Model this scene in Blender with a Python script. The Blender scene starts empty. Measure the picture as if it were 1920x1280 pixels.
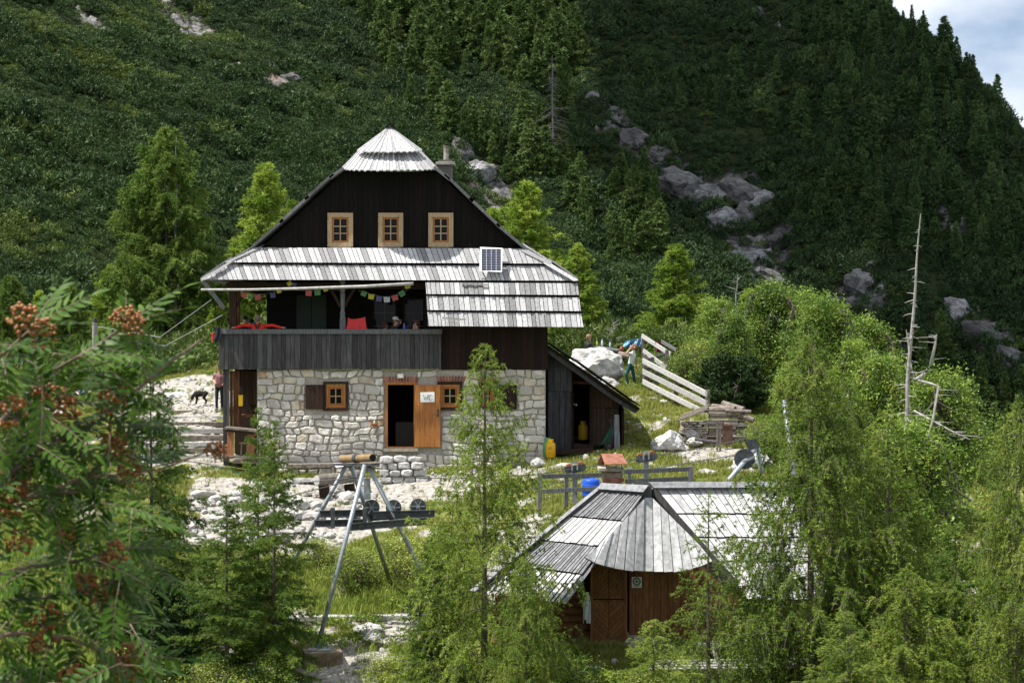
import bpy, math, random
import numpy as np
from mathutils import Vector, Matrix
random.seed(7)
RNG = np.random.default_rng(11)
R = math.radians
scene = bpy.context.scene
COL = scene.collection
F = 3245.0                      # focal length in photograph pixels

# ------------------------------------------------------------ camera, sky, sun
cam = bpy.data.cameras.new('camera'); cam_o = bpy.data.objects.new('camera', cam); COL.objects.link(cam_o)
cam_o.location = (0, 0, 0); cam_o.rotation_euler = (R(90), 0, 0)
cam.sensor_width = 36; cam.lens = 36 * F / 1920; cam.clip_start = 0.1; cam.clip_end = 6000
cam.dof.use_dof = True; cam.dof.focus_distance = 52; cam.dof.aperture_fstop = 14.0
scene.camera = cam_o
scene.cycles.max_bounces = 3; scene.cycles.diffuse_bounces = 2; scene.cycles.glossy_bounces = 2; scene.cycles.transmission_bounces = 2
SUN = Vector((-1.35, -0.42, 2.9)).normalized()
el = math.asin(SUN.z); az = math.atan2(SUN.x, SUN.y)
w = bpy.data.worlds.new('World'); scene.world = w; w.use_nodes = True
nt = w.node_tree; nt.nodes.clear()
out = nt.nodes.new('ShaderNodeOutputWorld'); bg = nt.nodes.new('ShaderNodeBackground')
sky = nt.nodes.new('ShaderNodeTexSky'); sky.sky_type = 'NISHITA'; sky.sun_disc = False
sky.sun_elevation = el; sky.sun_rotation = az; sky.air_density = 1.0; sky.dust_density = 1.5; sky.altitude = 1500
tc = nt.nodes.new('ShaderNodeTexCoord'); mp = nt.nodes.new('ShaderNodeMapping'); mp.inputs['Scale'].default_value = (1.6, 1.6, 3.2)
mp.inputs['Location'].default_value = (0.35, 0.1, 0.2)
nz = nt.nodes.new('ShaderNodeTexNoise'); nz.inputs['Scale'].default_value = 2.4; nz.inputs['Detail'].default_value = 7; nz.inputs['Roughness'].default_value = 0.55
rp = nt.nodes.new('ShaderNodeValToRGB'); rp.color_ramp.elements[0].position = 0.30; rp.color_ramp.elements[1].position = 0.52
mx = nt.nodes.new('ShaderNodeMix'); mx.data_type = 'RGBA'
L = nt.links
L.new(tc.outputs['Generated'], mp.inputs[0]); L.new(mp.outputs[0], nz.inputs['Vector']); L.new(nz.outputs['Fac'], rp.inputs[0])
L.new(rp.outputs[0], mx.inputs[0]); L.new(sky.outputs[0], mx.inputs[6]); mx.inputs[7].default_value = (8.6, 9.0, 9.8, 1)
L.new(mx.outputs[2], bg.inputs['Color']); bg.inputs['Strength'].default_value = 0.068; L.new(bg.outputs[0], out.inputs[0])
sl = bpy.data.lights.new('sun', 'SUN'); sl.energy = 4.6; sl.angle = R(0.55); sl.color = (1.0, 0.955, 0.88)
so = bpy.data.objects.new('sun', sl); COL.objects.link(so); so.rotation_euler = SUN.to_track_quat('Z', 'Y').to_euler()
vs = scene.view_settings; vs.view_transform = 'Standard'; vs.look = 'None'; vs.exposure = 0.9; vs.gamma = 1.0

# ------------------------------------------------------------ helpers
def P(px, py, Y):
    return Vector(((px - 960) / F * Y, Y, (640 - py) / F * Y))
class PL:                        # a plane; on() finds where a sight line meets it
    def __init__(s, a, b, c):
        s.o = Vector(a); n = (Vector(b) - Vector(a)).cross(Vector(c) - Vector(a)).normalized()
        if n.dot(s.o) > 0: n = -n
        s.n = n
    def on(s, px, py, off=0.0):
        d = Vector(((px - 960) / F, 1, (640 - py) / F))
        return d * ((s.o.dot(s.n) + off) / d.dot(s.n))
def wall_plane(Y): return PL((0, Y, 0), (1, Y, 0), (0, Y, 1))
def link(o, parent=None):
    COL.objects.link(o)
    if parent is not None: o.parent = parent
    return o
def wloc(o):
    v = Vector((0, 0, 0))
    while o is not None: v += o.location; o = o.parent
    return v
def tag(o, label=None, cat=None, group=None, kind=None):
    if label: o['label'] = label
    if cat: o['category'] = cat
    if group: o['group'] = group
    if kind: o['kind'] = kind
    return o
def thing(name, label, cat, loc=(0, 0, 0), group=None, rz=0):
    o = bpy.data.objects.new(name, None); o.empty_display_size = 0.2; link(o)
    o.location = loc; o.rotation_euler = (0, 0, rz)
    return tag(o, label, cat, group)
class MB:
    def __init__(s): s.v = []; s.f = []; s.m = []
    def add(s, V, Fc, m=0):
        b = len(s.v); s.v += [tuple(p) for p in V]
        s.f += [tuple(i + b for i in f) for f in Fc]; s.m += [m] * len(Fc); return s
    def box(s, c, size, rot=None, m=0):
        hx, hy, hz = size[0] / 2, size[1] / 2, size[2] / 2
        V = [Vector((x * hx, y * hy, z * hz)) for x in (-1, 1) for y in (-1, 1) for z in (-1, 1)]
        if rot is not None: V = [rot @ p for p in V]
        c = Vector(c); V = [p + c for p in V]
        return s.add(V, [(0, 1, 3, 2), (4, 6, 7, 5), (0, 4, 5, 1), (2, 3, 7, 6), (0, 2, 6, 4), (1, 5, 7, 3)], m)
    def hexa(s, a, b, m=0):      # two rings of equal length -> prism
        n = len(a)
        Fc = [tuple(range(n - 1, -1, -1)), tuple(range(n, 2 * n))]
        Fc += [(i, (i + 1) % n, n + (i + 1) % n, n + i) for i in range(n)]
        return s.add(list(a) + list(b), Fc, m)
    def beam(s, a, b, wd, ht, up=(0, 0, 1), m=0):
        a = Vector(a); b = Vector(b); d = (b - a).normalized(); u = Vector(up)
        sd = d.cross(u)
        if sd.length < 1e-4: sd = d.cross(Vector((1, 0, 0)))
        sd.normalize(); u = sd.cross(d).normalized()
        q = [sd * (wd / 2) * x + u * (ht / 2) * z for x, z in ((-1, -1), (1, -1), (1, 1), (-1, 1))]
        return s.hexa([a + k for k in q], [b + k for k in q], m)
    def tube(s, pts, rad, n=8, m=0, cap=True):
        pts = [Vector(p) for p in pts]; k = len(pts)
        if not hasattr(rad, '__len__'): rad = [rad] * k
        V = []; ref = None
        for i in range(k):
            d = (pts[min(i + 1, k - 1)] - pts[max(i - 1, 0)]).normalized()
            if ref is None: ref = Vector((0, 0, 1)) if abs(d.z) < .9 else Vector((1, 0, 0))
            a = d.cross(ref)
            if a.length < 1e-5: a = d.cross(Vector((0, 1, 0)))
            a.normalize(); b = d.cross(a).normalized(); ref = a.cross(d)
            for j in range(n):
                t = 2 * math.pi * j / n; V.append(pts[i] + (a * math.cos(t) + b * math.sin(t)) * rad[i])
        Fc = []
        for i in range(k - 1):
            for j in range(n):
                Fc.append((i * n + j, i * n + (j + 1) % n, (i + 1) * n + (j + 1) % n, (i + 1) * n + j))
        if cap: Fc += [tuple(range(n - 1, -1, -1)), tuple((k - 1) * n + j for j in range(n))]
        return s.add(V, Fc, m)
    def lathe(s, c, prof, n=16, m=0, axis=None):
        V = []; c = Vector(c)
        for r, z in prof:
            for j in range(n):
                t = 2 * math.pi * j / n; p = Vector((r * math.cos(t), r * math.sin(t), z))
                V.append(c + (axis @ p if axis is not None else p))
        Fc = []
        for i in range(len(prof) - 1):
            for j in range(n): Fc.append((i * n + j, i * n + (j + 1) % n, (i + 1) * n + (j + 1) % n, (i + 1) * n + j))
        Fc += [tuple(range(n - 1, -1, -1)), tuple((len(prof) - 1) * n + j for j in range(n))]
        return s.add(V, Fc, m)
    def prism(s, poly, pl, t0, t1, m=0):   # polygon on a plane, thickness t0..t1 along its normal
        return s.hexa([pl.on(x, y, t0) for x, y in poly], [pl.on(x, y, t1) for x, y in poly], m)
    def build(s, name, mat, parent=None, smooth=False, bevel=0):
        V = s.v
        if parent is not None: off = wloc(parent)
        else:
            A = np.array(V); off = Vector(((A[:, 0].min() + A[:, 0].max()) / 2, (A[:, 1].min() + A[:, 1].max()) / 2, A[:, 2].min()))
        me = bpy.data.meshes.new(name); me.from_pydata([(a - off.x, b - off.y, c - off.z) for a, b, c in V], [], s.f)
        mats = mat if isinstance(mat, (list, tuple)) else [mat]
        for q in mats: me.materials.append(q)
        if len(mats) > 1: me.polygons.foreach_set('material_index', s.m)
        if smooth: me.polygons.foreach_set('use_smooth', [True] * len(s.f))
        fix_normals(me)
        o = bpy.data.objects.new(name, me); link(o, parent)
        if parent is None: o.location = off
        if bevel:
            b = o.modifiers.new('bevel', 'BEVEL'); b.width = bevel; b.segments = 2; b.limit_method = 'ANGLE'
        return o
import bmesh
def fix_normals(me):
    bm = bmesh.new(); bm.from_mesh(me); bmesh.ops.recalc_face_normals(bm, faces=bm.faces); bm.to_mesh(me); bm.free()
def tri_mesh(name, V, T, mat, parent=None, smooth=False):   # big numpy triangle mesh
    V = np.asarray(V, np.float32); T = np.asarray(T, np.int32)
    me = bpy.data.meshes.new(name); me.vertices.add(len(V)); me.vertices.foreach_set('co', V.ravel())
    k = T.shape[1]
    me.loops.add(T.size); me.loops.foreach_set('vertex_index', T.ravel())
    me.polygons.add(len(T)); me.polygons.foreach_set('loop_start', np.arange(0, T.size, k, dtype=np.int32))
    me.polygons.foreach_set('loop_total', np.full(len(T), k, np.int32))
    if smooth: me.polygons.foreach_set('use_smooth', np.ones(len(T), bool))
    me.update(calc_edges=True)
    if mat: me.materials.append(mat)
    if name is None: return me
    o = bpy.data.objects.new(name, me); link(o, parent); return o
def copy_tree(o, parent=None):
    c = o.copy(); COL.objects.link(c); c.parent = parent
    for ch in list(o.children): copy_tree(ch, c)
    return c
def clip(poly, reg):             # convex clip (both lists of 2-D points)
    def area(p): return sum(p[i][0] * p[(i + 1) % len(p)][1] - p[(i + 1) % len(p)][0] * p[i][1] for i in range(len(p)))
    if area(reg) < 0: reg = reg[::-1]
    out = poly
    for i in range(len(reg)):
        a, b = reg[i], reg[(i + 1) % len(reg)]
        ins = lambda p: (b[0] - a[0]) * (p[1] - a[1]) - (b[1] - a[1]) * (p[0] - a[0])
        src, out = out, []
        for j in range(len(src)):
            p, q = src[j], src[(j + 1) % len(src)]; dp, dq = ins(p), ins(q)
            if dp >= 0: out.append(p)
            if dp * dq < 0:
                t = dp / (dp - dq); out.append((p[0] + (q[0] - p[0]) * t, p[1] + (q[1] - p[1]) * t))
        if len(out) < 3: return []
    return out
def planks(reg, pl, wpx, parent, name, mat, thick=.03, slant=0.0, gap=.5, jit=.25, horiz=False, wavy=0.0, t0=0.0, rnd=None):
    """boards of about wpx pixels, clipped to a convex region; slant = sideways px per px of height"""
    rnd = rnd or random
    if horiz: reg = [(y, x) for x, y in reg]
    ys = [p[1] for p in reg]; xs = [p[0] for p in reg]; y0, y1 = min(ys), max(ys)
    x = min(xs) - abs(slant) * (y1 - y0); objs = []; k = 0
    while x < max(xs) + abs(slant) * (y1 - y0):
        wd = wpx * (1 + rnd.uniform(-jit, jit)); dy = rnd.uniform(-wavy, wavy)
        q = [(x + gap / 2, y1 + dy), (x + wd - gap / 2, y1 + dy + rnd.uniform(-.3, .3) * (wavy > 0)), (x + wd - gap / 2 + slant * (y1 - y0), y0), (x + gap / 2 + slant * (y1 - y0), y0)]
        reg2 = reg if wavy == 0 else reg
        c = clip(q, reg2) if wavy == 0 else clip(q, [(px, py + (4 if py > (y0 + y1) / 2 else 0)) for px, py in reg])
        x += wd; k += 1
        if len(c) < 3: continue
        if horiz: c = [(b, a) for a, b in c]
        th = thick * rnd.uniform(.75, 1.25) + (thick * .45 if k % 2 else 0)
        objs.append(MB().prism(c, pl, t0, t0 + th).build(name, mat, parent))
    return objs

# ------------------------------------------------------------ materials
def nmat(name, c1, c2, scale=4, rough=.85, bump=.3, bscale=None, stretch=(1, 1, 1), objvar=.25, detail=6, c3=None, spec=.25, lo=.35, hi=.65, hue=.0, island=False, transl=0, bdist=.02, metal=0, big=0):
    m = bpy.data.materials.new(name); m.use_nodes = True; t = m.node_tree; N = t.nodes; K = t.links
    b = N['Principled BSDF']; b.inputs['Roughness'].default_value = rough; b.inputs['Specular IOR Level'].default_value = spec; b.inputs['Metallic'].default_value = metal
    tcn = N.new('ShaderNodeTexCoord'); oi = N.new('ShaderNodeObjectInfo')
    mpn = N.new('ShaderNodeMapping'); mpn.inputs['Scale'].default_value = stretch
    add = N.new('ShaderNodeVectorMath'); add.operation = 'ADD'
    mul = N.new('ShaderNodeVectorMath'); mul.operation = 'SCALE'; mul.inputs['Scale'].default_value = 37.0
    cx = N.new('ShaderNodeCombineXYZ'); K.new(oi.outputs['Random'], cx.inputs[0]); K.new(oi.outputs['Random'], cx.inputs[2])
    K.new(cx.outputs[0], mul.inputs[0]); K.new(tcn.outputs['Object'], add.inputs[0]); K.new(mul.outputs[0], add.inputs[1]); K.new(add.outputs[0], mpn.inputs[0])
    n1 = N.new('ShaderNodeTexNoise'); n1.inputs['Scale'].default_value = scale; n1.inputs['Detail'].default_value = detail; n1.inputs['Roughness'].default_value = .6
    K.new(mpn.outputs[0], n1.inputs['Vector'])
    r = N.new('ShaderNodeValToRGB'); e = r.color_ramp.elements
    e[0].position = lo; e[0].color = (*c1, 1); e[1].position = hi; e[1].color = (*c2, 1)
    if c3: x = e.new((lo + hi) / 2 + .03); x.color = (*c3, 1)
    K.new(n1.outputs['Fac'], r.inputs[0]); col = r.outputs[0]
    rndsock = oi.outputs['Random']
    if island:
        ge = N.new('ShaderNodeNewGeometry'); rndsock = ge.outputs['Random Per Island']
        if island == 'both':
            av = N.new('ShaderNodeMath'); av.operation = 'MULTIPLY_ADD'; K.new(ge.outputs['Random Per Island'], av.inputs[0]); av.inputs[1].default_value = .5
            hv = N.new('ShaderNodeMath'); hv.operation = 'MULTIPLY'; hv.inputs[1].default_value = .5; K.new(oi.outputs['Random'], hv.inputs[0]); K.new(hv.outputs[0], av.inputs[2]); rndsock = av.outputs[0]
    if big:
        n3 = N.new('ShaderNodeTexNoise'); n3.inputs['Scale'].default_value = big; n3.inputs['Detail'].default_value = 3
        K.new(tcn.outputs['Object'], n3.inputs['Vector'])
        ad = N.new('ShaderNodeMath'); ad.operation = 'MULTIPLY_ADD'; K.new(n3.outputs['Fac'], ad.inputs[0]); ad.inputs[1].default_value = .9; ad.inputs[2].default_value = -.45
        ad2 = N.new('ShaderNodeMath'); K.new(ad.outputs[0], ad2.inputs[0]); K.new(rndsock, ad2.inputs[1]); rndsock = ad2.outputs[0]
    hs = N.new('ShaderNodeHueSaturation'); mr = N.new('ShaderNodeMapRange'); mr.inputs['To Min'].default_value = 1 - objvar; mr.inputs['To Max'].default_value = 1 + objvar
    K.new(rndsock, mr.inputs['Value']); K.new(mr.outputs[0], hs.inputs['Value']); K.new(col, hs.inputs['Color'])
    if hue:
        mh = N.new('ShaderNodeMapRange'); mh.inputs['To Min'].default_value = .5 + hue; mh.inputs['To Max'].default_value = .5 - hue
        K.new(rndsock, mh.inputs['Value']); K.new(mh.outputs[0], hs.inputs['Hue'])
    K.new(hs.outputs[0], b.inputs['Base Color'])
    if bump:
        n2 = N.new('ShaderNodeTexNoise'); n2.inputs['Scale'].default_value = bscale or scale * 3; n2.inputs['Detail'].default_value = 5; K.new(mpn.outputs[0], n2.inputs['Vector'])
        bp = N.new('ShaderNodeBump'); bp.inputs['Strength'].default_value = bump; bp.inputs['Distance'].default_value = bdist; K.new(n2.outputs['Fac'], bp.inputs['Height']); K.new(bp.outputs[0], b.inputs['Normal'])
    if transl:
        tr = N.new('ShaderNodeBsdfTranslucent'); K.new(hs.outputs[0], tr.inputs['Color']); ms = N.new('ShaderNodeMixShader'); ms.inputs[0].default_value = transl
        K.new(b.outputs[0], ms.inputs[1]); K.new(tr.outputs[0], ms.inputs[2]); K.new(ms.outputs[0], N['Material Output'].inputs[0])
    return m
def flat(name, c, rough=.6, var=.12, metal=0, spec=.3, bump=.1, scale=30):
    c2 = tuple(min(1, x * 1.18) for x in c); c1 = tuple(x * .85 for x in c)
    return nmat(name, c1, c2, scale=scale, rough=rough, bump=bump, objvar=var, metal=metal, spec=spec, bdist=.004)
M = {}
M['shingle'] = nmat('weathered_shingle', (0.2218, 0.2218, 0.2292), (0.4435, 0.4435, 0.4509), scale=5, stretch=(6.72, 6.72, 1.008), objvar=.45, bump=.6, bscale=14, rough=.8, bdist=.01)
M['hoodshingle'] = nmat('hood_shingle', (.26, .26, .265), (.46, .46, .465), scale=5, stretch=(3, 3, .9), objvar=.3, island=True, bump=.5, bscale=14, rough=.8, bdist=.01)
M['greywood'] = nmat('grey_weathered_wood', (0.08, 0.084, 0.0896), (0.176, 0.18, 0.188), scale=4, stretch=(8, 8, .8), objvar=.35, bump=.5, bscale=12, bdist=.01)
M['railwood'] = nmat('rail_dark_grey_wood', (0.03506, 0.036, 0.03713), (0.07969, 0.078, 0.07875), scale=4, stretch=(6.8, 6.4, 0.525), objvar=.4, bump=.4, bscale=12, bdist=.01)
M['darkwood'] = nmat('tarred_dark_wood', (0.0028, 0.00224, 0.00208), (0.008, 0.006, 0.0048), scale=4, stretch=(8, 8, .7), objvar=.35, bump=.3, bscale=12, bdist=.008, rough=.75, spec=.15)
M['brownwood'] = nmat('dark_brown_wood', (0.0165, 0.009, 0.006), (0.0375, 0.0195, 0.01275), scale=4, stretch=(8, 8, .7), objvar=.25, bump=.3, bdist=.008)
M['redwood'] = nmat('reddish_plank_wood', (0.08, 0.0336, 0.016), (0.168, 0.072, 0.036), scale=4, stretch=(8, 8, .7), objvar=.3, bump=.4, bdist=.008)
M['palewood'] = nmat('pale_pine_wood', (0.304, 0.208, 0.12), (0.448, 0.336, 0.216), scale=5, stretch=(6, 6, .8), objvar=.1, bump=.2, bdist=.005)
M['orangewood'] = nmat('varnished_orange_wood', (0.27, 0.1013, 0.02625), (0.42, 0.1725, 0.0525), scale=5, stretch=(6, 6, .6), objvar=.1, bump=.15, bdist=.004, rough=.5)
M['brightwood'] = nmat('sun_bleached_wood', (0.27, 0.2625, 0.2513), (0.45, 0.435, 0.42), scale=5, stretch=(2, 2, 2), objvar=.15, bump=.4, bdist=.01)
M['barkwood'] = nmat('bark_log', (0.096, 0.08, 0.068), (0.24, 0.208, 0.176), scale=6, stretch=(1.2, 1.2, 1.2), objvar=.25, bump=.8, bdist=.02)
M['stone'] = nmat('limestone_block', (0.4617, 0.4386, 0.3982), (0.7155, 0.6924, 0.6405), scale=3, objvar=.2, bump=.8, bscale=16, bdist=.03, c3=(.50, .47, .42))
M['stone_y'] = nmat('yellow_and_shaded_limestone', (0.4223, 0.3618, 0.2652), (0.5692, 0.5236, 0.4284), scale=3, objvar=.18, bump=.8, bscale=16, bdist=.03)
M['stone_o'] = nmat('rusty_limestone_block', (0.425, 0.221, 0.102), (0.476, 0.408, 0.323), scale=5, objvar=.15, bump=.8, bscale=16, bdist=.03)
M['mortar'] = nmat('lime_mortar', (0.2964, 0.2717, 0.2346), (0.4446, 0.4137, 0.3582), scale=12, objvar=0, bump=.6, bdist=.02)
M['brick'] = nmat('red_brick', (.20, .07, .045), (.34, .14, .09), scale=9, objvar=.3, bump=.4)
M['rock'] = nmat('white_limestone_rock', (0.2268, 0.2226, 0.2142), (0.5208, 0.5124, 0.4914), scale=2.4, objvar=.12, bump=1.0, bscale=6, bdist=.09, detail=10, lo=.3, hi=.56)
M['rockpebble'] = nmat('limestone_rubble', (0.272, 0.26, 0.244), (0.496, 0.484, 0.46), scale=1.6, objvar=.2, bump=.8, bscale=7, bdist=.04)
M['concrete'] = nmat('old_concrete', (0.24, 0.216, 0.184), (0.384, 0.36, 0.32), scale=5, objvar=.1, bump=.5)
M['steel'] = nmat('galvanised_steel', (0.208, 0.24, 0.272), (0.336, 0.368, 0.4), scale=6, objvar=.08, rough=.45, bump=.15, metal=.45, spec=.5)
M['darksteel'] = nmat('dark_steel', (0.04875, 0.05525, 0.065), (0.0975, 0.1073, 0.117), scale=8, objvar=.1, rough=.5, bump=.2, metal=.4)
M['rust'] = nmat('rusty_sheet', (.16, .06, .035), (.30, .13, .085), scale=8, objvar=.1, rough=.7, bump=.3)
M['pipe'] = nmat('plastic_pipe', (0.195, 0.13, 0.065), (0.286, 0.2015, 0.104), scale=3, objvar=.05, rough=.5, bump=.1)
M['glass'] = flat('window_glass', (.004, .0045, .005), rough=.06, spec=.12, bump=0)
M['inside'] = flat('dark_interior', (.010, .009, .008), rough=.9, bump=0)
M['paper'] = flat('white_paper', (.80, .80, .78), rough=.8, var=.02)
M['ink'] = flat('black_ink', (.02, .022, .03), var=0)
M['yellow'] = flat('yellow_paint', (.75, .43, .012), rough=.45)
M['greenpaint'] = flat('green_paint', (.10, .30, .13), rough=.5)
M['wbgreen'] = flat('barrow_green', (.015, .05, .03), rough=.5)
M['blue'] = flat('blue_plastic', (.015, .09, .55), rough=.4)
M['rubber'] = flat('black_rubber', (.015, .015, .016), rough=.7)
M['cream'] = flat('cream_enamel', (.62, .58, .46), rough=.5)
M['white'] = flat('white_paint', (.78, .79, .80), rough=.5)
M['wire'] = flat('steel_cable', (.10, .105, .11), rough=.5, metal=.4)
M['cell'] = flat('solar_cell', (.012, .017, .042), rough=.22, spec=.6, bump=0)
M['alu'] = flat('aluminium_frame', (.70, .71, .72), rough=.4, metal=.3)
M['bark'] = nmat('larch_bark', (.055, .045, .038), (.15, .125, .105), scale=9, objvar=.2, bump=.9, bdist=.03, stretch=(1, 1, .4))
M['deadwood'] = nmat('bleached_dead_wood', (0.198, 0.1898, 0.176), (0.341, 0.33, 0.3135), scale=8, objvar=.08, bump=.5, bdist=.01)
M['deadgrey'] = nmat('grey_dead_wood', (.09, .088, .085), (.19, .185, .18), scale=3, objvar=.08, bump=.3)
M['larch'] = nmat('larch_needles', (0.126, 0.2022, 0.02352), (0.2393, 0.3171, 0.05133), scale=1.1, rough=.6, bump=0, objvar=.35, island='both', transl=.40, hue=.014, spec=.2, detail=0)
M['larch_y'] = nmat('bright_larch_needles', (0.1571, 0.2512, 0.02587), (0.2984, 0.3939, 0.05646), scale=1.1, rough=.6, bump=0, objvar=.35, island='both', transl=.40, hue=.014, spec=.2, detail=0)
M['larch_d'] = nmat('larch_needles_deep', (0.08275, 0.1518, 0.02257), (0.1616, 0.2361, 0.04138), scale=1.1, rough=.6, bump=0, objvar=.35, island='both', transl=.40, hue=.014, spec=.2, detail=0)
M['broad'] = nmat('broad_leaves', (0.08976, 0.169, 0.01901), (0.2006, 0.2851, 0.04224), scale=1.5, rough=.5, bump=0, objvar=.4, island='both', transl=.32, hue=.016, spec=.3, detail=0)
M['dwarf'] = nmat('dwarf_pine_needles', (0.02429, 0.0516, 0.01304), (0.04761, 0.08732, 0.02463), scale=.5, rough=.6, bump=0, objvar=.5, island='both', transl=.15, hue=.02, spec=.2, detail=0)
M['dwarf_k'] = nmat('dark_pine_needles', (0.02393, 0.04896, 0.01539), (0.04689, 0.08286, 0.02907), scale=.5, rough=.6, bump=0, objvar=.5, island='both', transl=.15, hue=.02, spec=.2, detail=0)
M['dwarf_o'] = nmat('olive_pine_needles', (0.0323, 0.05684, 0.0138), (0.06375, 0.09604, 0.0299), scale=.5, rough=.6, bump=0, objvar=.45, island='both', transl=.15, hue=.02, spec=.2, detail=0)
M['dwarf_b'] = nmat('green_alder_leaves', (0.0612, 0.0975, 0.01728), (0.1008, 0.1443, 0.03168), scale=.5, rough=.6, bump=0, objvar=.4, island='both', transl=.2, hue=.015, spec=.2, detail=0)
M['spruce'] = nmat('mountain_conifer_needles', (0.0594, 0.1073, 0.0238), (0.1023, 0.1554, 0.0425), scale=.3, rough=.6, bump=0, objvar=.3, island='both', transl=.2, hue=.012, spec=.15, detail=0)
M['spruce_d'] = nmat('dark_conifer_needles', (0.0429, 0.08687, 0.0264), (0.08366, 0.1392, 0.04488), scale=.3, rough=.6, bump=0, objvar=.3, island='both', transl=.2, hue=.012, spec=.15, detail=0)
M['grass'] = nmat('meadow_grass', (0.1466, 0.1857, 0.02618), (0.2737, 0.2808, 0.07013), scale=.8, rough=.6, bump=0, objvar=.4, island='both', transl=.3, hue=.015, spec=.2, detail=0)
M['weed'] = nmat('tall_weeds', (0.1496, 0.2215, 0.02736), (0.2993, 0.3522, 0.07296), scale=.6, rough=.6, bump=0, objvar=.4, island='both', transl=.3, hue=.022, spec=.2, detail=0)

# ------------------------------------------------------------ terrain
CP = []
for px, py, Y in [(411,765,62.5),(374,757,63.2),(150,748,68.5),(218,734,67.5),(1032,859,54.6),(607,922,51.7),(655,918,52.3),(750,898,53.0),(1364,838,55.9),(1327,772,59),(1012,972,47.6),(1292,918,48.6),(1078,948,48),(1123,694,69.4),(545,888,54.6),(750,886,54.4),(1000,864,54.8),(1100,853,54.8),(1170,843,54.8),(480,888,54.5),(410,872,54.8),(600,880,60),(900,860,60),
  (420,915,52.8),(600,925,52.3),(760,905,52.6),(900,908,52.4),(400,985,50),(560,985,50),(680,985,50),(500,1080,47),(700,1060,47.5),(850,1060,47.5),(950,985,49),
  (620,1176,43.6),(800,1170,43.8),(595,1240,42),(400,1262,41.5),(700,1272,41),(850,1277,41),(1130,1205,41.5),(1300,1215,41.5),(1500,1240,41),(1600,1210,42),
  (1050,968,47.5),(1200,950,47.5),(1350,918,49),(1450,900,50),(1100,892,52),(1250,882,52.5),(1350,878,52.5),(1230,846,56),(1330,840,57),(1200,780,60),(1270,772,61.5),
  (1185,728,67.6),(1240,722,67),(1330,768,60),(1400,790,60),(1110,725,66),(1140,690,71),(1450,765,66),(1500,805,60),(1600,900,56),(1800,1010,52),(1900,1210,45),
  (300,860,57),(400,856,55.6),(300,805,60),(340,772,62.8),(330,748,65),(390,718,67),(230,768,66),(150,748,69),(50,762,66),(100,905,57),(200,1005,50),(0,1005,50),(100,1255,42),
  (0,695,90),(200,672,90),(400,660,90),(700,655,90),(1000,668,90),(1250,692,88),(1450,724,85)]:
    CP.append(tuple(P(px, py, Y)))
CP += [(-70,150,0),(-20,170,-1),(20,170,-6),(50,150,-14),(80,150,-20),(60,100,-14),(45,80,-16),(35,62,-12),(19.5,72,-7.5),(24,84,-13),(20,100,-12),(30,120,-20),(26,58,-8.5),(0,0,-1.7),(-4,3,-2.2),(0,10,-3.4),(0,20,-5.9),(-10,20,-5.9),(10,20,-6.1),
  (0,30,-8.1),(-12,30,-8),(12,30,-8.2),(0,37,-8.6),(-12,37,-8.4),(12,37,-8.7),(20,37,-9),(-40,40,-6),(-45,70,-2),(45,40,-12),(-30,0,-2),(30,0,-4),(-90,100,3),(100,100,-20),(-90,180,3),(90,180,-24)]
CP = np.array(CP)
def _k(d2): return np.where(d2 > 0, d2 * np.log(np.maximum(d2, 1e-9)) * .5, 0)
_n = len(CP); _A = np.zeros((_n + 3, _n + 3))
_A[:_n, :_n] = _k(((CP[:, None, :2] - CP[None, :, :2]) ** 2).sum(-1)) + np.eye(_n) * .6
_A[:_n, _n] = 1; _A[:_n, _n + 1:] = CP[:, :2]; _A[_n, :_n] = 1; _A[_n + 1:, :_n] = CP[:, :2].T
_w = np.linalg.solve(_A, np.concatenate([CP[:, 2], np.zeros(3)]))
def vnoise(x, y, s, seed=0):     # smooth value noise
    x = np.asarray(x, float) / s; y = np.asarray(y, float) / s
    xi = np.floor(x).astype(np.int64); yi = np.floor(y).astype(np.int64); fx = x - xi; fy = y - yi
    def h(a, b):
        q = (a * 374761393 + b * 668265263 + seed * 974634777) & 0xffffffff
        q = ((q ^ (q >> 13)) * 1274126177) & 0xffffffff
        return ((q ^ (q >> 16)) & 0xffff) / 65535.0
    fx = fx * fx * (3 - 2 * fx); fy = fy * fy * (3 - 2 * fy)
    return (h(xi, yi) * (1 - fx) + h(xi + 1, yi) * fx) * (1 - fy) + (h(xi, yi + 1) * (1 - fx) + h(xi + 1, yi + 1) * fx) * fy - .5
def ground_z(x, y, rough=True):
    x = np.atleast_1d(np.asarray(x, float)); y = np.atleast_1d(np.asarray(y, float))
    out = np.empty(x.size); xr, yr = x.ravel(), y.ravel()
    for i in range(0, x.size, 20000):
        a, b = xr[i:i + 20000], yr[i:i + 20000]
        d2 = (a[:, None] - CP[None, :, 0]) ** 2 + (b[:, None] - CP[None, :, 1]) ** 2
        out[i:i + 20000] = _k(d2) @ _w[:_n] + _w[_n] + a * _w[_n + 1] + b * _w[_n + 2]
    z = out.reshape(x.shape)
    if rough: z = z + vnoise(x, y, 1.7, 3) * .16 + vnoise(x, y, .6, 5) * .07
    return z
def gz(x, y): return float(ground_z(x, y)[0])
def GP(px, Y): # ground point below picture column px at depth Y
    x = (px - 960) / F * Y; return Vector((x, Y, gz(x, Y)))
gx = np.concatenate([np.arange(-92, -26, 2.2), np.arange(-26, 26, .34), np.arange(26, 100, 2.2)])
gy = np.concatenate([np.arange(-12, 36, 1.2), np.arange(36, 72, .34), np.arange(72, 186, 1.6)])
GX, GY = np.meshgrid(gx, gy); GZ = ground_z(GX, GY)
def screen(x, y, z): return 960 + x / np.maximum(y, .1) * F, 640 - z / np.maximum(y, .1) * F
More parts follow.
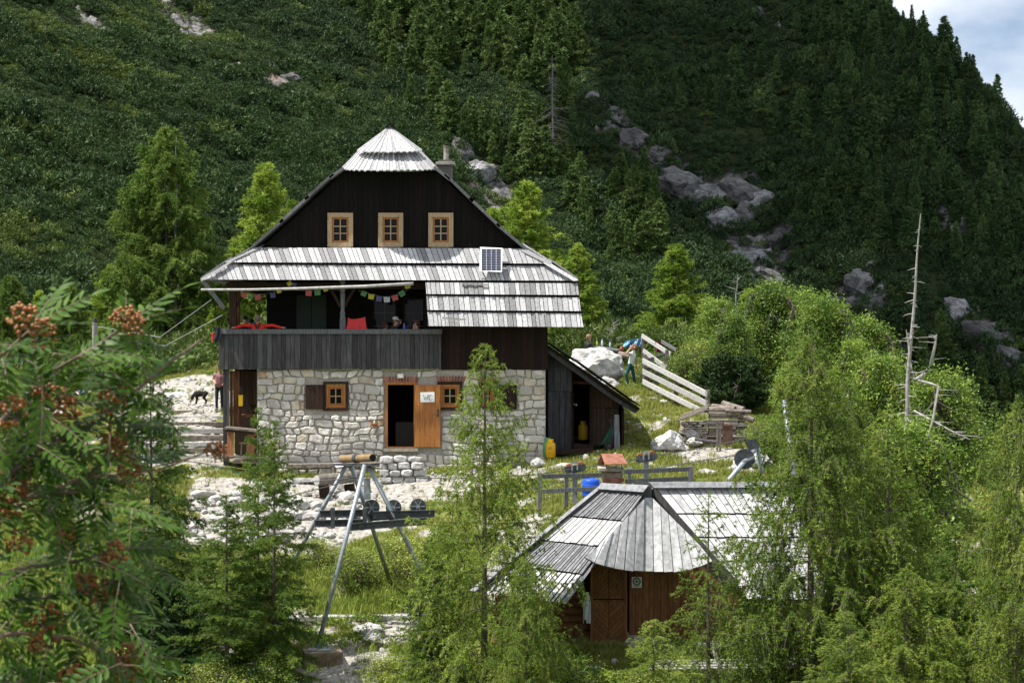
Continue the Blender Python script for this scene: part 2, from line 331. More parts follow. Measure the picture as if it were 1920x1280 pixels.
def inpoly(px, py, poly):
    c = np.zeros(np.shape(px), bool); n = len(poly); j = n - 1
    for i in range(n):
        xi, yi = poly[i]; xj, yj = poly[j]
        c ^= ((yi > py) != (yj > py)) & (px < (xj - xi) * (py - yi) / (yj - yi + 1e-9) + xi); j = i
    return c
# where the ground is bare limestone gravel (plan outlines given by points on the ground)
def plan(poly): return [(P(a, 640, Y).x, Y) for a, Y in poly]
GRAV = [plan(q) for q in [
  [(340,53.6),(1040,53.9),(1010,52.2),(800,51.4),(690,49.2),(560,48.6),(360,48.6),(340,51)],          # path and bank below the hut
  [(230,68),(420,69),(418,54.5),(240,56)],                                                               # timber steps
  [(1215,56.0),(1420,56.2),(1420,53.6),(1330,53.2),(1230,55)],                                          # by the wood pile
  [(560,42.6),(760,42.4),(760,40),(560,40)],[(360,42.4),(440,42.4),(450,40),(350,40)],
  [(640,44.2),(760,44.2),(740,43),(660,43)],
  [(900,48.6),(1010,48.6),(1000,44),(900,44)],[(1600,43.5),(1680,43.5),(1680,40),(1580,40)]]]
def gravel_mask(x, y):
    wx = x + vnoise(x, y, 1.3, 21) * 1.3; wy = y + vnoise(x, y, 1.3, 22) * 1.3
    m = np.zeros(np.shape(x))
    for q in GRAV: m = np.maximum(m, inpoly(wx, wy, q).astype(float))
    spots = (vnoise(x, y, .9, 31) + vnoise(x, y, .35, 32) * .7) > .33
    return np.where(spots & (y < 75), np.maximum(m, .8), m)
GM = gravel_mask(GX, GY)
idx = np.arange(GX.size).reshape(GX.shape)
quads = np.stack([idx[:-1, :-1], idx[:-1, 1:], idx[1:, 1:], idx[1:, :-1]], -1).reshape(-1, 4)
def ground_mat():
    m = bpy.data.materials.new('mountain_meadow_ground'); m.use_nodes = True; t = m.node_tree; N = t.nodes; K = t.links; b = N['Principled BSDF']; b.inputs['Roughness'].default_value = .9; b.inputs['Specular IOR Level'].default_value = .15
    tcn = N.new('ShaderNodeTexCoord'); at = N.new('ShaderNodeAttribute'); at.attribute_name = 'gravel'
    def noise(s, d=6):
        n = N.new('ShaderNodeTexNoise'); n.inputs['Scale'].default_value = s; n.inputs['Detail'].default_value = d; K.new(tcn.outputs['Object'], n.inputs['Vector']); return n
    def ramp(src, a, b_, p0, p1):
        r = N.new('ShaderNodeValToRGB'); r.color_ramp.elements[0].position = p0; r.color_ramp.elements[1].position = p1
        r.color_ramp.elements[0].color = (*a, 1); r.color_ramp.elements[1].color = (*b_, 1); K.new(src, r.inputs[0]); return r.outputs[0]
    g = ramp(noise(1.6).outputs['Fac'], (.080, .110, .020), (.18, .18, .052), .35, .68)
    s = ramp(noise(7, 8).outputs['Fac'], (.17, .152, .13), (.40, .38, .345), .3, .66)
    n = noise(5, 5); ad = N.new('ShaderNodeMath'); ad.operation = 'ADD'; K.new(at.outputs['Fac'], ad.inputs[0]); K.new(n.outputs['Fac'], ad.inputs[1])
    mr = N.new('ShaderNodeMapRange'); mr.inputs['From Min'].default_value = .82; mr.inputs['From Max'].default_value = 1.05; K.new(ad.outputs[0], mr.inputs['Value'])
    mxn = N.new('ShaderNodeMix'); mxn.data_type = 'RGBA'; K.new(mr.outputs[0], mxn.inputs[0]); K.new(g, mxn.inputs[6]); K.new(s, mxn.inputs[7]); K.new(mxn.outputs[2], b.inputs['Base Color'])
    bp = N.new('ShaderNodeBump'); bp.inputs['Strength'].default_value = .9; bp.inputs['Distance'].default_value = .06; K.new(noise(9, 8).outputs['Fac'], bp.inputs['Height']); K.new(bp.outputs[0], b.inputs['Normal'])
    return m
g = tri_mesh('ground', np.stack([GX, GY, GZ], -1).reshape(-1, 3), quads, ground_mat(), smooth=True); g['kind'] = 'structure'
a = g.data.attributes.new('gravel', 'FLOAT', 'POINT'); a.data.foreach_set('value', GM.ravel().astype(np.float32))

# ------------------------------------------------------------ mountain: three slopes meeting in two gullies, a wooded ridge against the sky
def slope(k, n, p):   # plane z = a x + b y + c from slope B plus an offset along a gully line
    aB, bB, cB = -.1, .6, -186.
    al = bB / -cB; be = aB / -cB; ga = 1 / cB
    al += k * (-(n[0] * p[0] + n[1] * p[1])); be += k * n[0]; ga += k * n[1]
    c = 1 / ga; return (be * -c, al * -c, c)
SA = slope(.0076, (-.4946, -.869), (-.2034, .1972)); SB = (-.1, .6, -186.); SC = slope(-.0022, (-.61, -.792), (.0524, .1356))
def sp(s, x, y): return s[0] * x + s[1] * y + s[2]
def hit(s, px, py):
    u, v = (px - 960) / F, (640 - py) / F; t = s[2] / (v - s[0] * u - s[1]); return np.array([u * t, t])
r1 = hit(SC, 1690, 42); r2 = hit(SC, 1925, 262); rd = (r2 - r1) / np.linalg.norm(r2 - r1); rn = np.array([-rd[1], rd[0]])
if rn @ (r1 - hit(SC, 1500, 300)) < 0: rn = -rn
ROCKS = [[(115,-12),(222,68),(210,84),(145,38),(100,-12)],[(255,-12),(335,-5),(400,70),(378,92),(330,66),(295,34)],[(440,110),(500,140),(585,185),(570,210),(490,175)],
  [(640,150),(665,180),(720,240),(700,255),(650,190)],[(820,270),(880,285),(970,330),(985,375),(930,400),(860,340)],
  [(1100,185),(1170,235),(1240,285),(1280,285),(1320,330),(1370,308),(1450,338),(1445,392),(1400,425),(1350,445),(1330,425),(1270,375),(1200,315),(1130,245)],
  [(1335,440),(1475,420),(1510,470),(1460,535),(1405,525),(1360,490)],[(1550,560),(1615,488),(1665,560),(1655,615),(1600,600)],
  [(1760,555),(1830,585),(1925,640),(1925,735),(1840,655),(1780,605)],[(1400,5),(1490,50),(1480,62),(1400,22)],[(1550,105),(1640,150),(1620,160),(1545,118)],
  [(1740,385),(1800,395),(1840,440),(1790,450)],[(1180,330),(1250,400),(1235,402),(1170,345)],[(1690,640),(1760,650),(1800,700),(1700,700)]]
def mountain_z(x, y):
    A_, B_, C_ = sp(SA, x, y), sp(SB, x, y), sp(SC, x, y)
    d = (x - r1[0]) * rn[0] + (y - r1[1]) * rn[1]
    C_ = C_ - np.maximum(d, 0) * 1.6
    B_ = B_ - np.maximum(d - 6, 0) * 1.6
    z = np.maximum(np.maximum(A_, B_), C_)
    reg = np.where(z == A_, 0, np.where(z == B_, 1, 2))
    z = z + vnoise(x, y, 26, 41) * 7 + vnoise(x, y, 11, 42) * 3.5 + vnoise(x, y, 4.5, 43) * 1.3
    return np.maximum(z, -40), reg, d
def rock_mask(x, y, z):
    px, py = screen(x, y, z)
    px = px + vnoise(x, y, 4, 51) * 38 + vnoise(x, y, 1.7, 53) * 24; py = py + vnoise(x, y, 4, 52) * 30 + vnoise(x, y, 1.7, 54) * 20
    m = np.zeros(np.shape(x), bool)
    for q in ROCKS: m |= inpoly(px, py, q)
    return m
mxs = np.arange(-150, 176, 1.25); mys = np.arange(150, 480, 1.25)
MX, MY = np.meshgrid(mxs, mys); MZ, MR, MD = mountain_z(MX, MY)
MK = rock_mask(MX, MY, MZ)
rid = np.abs(vnoise(MX, MY, 9, 61)) * 5 + np.abs(vnoise(MX, MY, 4, 62)) * 3.5 + vnoise(MX, MY, 1.6, 63) * 2.0
stp = np.round(MZ / 3.2 + vnoise(MX, MY, 9, 64)) * 3.2 - MZ
MZ = MZ + np.where(MK, rid - 1.8 + stp * .5, 0)
def mountain_mat():
    m = bpy.data.materials.new('mountainside'); m.use_nodes = True; t = m.node_tree; N = t.nodes; K = t.links; b = N['Principled BSDF']; b.inputs['Roughness'].default_value = .9; b.inputs['Specular IOR Level'].default_value = .15
    tcn = N.new('ShaderNodeTexCoord'); at = N.new('ShaderNodeAttribute'); at.attribute_name = 'rock'
    def noise(s, d=8, st=(1, 1, 1)):
        mpn = N.new('ShaderNodeMapping'); mpn.inputs['Scale'].default_value = st; K.new(tcn.outputs['Object'], mpn.inputs[0])
        n = N.new('ShaderNodeTexNoise'); n.inputs['Scale'].default_value = s; n.inputs['Detail'].default_value = d; n.inputs['Roughness'].default_value = .62; K.new(mpn.outputs[0], n.inputs['Vector']); return n.outputs['Fac']
    def ramp(src, cols):
        r = N.new('ShaderNodeValToRGB'); e = r.color_ramp.elements
        e[0].position, e[0].color = cols[0][0], (*cols[0][1], 1); e[1].position, e[1].color = cols[-1][0], (*cols[-1][1], 1)
        for p, c in cols[1:-1]: x = e.new(p); x.color = (*c, 1)
        K.new(src, r.inputs[0]); return r.outputs[0]
    g = ramp(noise(.25), [(.35, (.018, .028, .009)), (.65, (.034, .048, .015))])
    r = ramp(noise(.55, 10, (1, 1, 1.8)), [(.30, (.025, .024, .023)), (.44, (.095, .093, .09)), (.54, (.19, .186, .18)), (.70, (.33, .325, .31))])
    o = ramp(noise(.10, 4), [(.54, (0, 0, 0)), (.66, (1, 1, 1))])
    mo = N.new('ShaderNodeMix'); mo.data_type = 'RGBA'; sc = N.new('ShaderNodeMath'); sc.operation = 'MULTIPLY'; sc.inputs[1].default_value = .6; K.new(o, sc.inputs[0]); K.new(sc.outputs[0], mo.inputs[0]); K.new(r, mo.inputs[6]); mo.inputs[7].default_value = (.20, .125, .075, 1)
    mxn = N.new('ShaderNodeMix'); mxn.data_type = 'RGBA'; K.new(at.outputs['Fac'], mxn.inputs[0]); K.new(g, mxn.inputs[6]); K.new(mo.outputs[2], mxn.inputs[7]); K.new(mxn.outputs[2], b.inputs['Base Color'])
    bp = N.new('ShaderNodeBump'); bp.inputs['Strength'].default_value = 1; bp.inputs['Distance'].default_value = 1.2; K.new(noise(.9, 10), bp.inputs['Height']); K.new(bp.outputs[0], b.inputs['Normal'])
    return m
idx = np.arange(MX.size).reshape(MX.shape)
quads = np.stack([idx[:-1, :-1], idx[:-1, 1:], idx[1:, 1:], idx[1:, :-1]], -1).reshape(-1, 4)
mt = tri_mesh('mountain', np.stack([MX, MY, MZ], -1).reshape(-1, 3), quads, mountain_mat()); mt['kind'] = 'structure'
a = mt.data.attributes.new('rock', 'FLOAT', 'POINT'); a.data.foreach_set('value', MK.ravel().astype(np.float32))

# ------------------------------------------------------------ scattered growth (uncountable): geometry-node instances
def scatter(name, pts, rots, scl, proto, label, cat):
    """one object: proto's mesh on every point"""
    me = bpy.data.meshes.new(name); me.vertices.add(len(pts)); me.vertices.foreach_set('co', np.asarray(pts, np.float32).ravel())
    for nm, ty, arr in (('rot', 'FLOAT_VECTOR', rots), ('scl', 'FLOAT_VECTOR', scl)):
        at = me.attributes.new(nm, ty, 'POINT'); at.data.foreach_set('vector', np.asarray(arr, np.float32).ravel())
    o = link(bpy.data.objects.new(name, me))
    ng = bpy.data.node_groups.new(name, 'GeometryNodeTree')
    ng.interface.new_socket('Geometry', in_out='INPUT', socket_type='NodeSocketGeometry'); ng.interface.new_socket('Geometry', in_out='OUTPUT', socket_type='NodeSocketGeometry')
    N = ng.nodes; K = ng.links; gi = N.new('NodeGroupInput'); go = N.new('NodeGroupOutput')
    m2p = N.new('GeometryNodeMeshToPoints'); iop = N.new('GeometryNodeInstanceOnPoints'); oi = N.new('GeometryNodeObjectInfo'); oi.inputs['Object'].default_value = proto
    ar = N.new('GeometryNodeInputNamedAttribute'); ar.data_type = 'FLOAT_VECTOR'; ar.inputs['Name'].default_value = 'rot'
    asn = N.new('GeometryNodeInputNamedAttribute'); asn.data_type = 'FLOAT_VECTOR'; asn.inputs['Name'].default_value = 'scl'
    K.new(gi.outputs[0], m2p.inputs['Mesh']); K.new(m2p.outputs[0], iop.inputs['Points']); K.new(oi.outputs['Geometry'], iop.inputs['Instance'])
    K.new(ar.outputs['Attribute'], iop.inputs['Rotation']); K.new(asn.outputs['Attribute'], iop.inputs['Scale']); K.new(iop.outputs[0], go.inputs[0])
    md = o.modifiers.new('scatter', 'NODES'); md.node_group = ng
    return tag(o, label, cat, kind='stuff')
def bush_mesh(seed, n=42, up=.55, blade=.34, flat_=.75):
    r = np.random.default_rng(seed); V = []; T = []
    for i in range(n):
        th = r.uniform(0, 2 * np.pi); rr = np.sqrt(r.uniform(0, 1)); h = flat_ * (1 - rr ** 2 * .7) * r.uniform(.55, 1.05)
        c = np.array([rr * np.cos(th), rr * np.sin(th), h])
        ax = np.array([np.cos(th) * rr * .7, np.sin(th) * rr * .7, up]); ax /= np.linalg.norm(ax)
        for k in range(6):
            d = ax * .8 + r.normal(0, .45, 3); d /= np.linalg.norm(d); s = np.cross(d, r.normal(0, 1, 3)); s /= np.linalg.norm(s)
            b = len(V); q = c - d * blade * .4 + r.normal(0, .06, 3)
            V += [q - s * blade * .16, q + s * blade * .16, q + d * blade * r.uniform(.7, 1.3)]; T.append((b, b + 1, b + 2))
    return np.array(V), np.array(T)
def frustum_pts(n, y0, y1, seed, mrg=.02):
    r = np.random.default_rng(seed); y = np.sqrt(r.uniform(y0 * y0, y1 * y1, n)); u = r.uniform(-.2958 - mrg, .2958 + mrg, n); return u * y, y, r
x, y, r = frustum_pts(64000, 170, 470, 5)
z, reg, d = mountain_z(x, y); px, py = screen(x, y, z); rk = rock_mask(x, y, z)
ok = (py > -45) & (py < 1010) & (d < 12) & (~rk | (r.uniform(0, 1, len(x)) < np.where(px > 1000, .22, .06))) & (px > -40) & (px < 1960)
x, y, z, reg = x[ok], y[ok], z[ok], reg[ok]; n = len(x)
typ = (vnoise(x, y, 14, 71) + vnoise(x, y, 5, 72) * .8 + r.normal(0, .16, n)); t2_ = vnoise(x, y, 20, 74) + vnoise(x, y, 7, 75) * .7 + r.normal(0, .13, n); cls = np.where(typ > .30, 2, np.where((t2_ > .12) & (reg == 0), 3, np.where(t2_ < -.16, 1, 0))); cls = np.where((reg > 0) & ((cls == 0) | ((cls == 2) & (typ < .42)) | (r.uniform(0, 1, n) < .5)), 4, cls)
sc = r.lognormal(0, .36, n).clip(.45, 2.3) * (1.1 + 1.0 * vnoise(x, y, 8, 73)) * np.where(cls == 3, .8, 1.0)
protos = []
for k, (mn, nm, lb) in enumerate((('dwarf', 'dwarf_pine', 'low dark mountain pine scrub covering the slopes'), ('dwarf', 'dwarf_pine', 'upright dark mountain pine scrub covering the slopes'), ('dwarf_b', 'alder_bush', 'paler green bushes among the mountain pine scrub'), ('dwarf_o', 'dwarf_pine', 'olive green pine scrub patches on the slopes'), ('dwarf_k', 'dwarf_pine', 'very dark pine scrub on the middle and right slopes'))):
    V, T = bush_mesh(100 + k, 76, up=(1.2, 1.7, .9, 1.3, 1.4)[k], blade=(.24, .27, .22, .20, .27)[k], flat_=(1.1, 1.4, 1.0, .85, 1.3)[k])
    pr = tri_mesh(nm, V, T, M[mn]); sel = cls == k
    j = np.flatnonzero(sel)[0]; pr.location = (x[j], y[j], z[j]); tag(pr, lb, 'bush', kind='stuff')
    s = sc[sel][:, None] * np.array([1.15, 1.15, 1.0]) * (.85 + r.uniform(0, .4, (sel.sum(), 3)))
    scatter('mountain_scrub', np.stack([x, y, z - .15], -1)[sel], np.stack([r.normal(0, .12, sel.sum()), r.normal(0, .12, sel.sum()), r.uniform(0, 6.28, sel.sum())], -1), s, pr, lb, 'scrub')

# a cloud overhead, out of the picture, that shades the right-hand slope
def cloud(name, centre, blobs, sx, sy, seed):
    r = np.random.default_rng(seed); bm = bmesh.new()
    for k in range(blobs):
        a = r.uniform(0, 6.28); q = np.sqrt(r.uniform(0, 1)); m_ = Matrix.Translation((math.cos(a) * q * sx, math.sin(a) * q * sy, r.uniform(-4, 10))) @ Matrix.Diagonal((r.uniform(13, 26), r.uniform(13, 26), r.uniform(7, 14), 1))
        bmesh.ops.create_icosphere(bm, subdivisions=3, radius=1, matrix=m_)
    me = bpy.data.meshes.new(name); bm.to_mesh(me); bm.free(); me.polygons.foreach_set('use_smooth', [True] * len(me.polygons)); me.materials.append(flat('cloud_white', (.85, .86, .88), rough=1, bump=0, spec=0))
    o = link(bpy.data.objects.new(name, me)); o.location = centre; o['kind'] = 'structure'; return o
_t = Vector((104, 372, 70)) + SUN * 600
cloud('cloud', _t, 100, 94, 80, 4)

# ------------------------------------------------------------ the mountain hut
hut = thing('mountain_hut', 'dark timber mountain hut with stone ground floor and pale shingle roof', 'hut', P(750, 885, 58))
YW, YA, YR = 55.0, 55.3, 54.8            # stone front, gable wall, balcony railing
W55 = wall_plane(YW)
rs = random.Random(5)
def wall_holes(mb, x0, x1, y0, y1, holes, Y0, Y1):
    xs = sorted({x0, x1, *[h[0] for h in holes], *[h[1] for h in holes]}); ys = sorted({y0, y1, *[h[2] for h in holes], *[h[3] for h in holes]})
    pl = wall_plane(Y0)
    for i in range(len(xs) - 1):
        for j in range(len(ys) - 1):
            cx, cy = (xs[i] + xs[i + 1]) / 2, (ys[j] + ys[j + 1]) / 2
            if any(h[0] < cx < h[1] and h[2] < cy < h[3] for h in holes): continue
            mb.prism([(xs[i], ys[j]), (xs[i + 1], ys[j]), (xs[i + 1], ys[j + 1]), (xs[i], ys[j + 1])], pl, -(Y1 - Y0), 0)
def stone_mesh(poly, pl, t, mat, parent, rnd, name='stone'):
    """rounded rubble block from a picture polygon"""
    cx = sum(p[0] for p in poly) / len(poly); cy = sum(p[1] for p in poly) / len(poly); ring = []
    n = len(poly)
    for i in range(n):
        a, b, c = poly[i - 1], poly[i], poly[(i + 1) % n]; k = rnd.uniform(.14, .30)
        ring += [(b[0] + (a[0] - b[0]) * k, b[1] + (a[1] - b[1]) * k), (b[0] + (a[0] - b[0]) * k * .25 + (c[0] - b[0]) * k * .25, b[1] + (a[1] - b[1]) * k * .25 + (c[1] - b[1]) * k * .25), (b[0] + (c[0] - b[0]) * k, b[1] + (c[1] - b[1]) * k)]
    ring = [(x + rnd.uniform(-.5, .5), y + rnd.uniform(-.5, .5)) for x, y in ring]
    sx = lambda f: [(cx + (x - cx) * f, cy + (y - cy) * f) for x, y in ring]
    V = []; Fc = []; m = len(ring)
    for f, o in ((1.0, -.02), (.99, t * .45), (.90, t * .9), (.62, t * rnd.uniform(.95, 1.25))):
        V += [pl.on(x, y, o + rnd.uniform(-.006, .006)) for x, y in sx(f)]
    for q in range(3):
        for i in range(m): Fc.append((q * m + i, q * m + (i + 1) % m, (q + 1) * m + (i + 1) % m, (q + 1) * m + i))
    Fc.append(tuple(3 * m + i for i in range(m)))
    return MB().add(V, Fc).build(name, mat, parent, smooth=False)
mw = MB()
HOLES = [(722, 781, 716, 840), (607, 652, 716, 769), (821, 866, 716, 768), (899, 931, 719, 766)]
wall_holes(mw, 482, 1023, 693, 905, HOLES, YW, YW + .45)
mw.box(((P(1023, 0, YW).x - .22), 58.8, P(0, 790, YW).z), (.44, 6.6, 3.6)); mw.box(((P(482, 0, YW).x + .22), 58.8, P(0, 790, YW).z), (.44, 6.6, 3.6))
stone_wall = mw.build('stone_wall', M['mortar'], hut)
def warp(x, y): return (x + 2.6 * math.sin(x * .031 + y * .11) + 1.6 * math.sin(y * .23 + x * .017), y + 2.4 * math.sin(x * .047 + y * .05) + 1.3 * math.sin(x * .13 + 1.3) * math.sin(y * .06))
y = 693.0; row = 0; NST = 0
blocks = [(572, 654, 716, 769), (720, 828, 716, 847), (719, 783, 704, 716), (820, 868, 703, 769), (898, 970, 708, 767)]
while y < 896:
    h = rs.choice([9, 11, 12, 14, 15, 17]); h = min(h, 898 - y)
    if h < 7: break
    x = 482.0
    while x < 1022:
        wd = rs.choice([12, 15, 18, 21, 24, 28, 34]) * rs.uniform(.85, 1.1); wd = max(11, min(wd, h * 2.3))
        if 1023 - (x + wd) < 11: wd = 1023 - x
        cells = [(x, y, x + wd, y + h)]
        if h > 17 and wd < 26 and rs.random() < .35: cells = [(x, y, x + wd, y + h * .48), (x, y + h * .48, x + wd, y + h)]
        for (a, b, c, d) in cells:
            segs = [(a, c)]
            for bx0, bx1, by0, by1 in blocks:
                if d > by0 + 1 and b < by1 - 1:
                    ns = []
                    for p, q in segs:
                        if bx0 > p: ns.append((p, min(q, bx0)))
                        if bx1 < q: ns.append((max(p, bx1), q))
                        if q <= bx0 or p >= bx1: pass
                    segs = [s for s in set(ns) if s[1] - s[0] > 3]
            for p, q in segs:
                g = .9; pts = [(p + g, b + g), ((p + q) / 2, b + g * .7 - rs.uniform(0, .8)), (q - g, b + g), (q - g, d - g), ((p + q) / 2, d - g * .7 + rs.uniform(0, .8)), (p + g, d - g)]
                pts = [(lambda t: (min(max(t[0] + rs.uniform(-1.2, 1.2), p + .1 if p in (482,) else p - 1.2), q + 1.2), t[1] + rs.uniform(-1.1, 1.1)))(k) for k in pts]
                edge = any(abs(p - e) < .6 or abs(q - e) < .6 for e in (482, 1023, 572, 654, 720, 828, 783, 719, 820, 868, 898, 970))
                if not edge: pts = [warp(*k) for k in pts]
                else: pts = [(k[0], warp(*k)[1]) for k in pts]
                rr = rs.random(); top = (b < 745)
                mt_ = M['stone_o'] if rr < .03 else M['stone_y'] if rr < (.26 if top else .08) else M['stone']  # upper rows take more yellow stone, painting the eave shade into the wall
                stone_mesh(pts, W55, rs.uniform(.045, .085), mt_, stone_wall, rs); NST += 1
        x += wd
    y += h; row += 1
# quoins on the right corner, brick lintels
for (x0, x1, yb, yt, skew) in ((719, 783, 716.5, 705, 1), (820, 872, 715, 704, 1), (897, 935, 718, 708, 0)):
    lint = MB().prism([(x0, yb), (x1, yb), (x1, yt), (x0, yt)], W55, -.05, .03).build('lintel', M['mortar'], hut)
    k = int((x1 - x0) / 5.2)
    for i in range(k):
        c = (i + .5) / k - .5; xa = x0 + (x1 - x0) * i / k + .6; xb = x0 + (x1 - x0) * (i + 1) / k - .6; s = c * 6 * skew
        MB().prism([(xa, yb - .3), (xb, yb - .3), (xb + s, yt + .3 + abs(c) * 2), (xa + s, yt + .3 + abs(c) * 2)], W55, 0, .055 + rs.uniform(-.01, .015)).build('brick', M['brick'], lint)
# windows -------------------------------------------------------
def rect(x0, x1, y0, y1): return [(x0, y1), (x1, y1), (x1, y0), (x0, y0)]
def frame(mb, x0, x1, y0, y1, wpx, pl, t0, t1):
    mb.prism(rect(x0, x1, y0, y0 + wpx), pl, t0, t1); mb.prism(rect(x0, x1, y1 - wpx, y1), pl, t0, t1)
    mb.prism(rect(x0, x0 + wpx, y0 + wpx, y1 - wpx), pl, t0, t1); mb.prism(rect(x1 - wpx, x1, y0 + wpx, y1 - wpx), pl, t0, t1)
def panes(x0, x1, y0, y1, nx, ny, pl, t, parent, mat, bar=1.1):
    mb = MB()
    for i in range(1, nx): x = x0 + (x1 - x0) * i / nx; mb.prism(rect(x - bar, x + bar, y0, y1), pl, t, t + .03)
    for j in range(1, ny):
        yy = y0 + (y1 - y0) * j / ny
        for i in range(nx):
            a = x0 + (x1 - x0) * i / nx + (bar if i else 0); b = x0 + (x1 - x0) * (i + 1) / nx - (bar if i < nx - 1 else 0)
            mb.prism(rect(a, b, yy - bar, yy + bar), pl, t, t + .027)
    mb.build('glazing_bar', mat, parent)
    for i in range(nx):
        for j in range(ny):
            MB().prism(rect(x0 + (x1 - x0) * i / nx + .25, x0 + (x1 - x0) * (i + 1) / nx - .25, y0 + (y1 - y0) * j / ny + .25, y0 + (y1 - y0) * (j + 1) / ny - .25), pl, t - .02, t - .008).build('pane', M['glass'], parent)
WA = wall_plane(YA)
for x0, x1 in ((614, 662), (709, 756), (803, 850)):
    mb = MB(); frame(mb, x0, x1, 399, 463, 8.5, WA, .02, .13); wn = mb.build('window', M['palewood'], hut, bevel=.006)
    wn['label'] = 'small attic window with broad pale wooden surround'
    mb = MB(); frame(mb, x0 + 8.5, x1 - 8.5, 407.5, 454.5, 3.6, WA, .02, .09); mb.build('sash', M['orangewood'], wn, bevel=.004)
    panes(x0 + 12.1, x1 - 12.1, 411.2, 450.8, 2, 3, WA, .06, wn, M['palewood'], 1.0)
    MB().prism(rect(x0 + 5, x1 - 5, 463, 465.5), WA, .02, .19).build('sill', M['greywood'], wn)
for i, (x0, x1, y0, y1, sh) in enumerate(((606, 653, 715, 770, (573, 606.5)), (820, 867, 715, 769, None), (898, 932, 718, 767, (930, 969)))):
    mb = MB(); frame(mb, x0, x1, y0, y1, 5, W55, -.1, .09); wn = mb.build('window', M['brownwood'], hut); wn['label'] = 'small orange framed window in a dark brown surround on the stone front'
    mb = MB(); frame(mb, x0 + 5, x1 - 5, y0 + 5.5, y1 - 5.5, 5.2, W55, -.1, .045); mb.build('frame', M['orangewood'], wn, bevel=.006)
    mb = MB(); frame(mb, x0 + 10.4, x1 - 10.4, y0 + 11, y1 - 11, 2.8, W55, -.1, .015); mb.build('sash', M['orangewood'], wn, bevel=.004)
    panes(x0 + 13.2, x1 - 13.2, y0 + 13.8, y1 - 13.8, 2, 2, W55, -.03, wn, M['palewood'], .9)
    if sh:
        s = MB().prism(rect(sh[0], sh[1], 721, 767), W55, .10, .13).build('shutter', M['brownwood'], hut); s['label'] = 'dark brown wooden shutter folded back on the stone wall'
        planks(rect(sh[0] + .3, sh[1] - .3, 721.3, 766.7), W55, 7.5, s, 'plank', M['brownwood'], thick=.016, gap=.5, t0=.13, rnd=rs)
# door ----------------------------------------------------------
dr = MB(); frame(dr, 722, 781, 716, 842, 5.2, W55, -.12, .075); door = dr.build('door', M['orangewood'], hut, bevel=.008); door['label'] = 'orange pine door standing open flat against the stone wall'
leaf = MB().prism(rect(777.2, 826, 721, 838), W55, .11, .14).build('leaf', M['orangewood'], door)
planks(rect(777.4, 825.8, 721.2, 837.8), W55, 9.6, door, 'board', M['orangewood'], thick=.014, gap=.35, jit=.02, t0=.14, rnd=rs)
hd = MB().prism(rect(819.5, 822.5, 767, 781), W55, .155, .175); hd.tube([W55.on(821, 774, .17), W55.on(821, 774, .22), W55.on(814, 774, .22)], .012, 6); hd.build('handle', M['darksteel'], door)
MB().prism(rect(719, 784, 840, 846), W55, 0, .22).build('threshold', M['concrete'], hut)
# dark room behind the door
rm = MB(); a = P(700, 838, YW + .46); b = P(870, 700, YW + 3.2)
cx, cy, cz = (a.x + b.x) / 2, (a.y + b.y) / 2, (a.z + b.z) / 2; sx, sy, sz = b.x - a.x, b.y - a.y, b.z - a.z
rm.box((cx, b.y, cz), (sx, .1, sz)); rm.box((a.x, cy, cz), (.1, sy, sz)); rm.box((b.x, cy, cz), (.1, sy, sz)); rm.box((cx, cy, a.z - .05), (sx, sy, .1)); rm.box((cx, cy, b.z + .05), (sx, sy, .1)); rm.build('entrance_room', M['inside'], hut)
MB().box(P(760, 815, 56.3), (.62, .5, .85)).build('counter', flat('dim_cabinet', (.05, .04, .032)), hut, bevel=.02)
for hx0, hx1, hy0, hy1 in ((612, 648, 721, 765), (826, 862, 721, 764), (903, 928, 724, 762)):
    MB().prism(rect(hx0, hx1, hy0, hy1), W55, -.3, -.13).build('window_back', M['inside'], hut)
# upper walls ----------------------------------------------------
att = [(497, 466), (966, 466), (820, 322), (644, 322)]
core = MB(); core.prism(att, WA, -7.1, -.002)
core.prism(rect(826, 1026, 526, 693), wall_plane(54.95), -7.4, 0)
core.prism(rect(797, 826, 526, 616), wall_plane(54.97), -2.4, 0)
core.prism(rect(500, 835, 526, 692), wall_plane(57.1), -5.3, 0)
core.build('timber_core', M['darkwood'], hut)
planks(att, WA, 9.5, hut, 'wall_plank', M['darkwood'], thick=.02, gap=.5, rnd=rs)
planks(rect(826, 1027, 606, 693), wall_plane(54.95), 10.5, hut, 'wall_plank', nmat('tarred_brown_wood', (.010, .0055, .004), (.022, .011, .008), scale=4, stretch=(8, 8, .7), objvar=.3, bump=.3, bdist=.008), thick=.02, gap=.4, rnd=rs)
planks(rect(500, 797, 545, 690), wall_plane(57.1), 13, hut, 'wall_plank', M['darkwood'], thick=.02, gap=.5, horiz=True, rnd=rs)
# loggia doors and windows
LG = wall_plane(57.1)
mb = MB(); frame(mb, 556, 612, 553, 690, 4, LG, .03, .1); ld = mb.build('loggia_door', flat('dark_green_paint', (.012, .03, .02)), hut)
MB().prism(rect(560, 583.5, 557, 690), LG, .03, .07).build('leaf', flat('dim_green_paint', (.010, .022, .016)), ld); MB().prism(rect(584.5, 608, 557, 690), LG, .03, .07).build('leaf', flat('dim_green_paint_b', (.012, .026, .016)), ld)
for x0, x1 in ((698, 745), (756, 797)):
    mb = MB(); frame(mb, x0, x1, 558, 640, 3.5, LG, .03, .1); lw = mb.build('loggia_window', M['brownwood'], hut)
    panes(x0 + 3.5, x1 - 3.5, 561.5, 636.5, 2, 3, LG, .06, lw, flat('grey_bar', (.13, .13, .13)), .7)
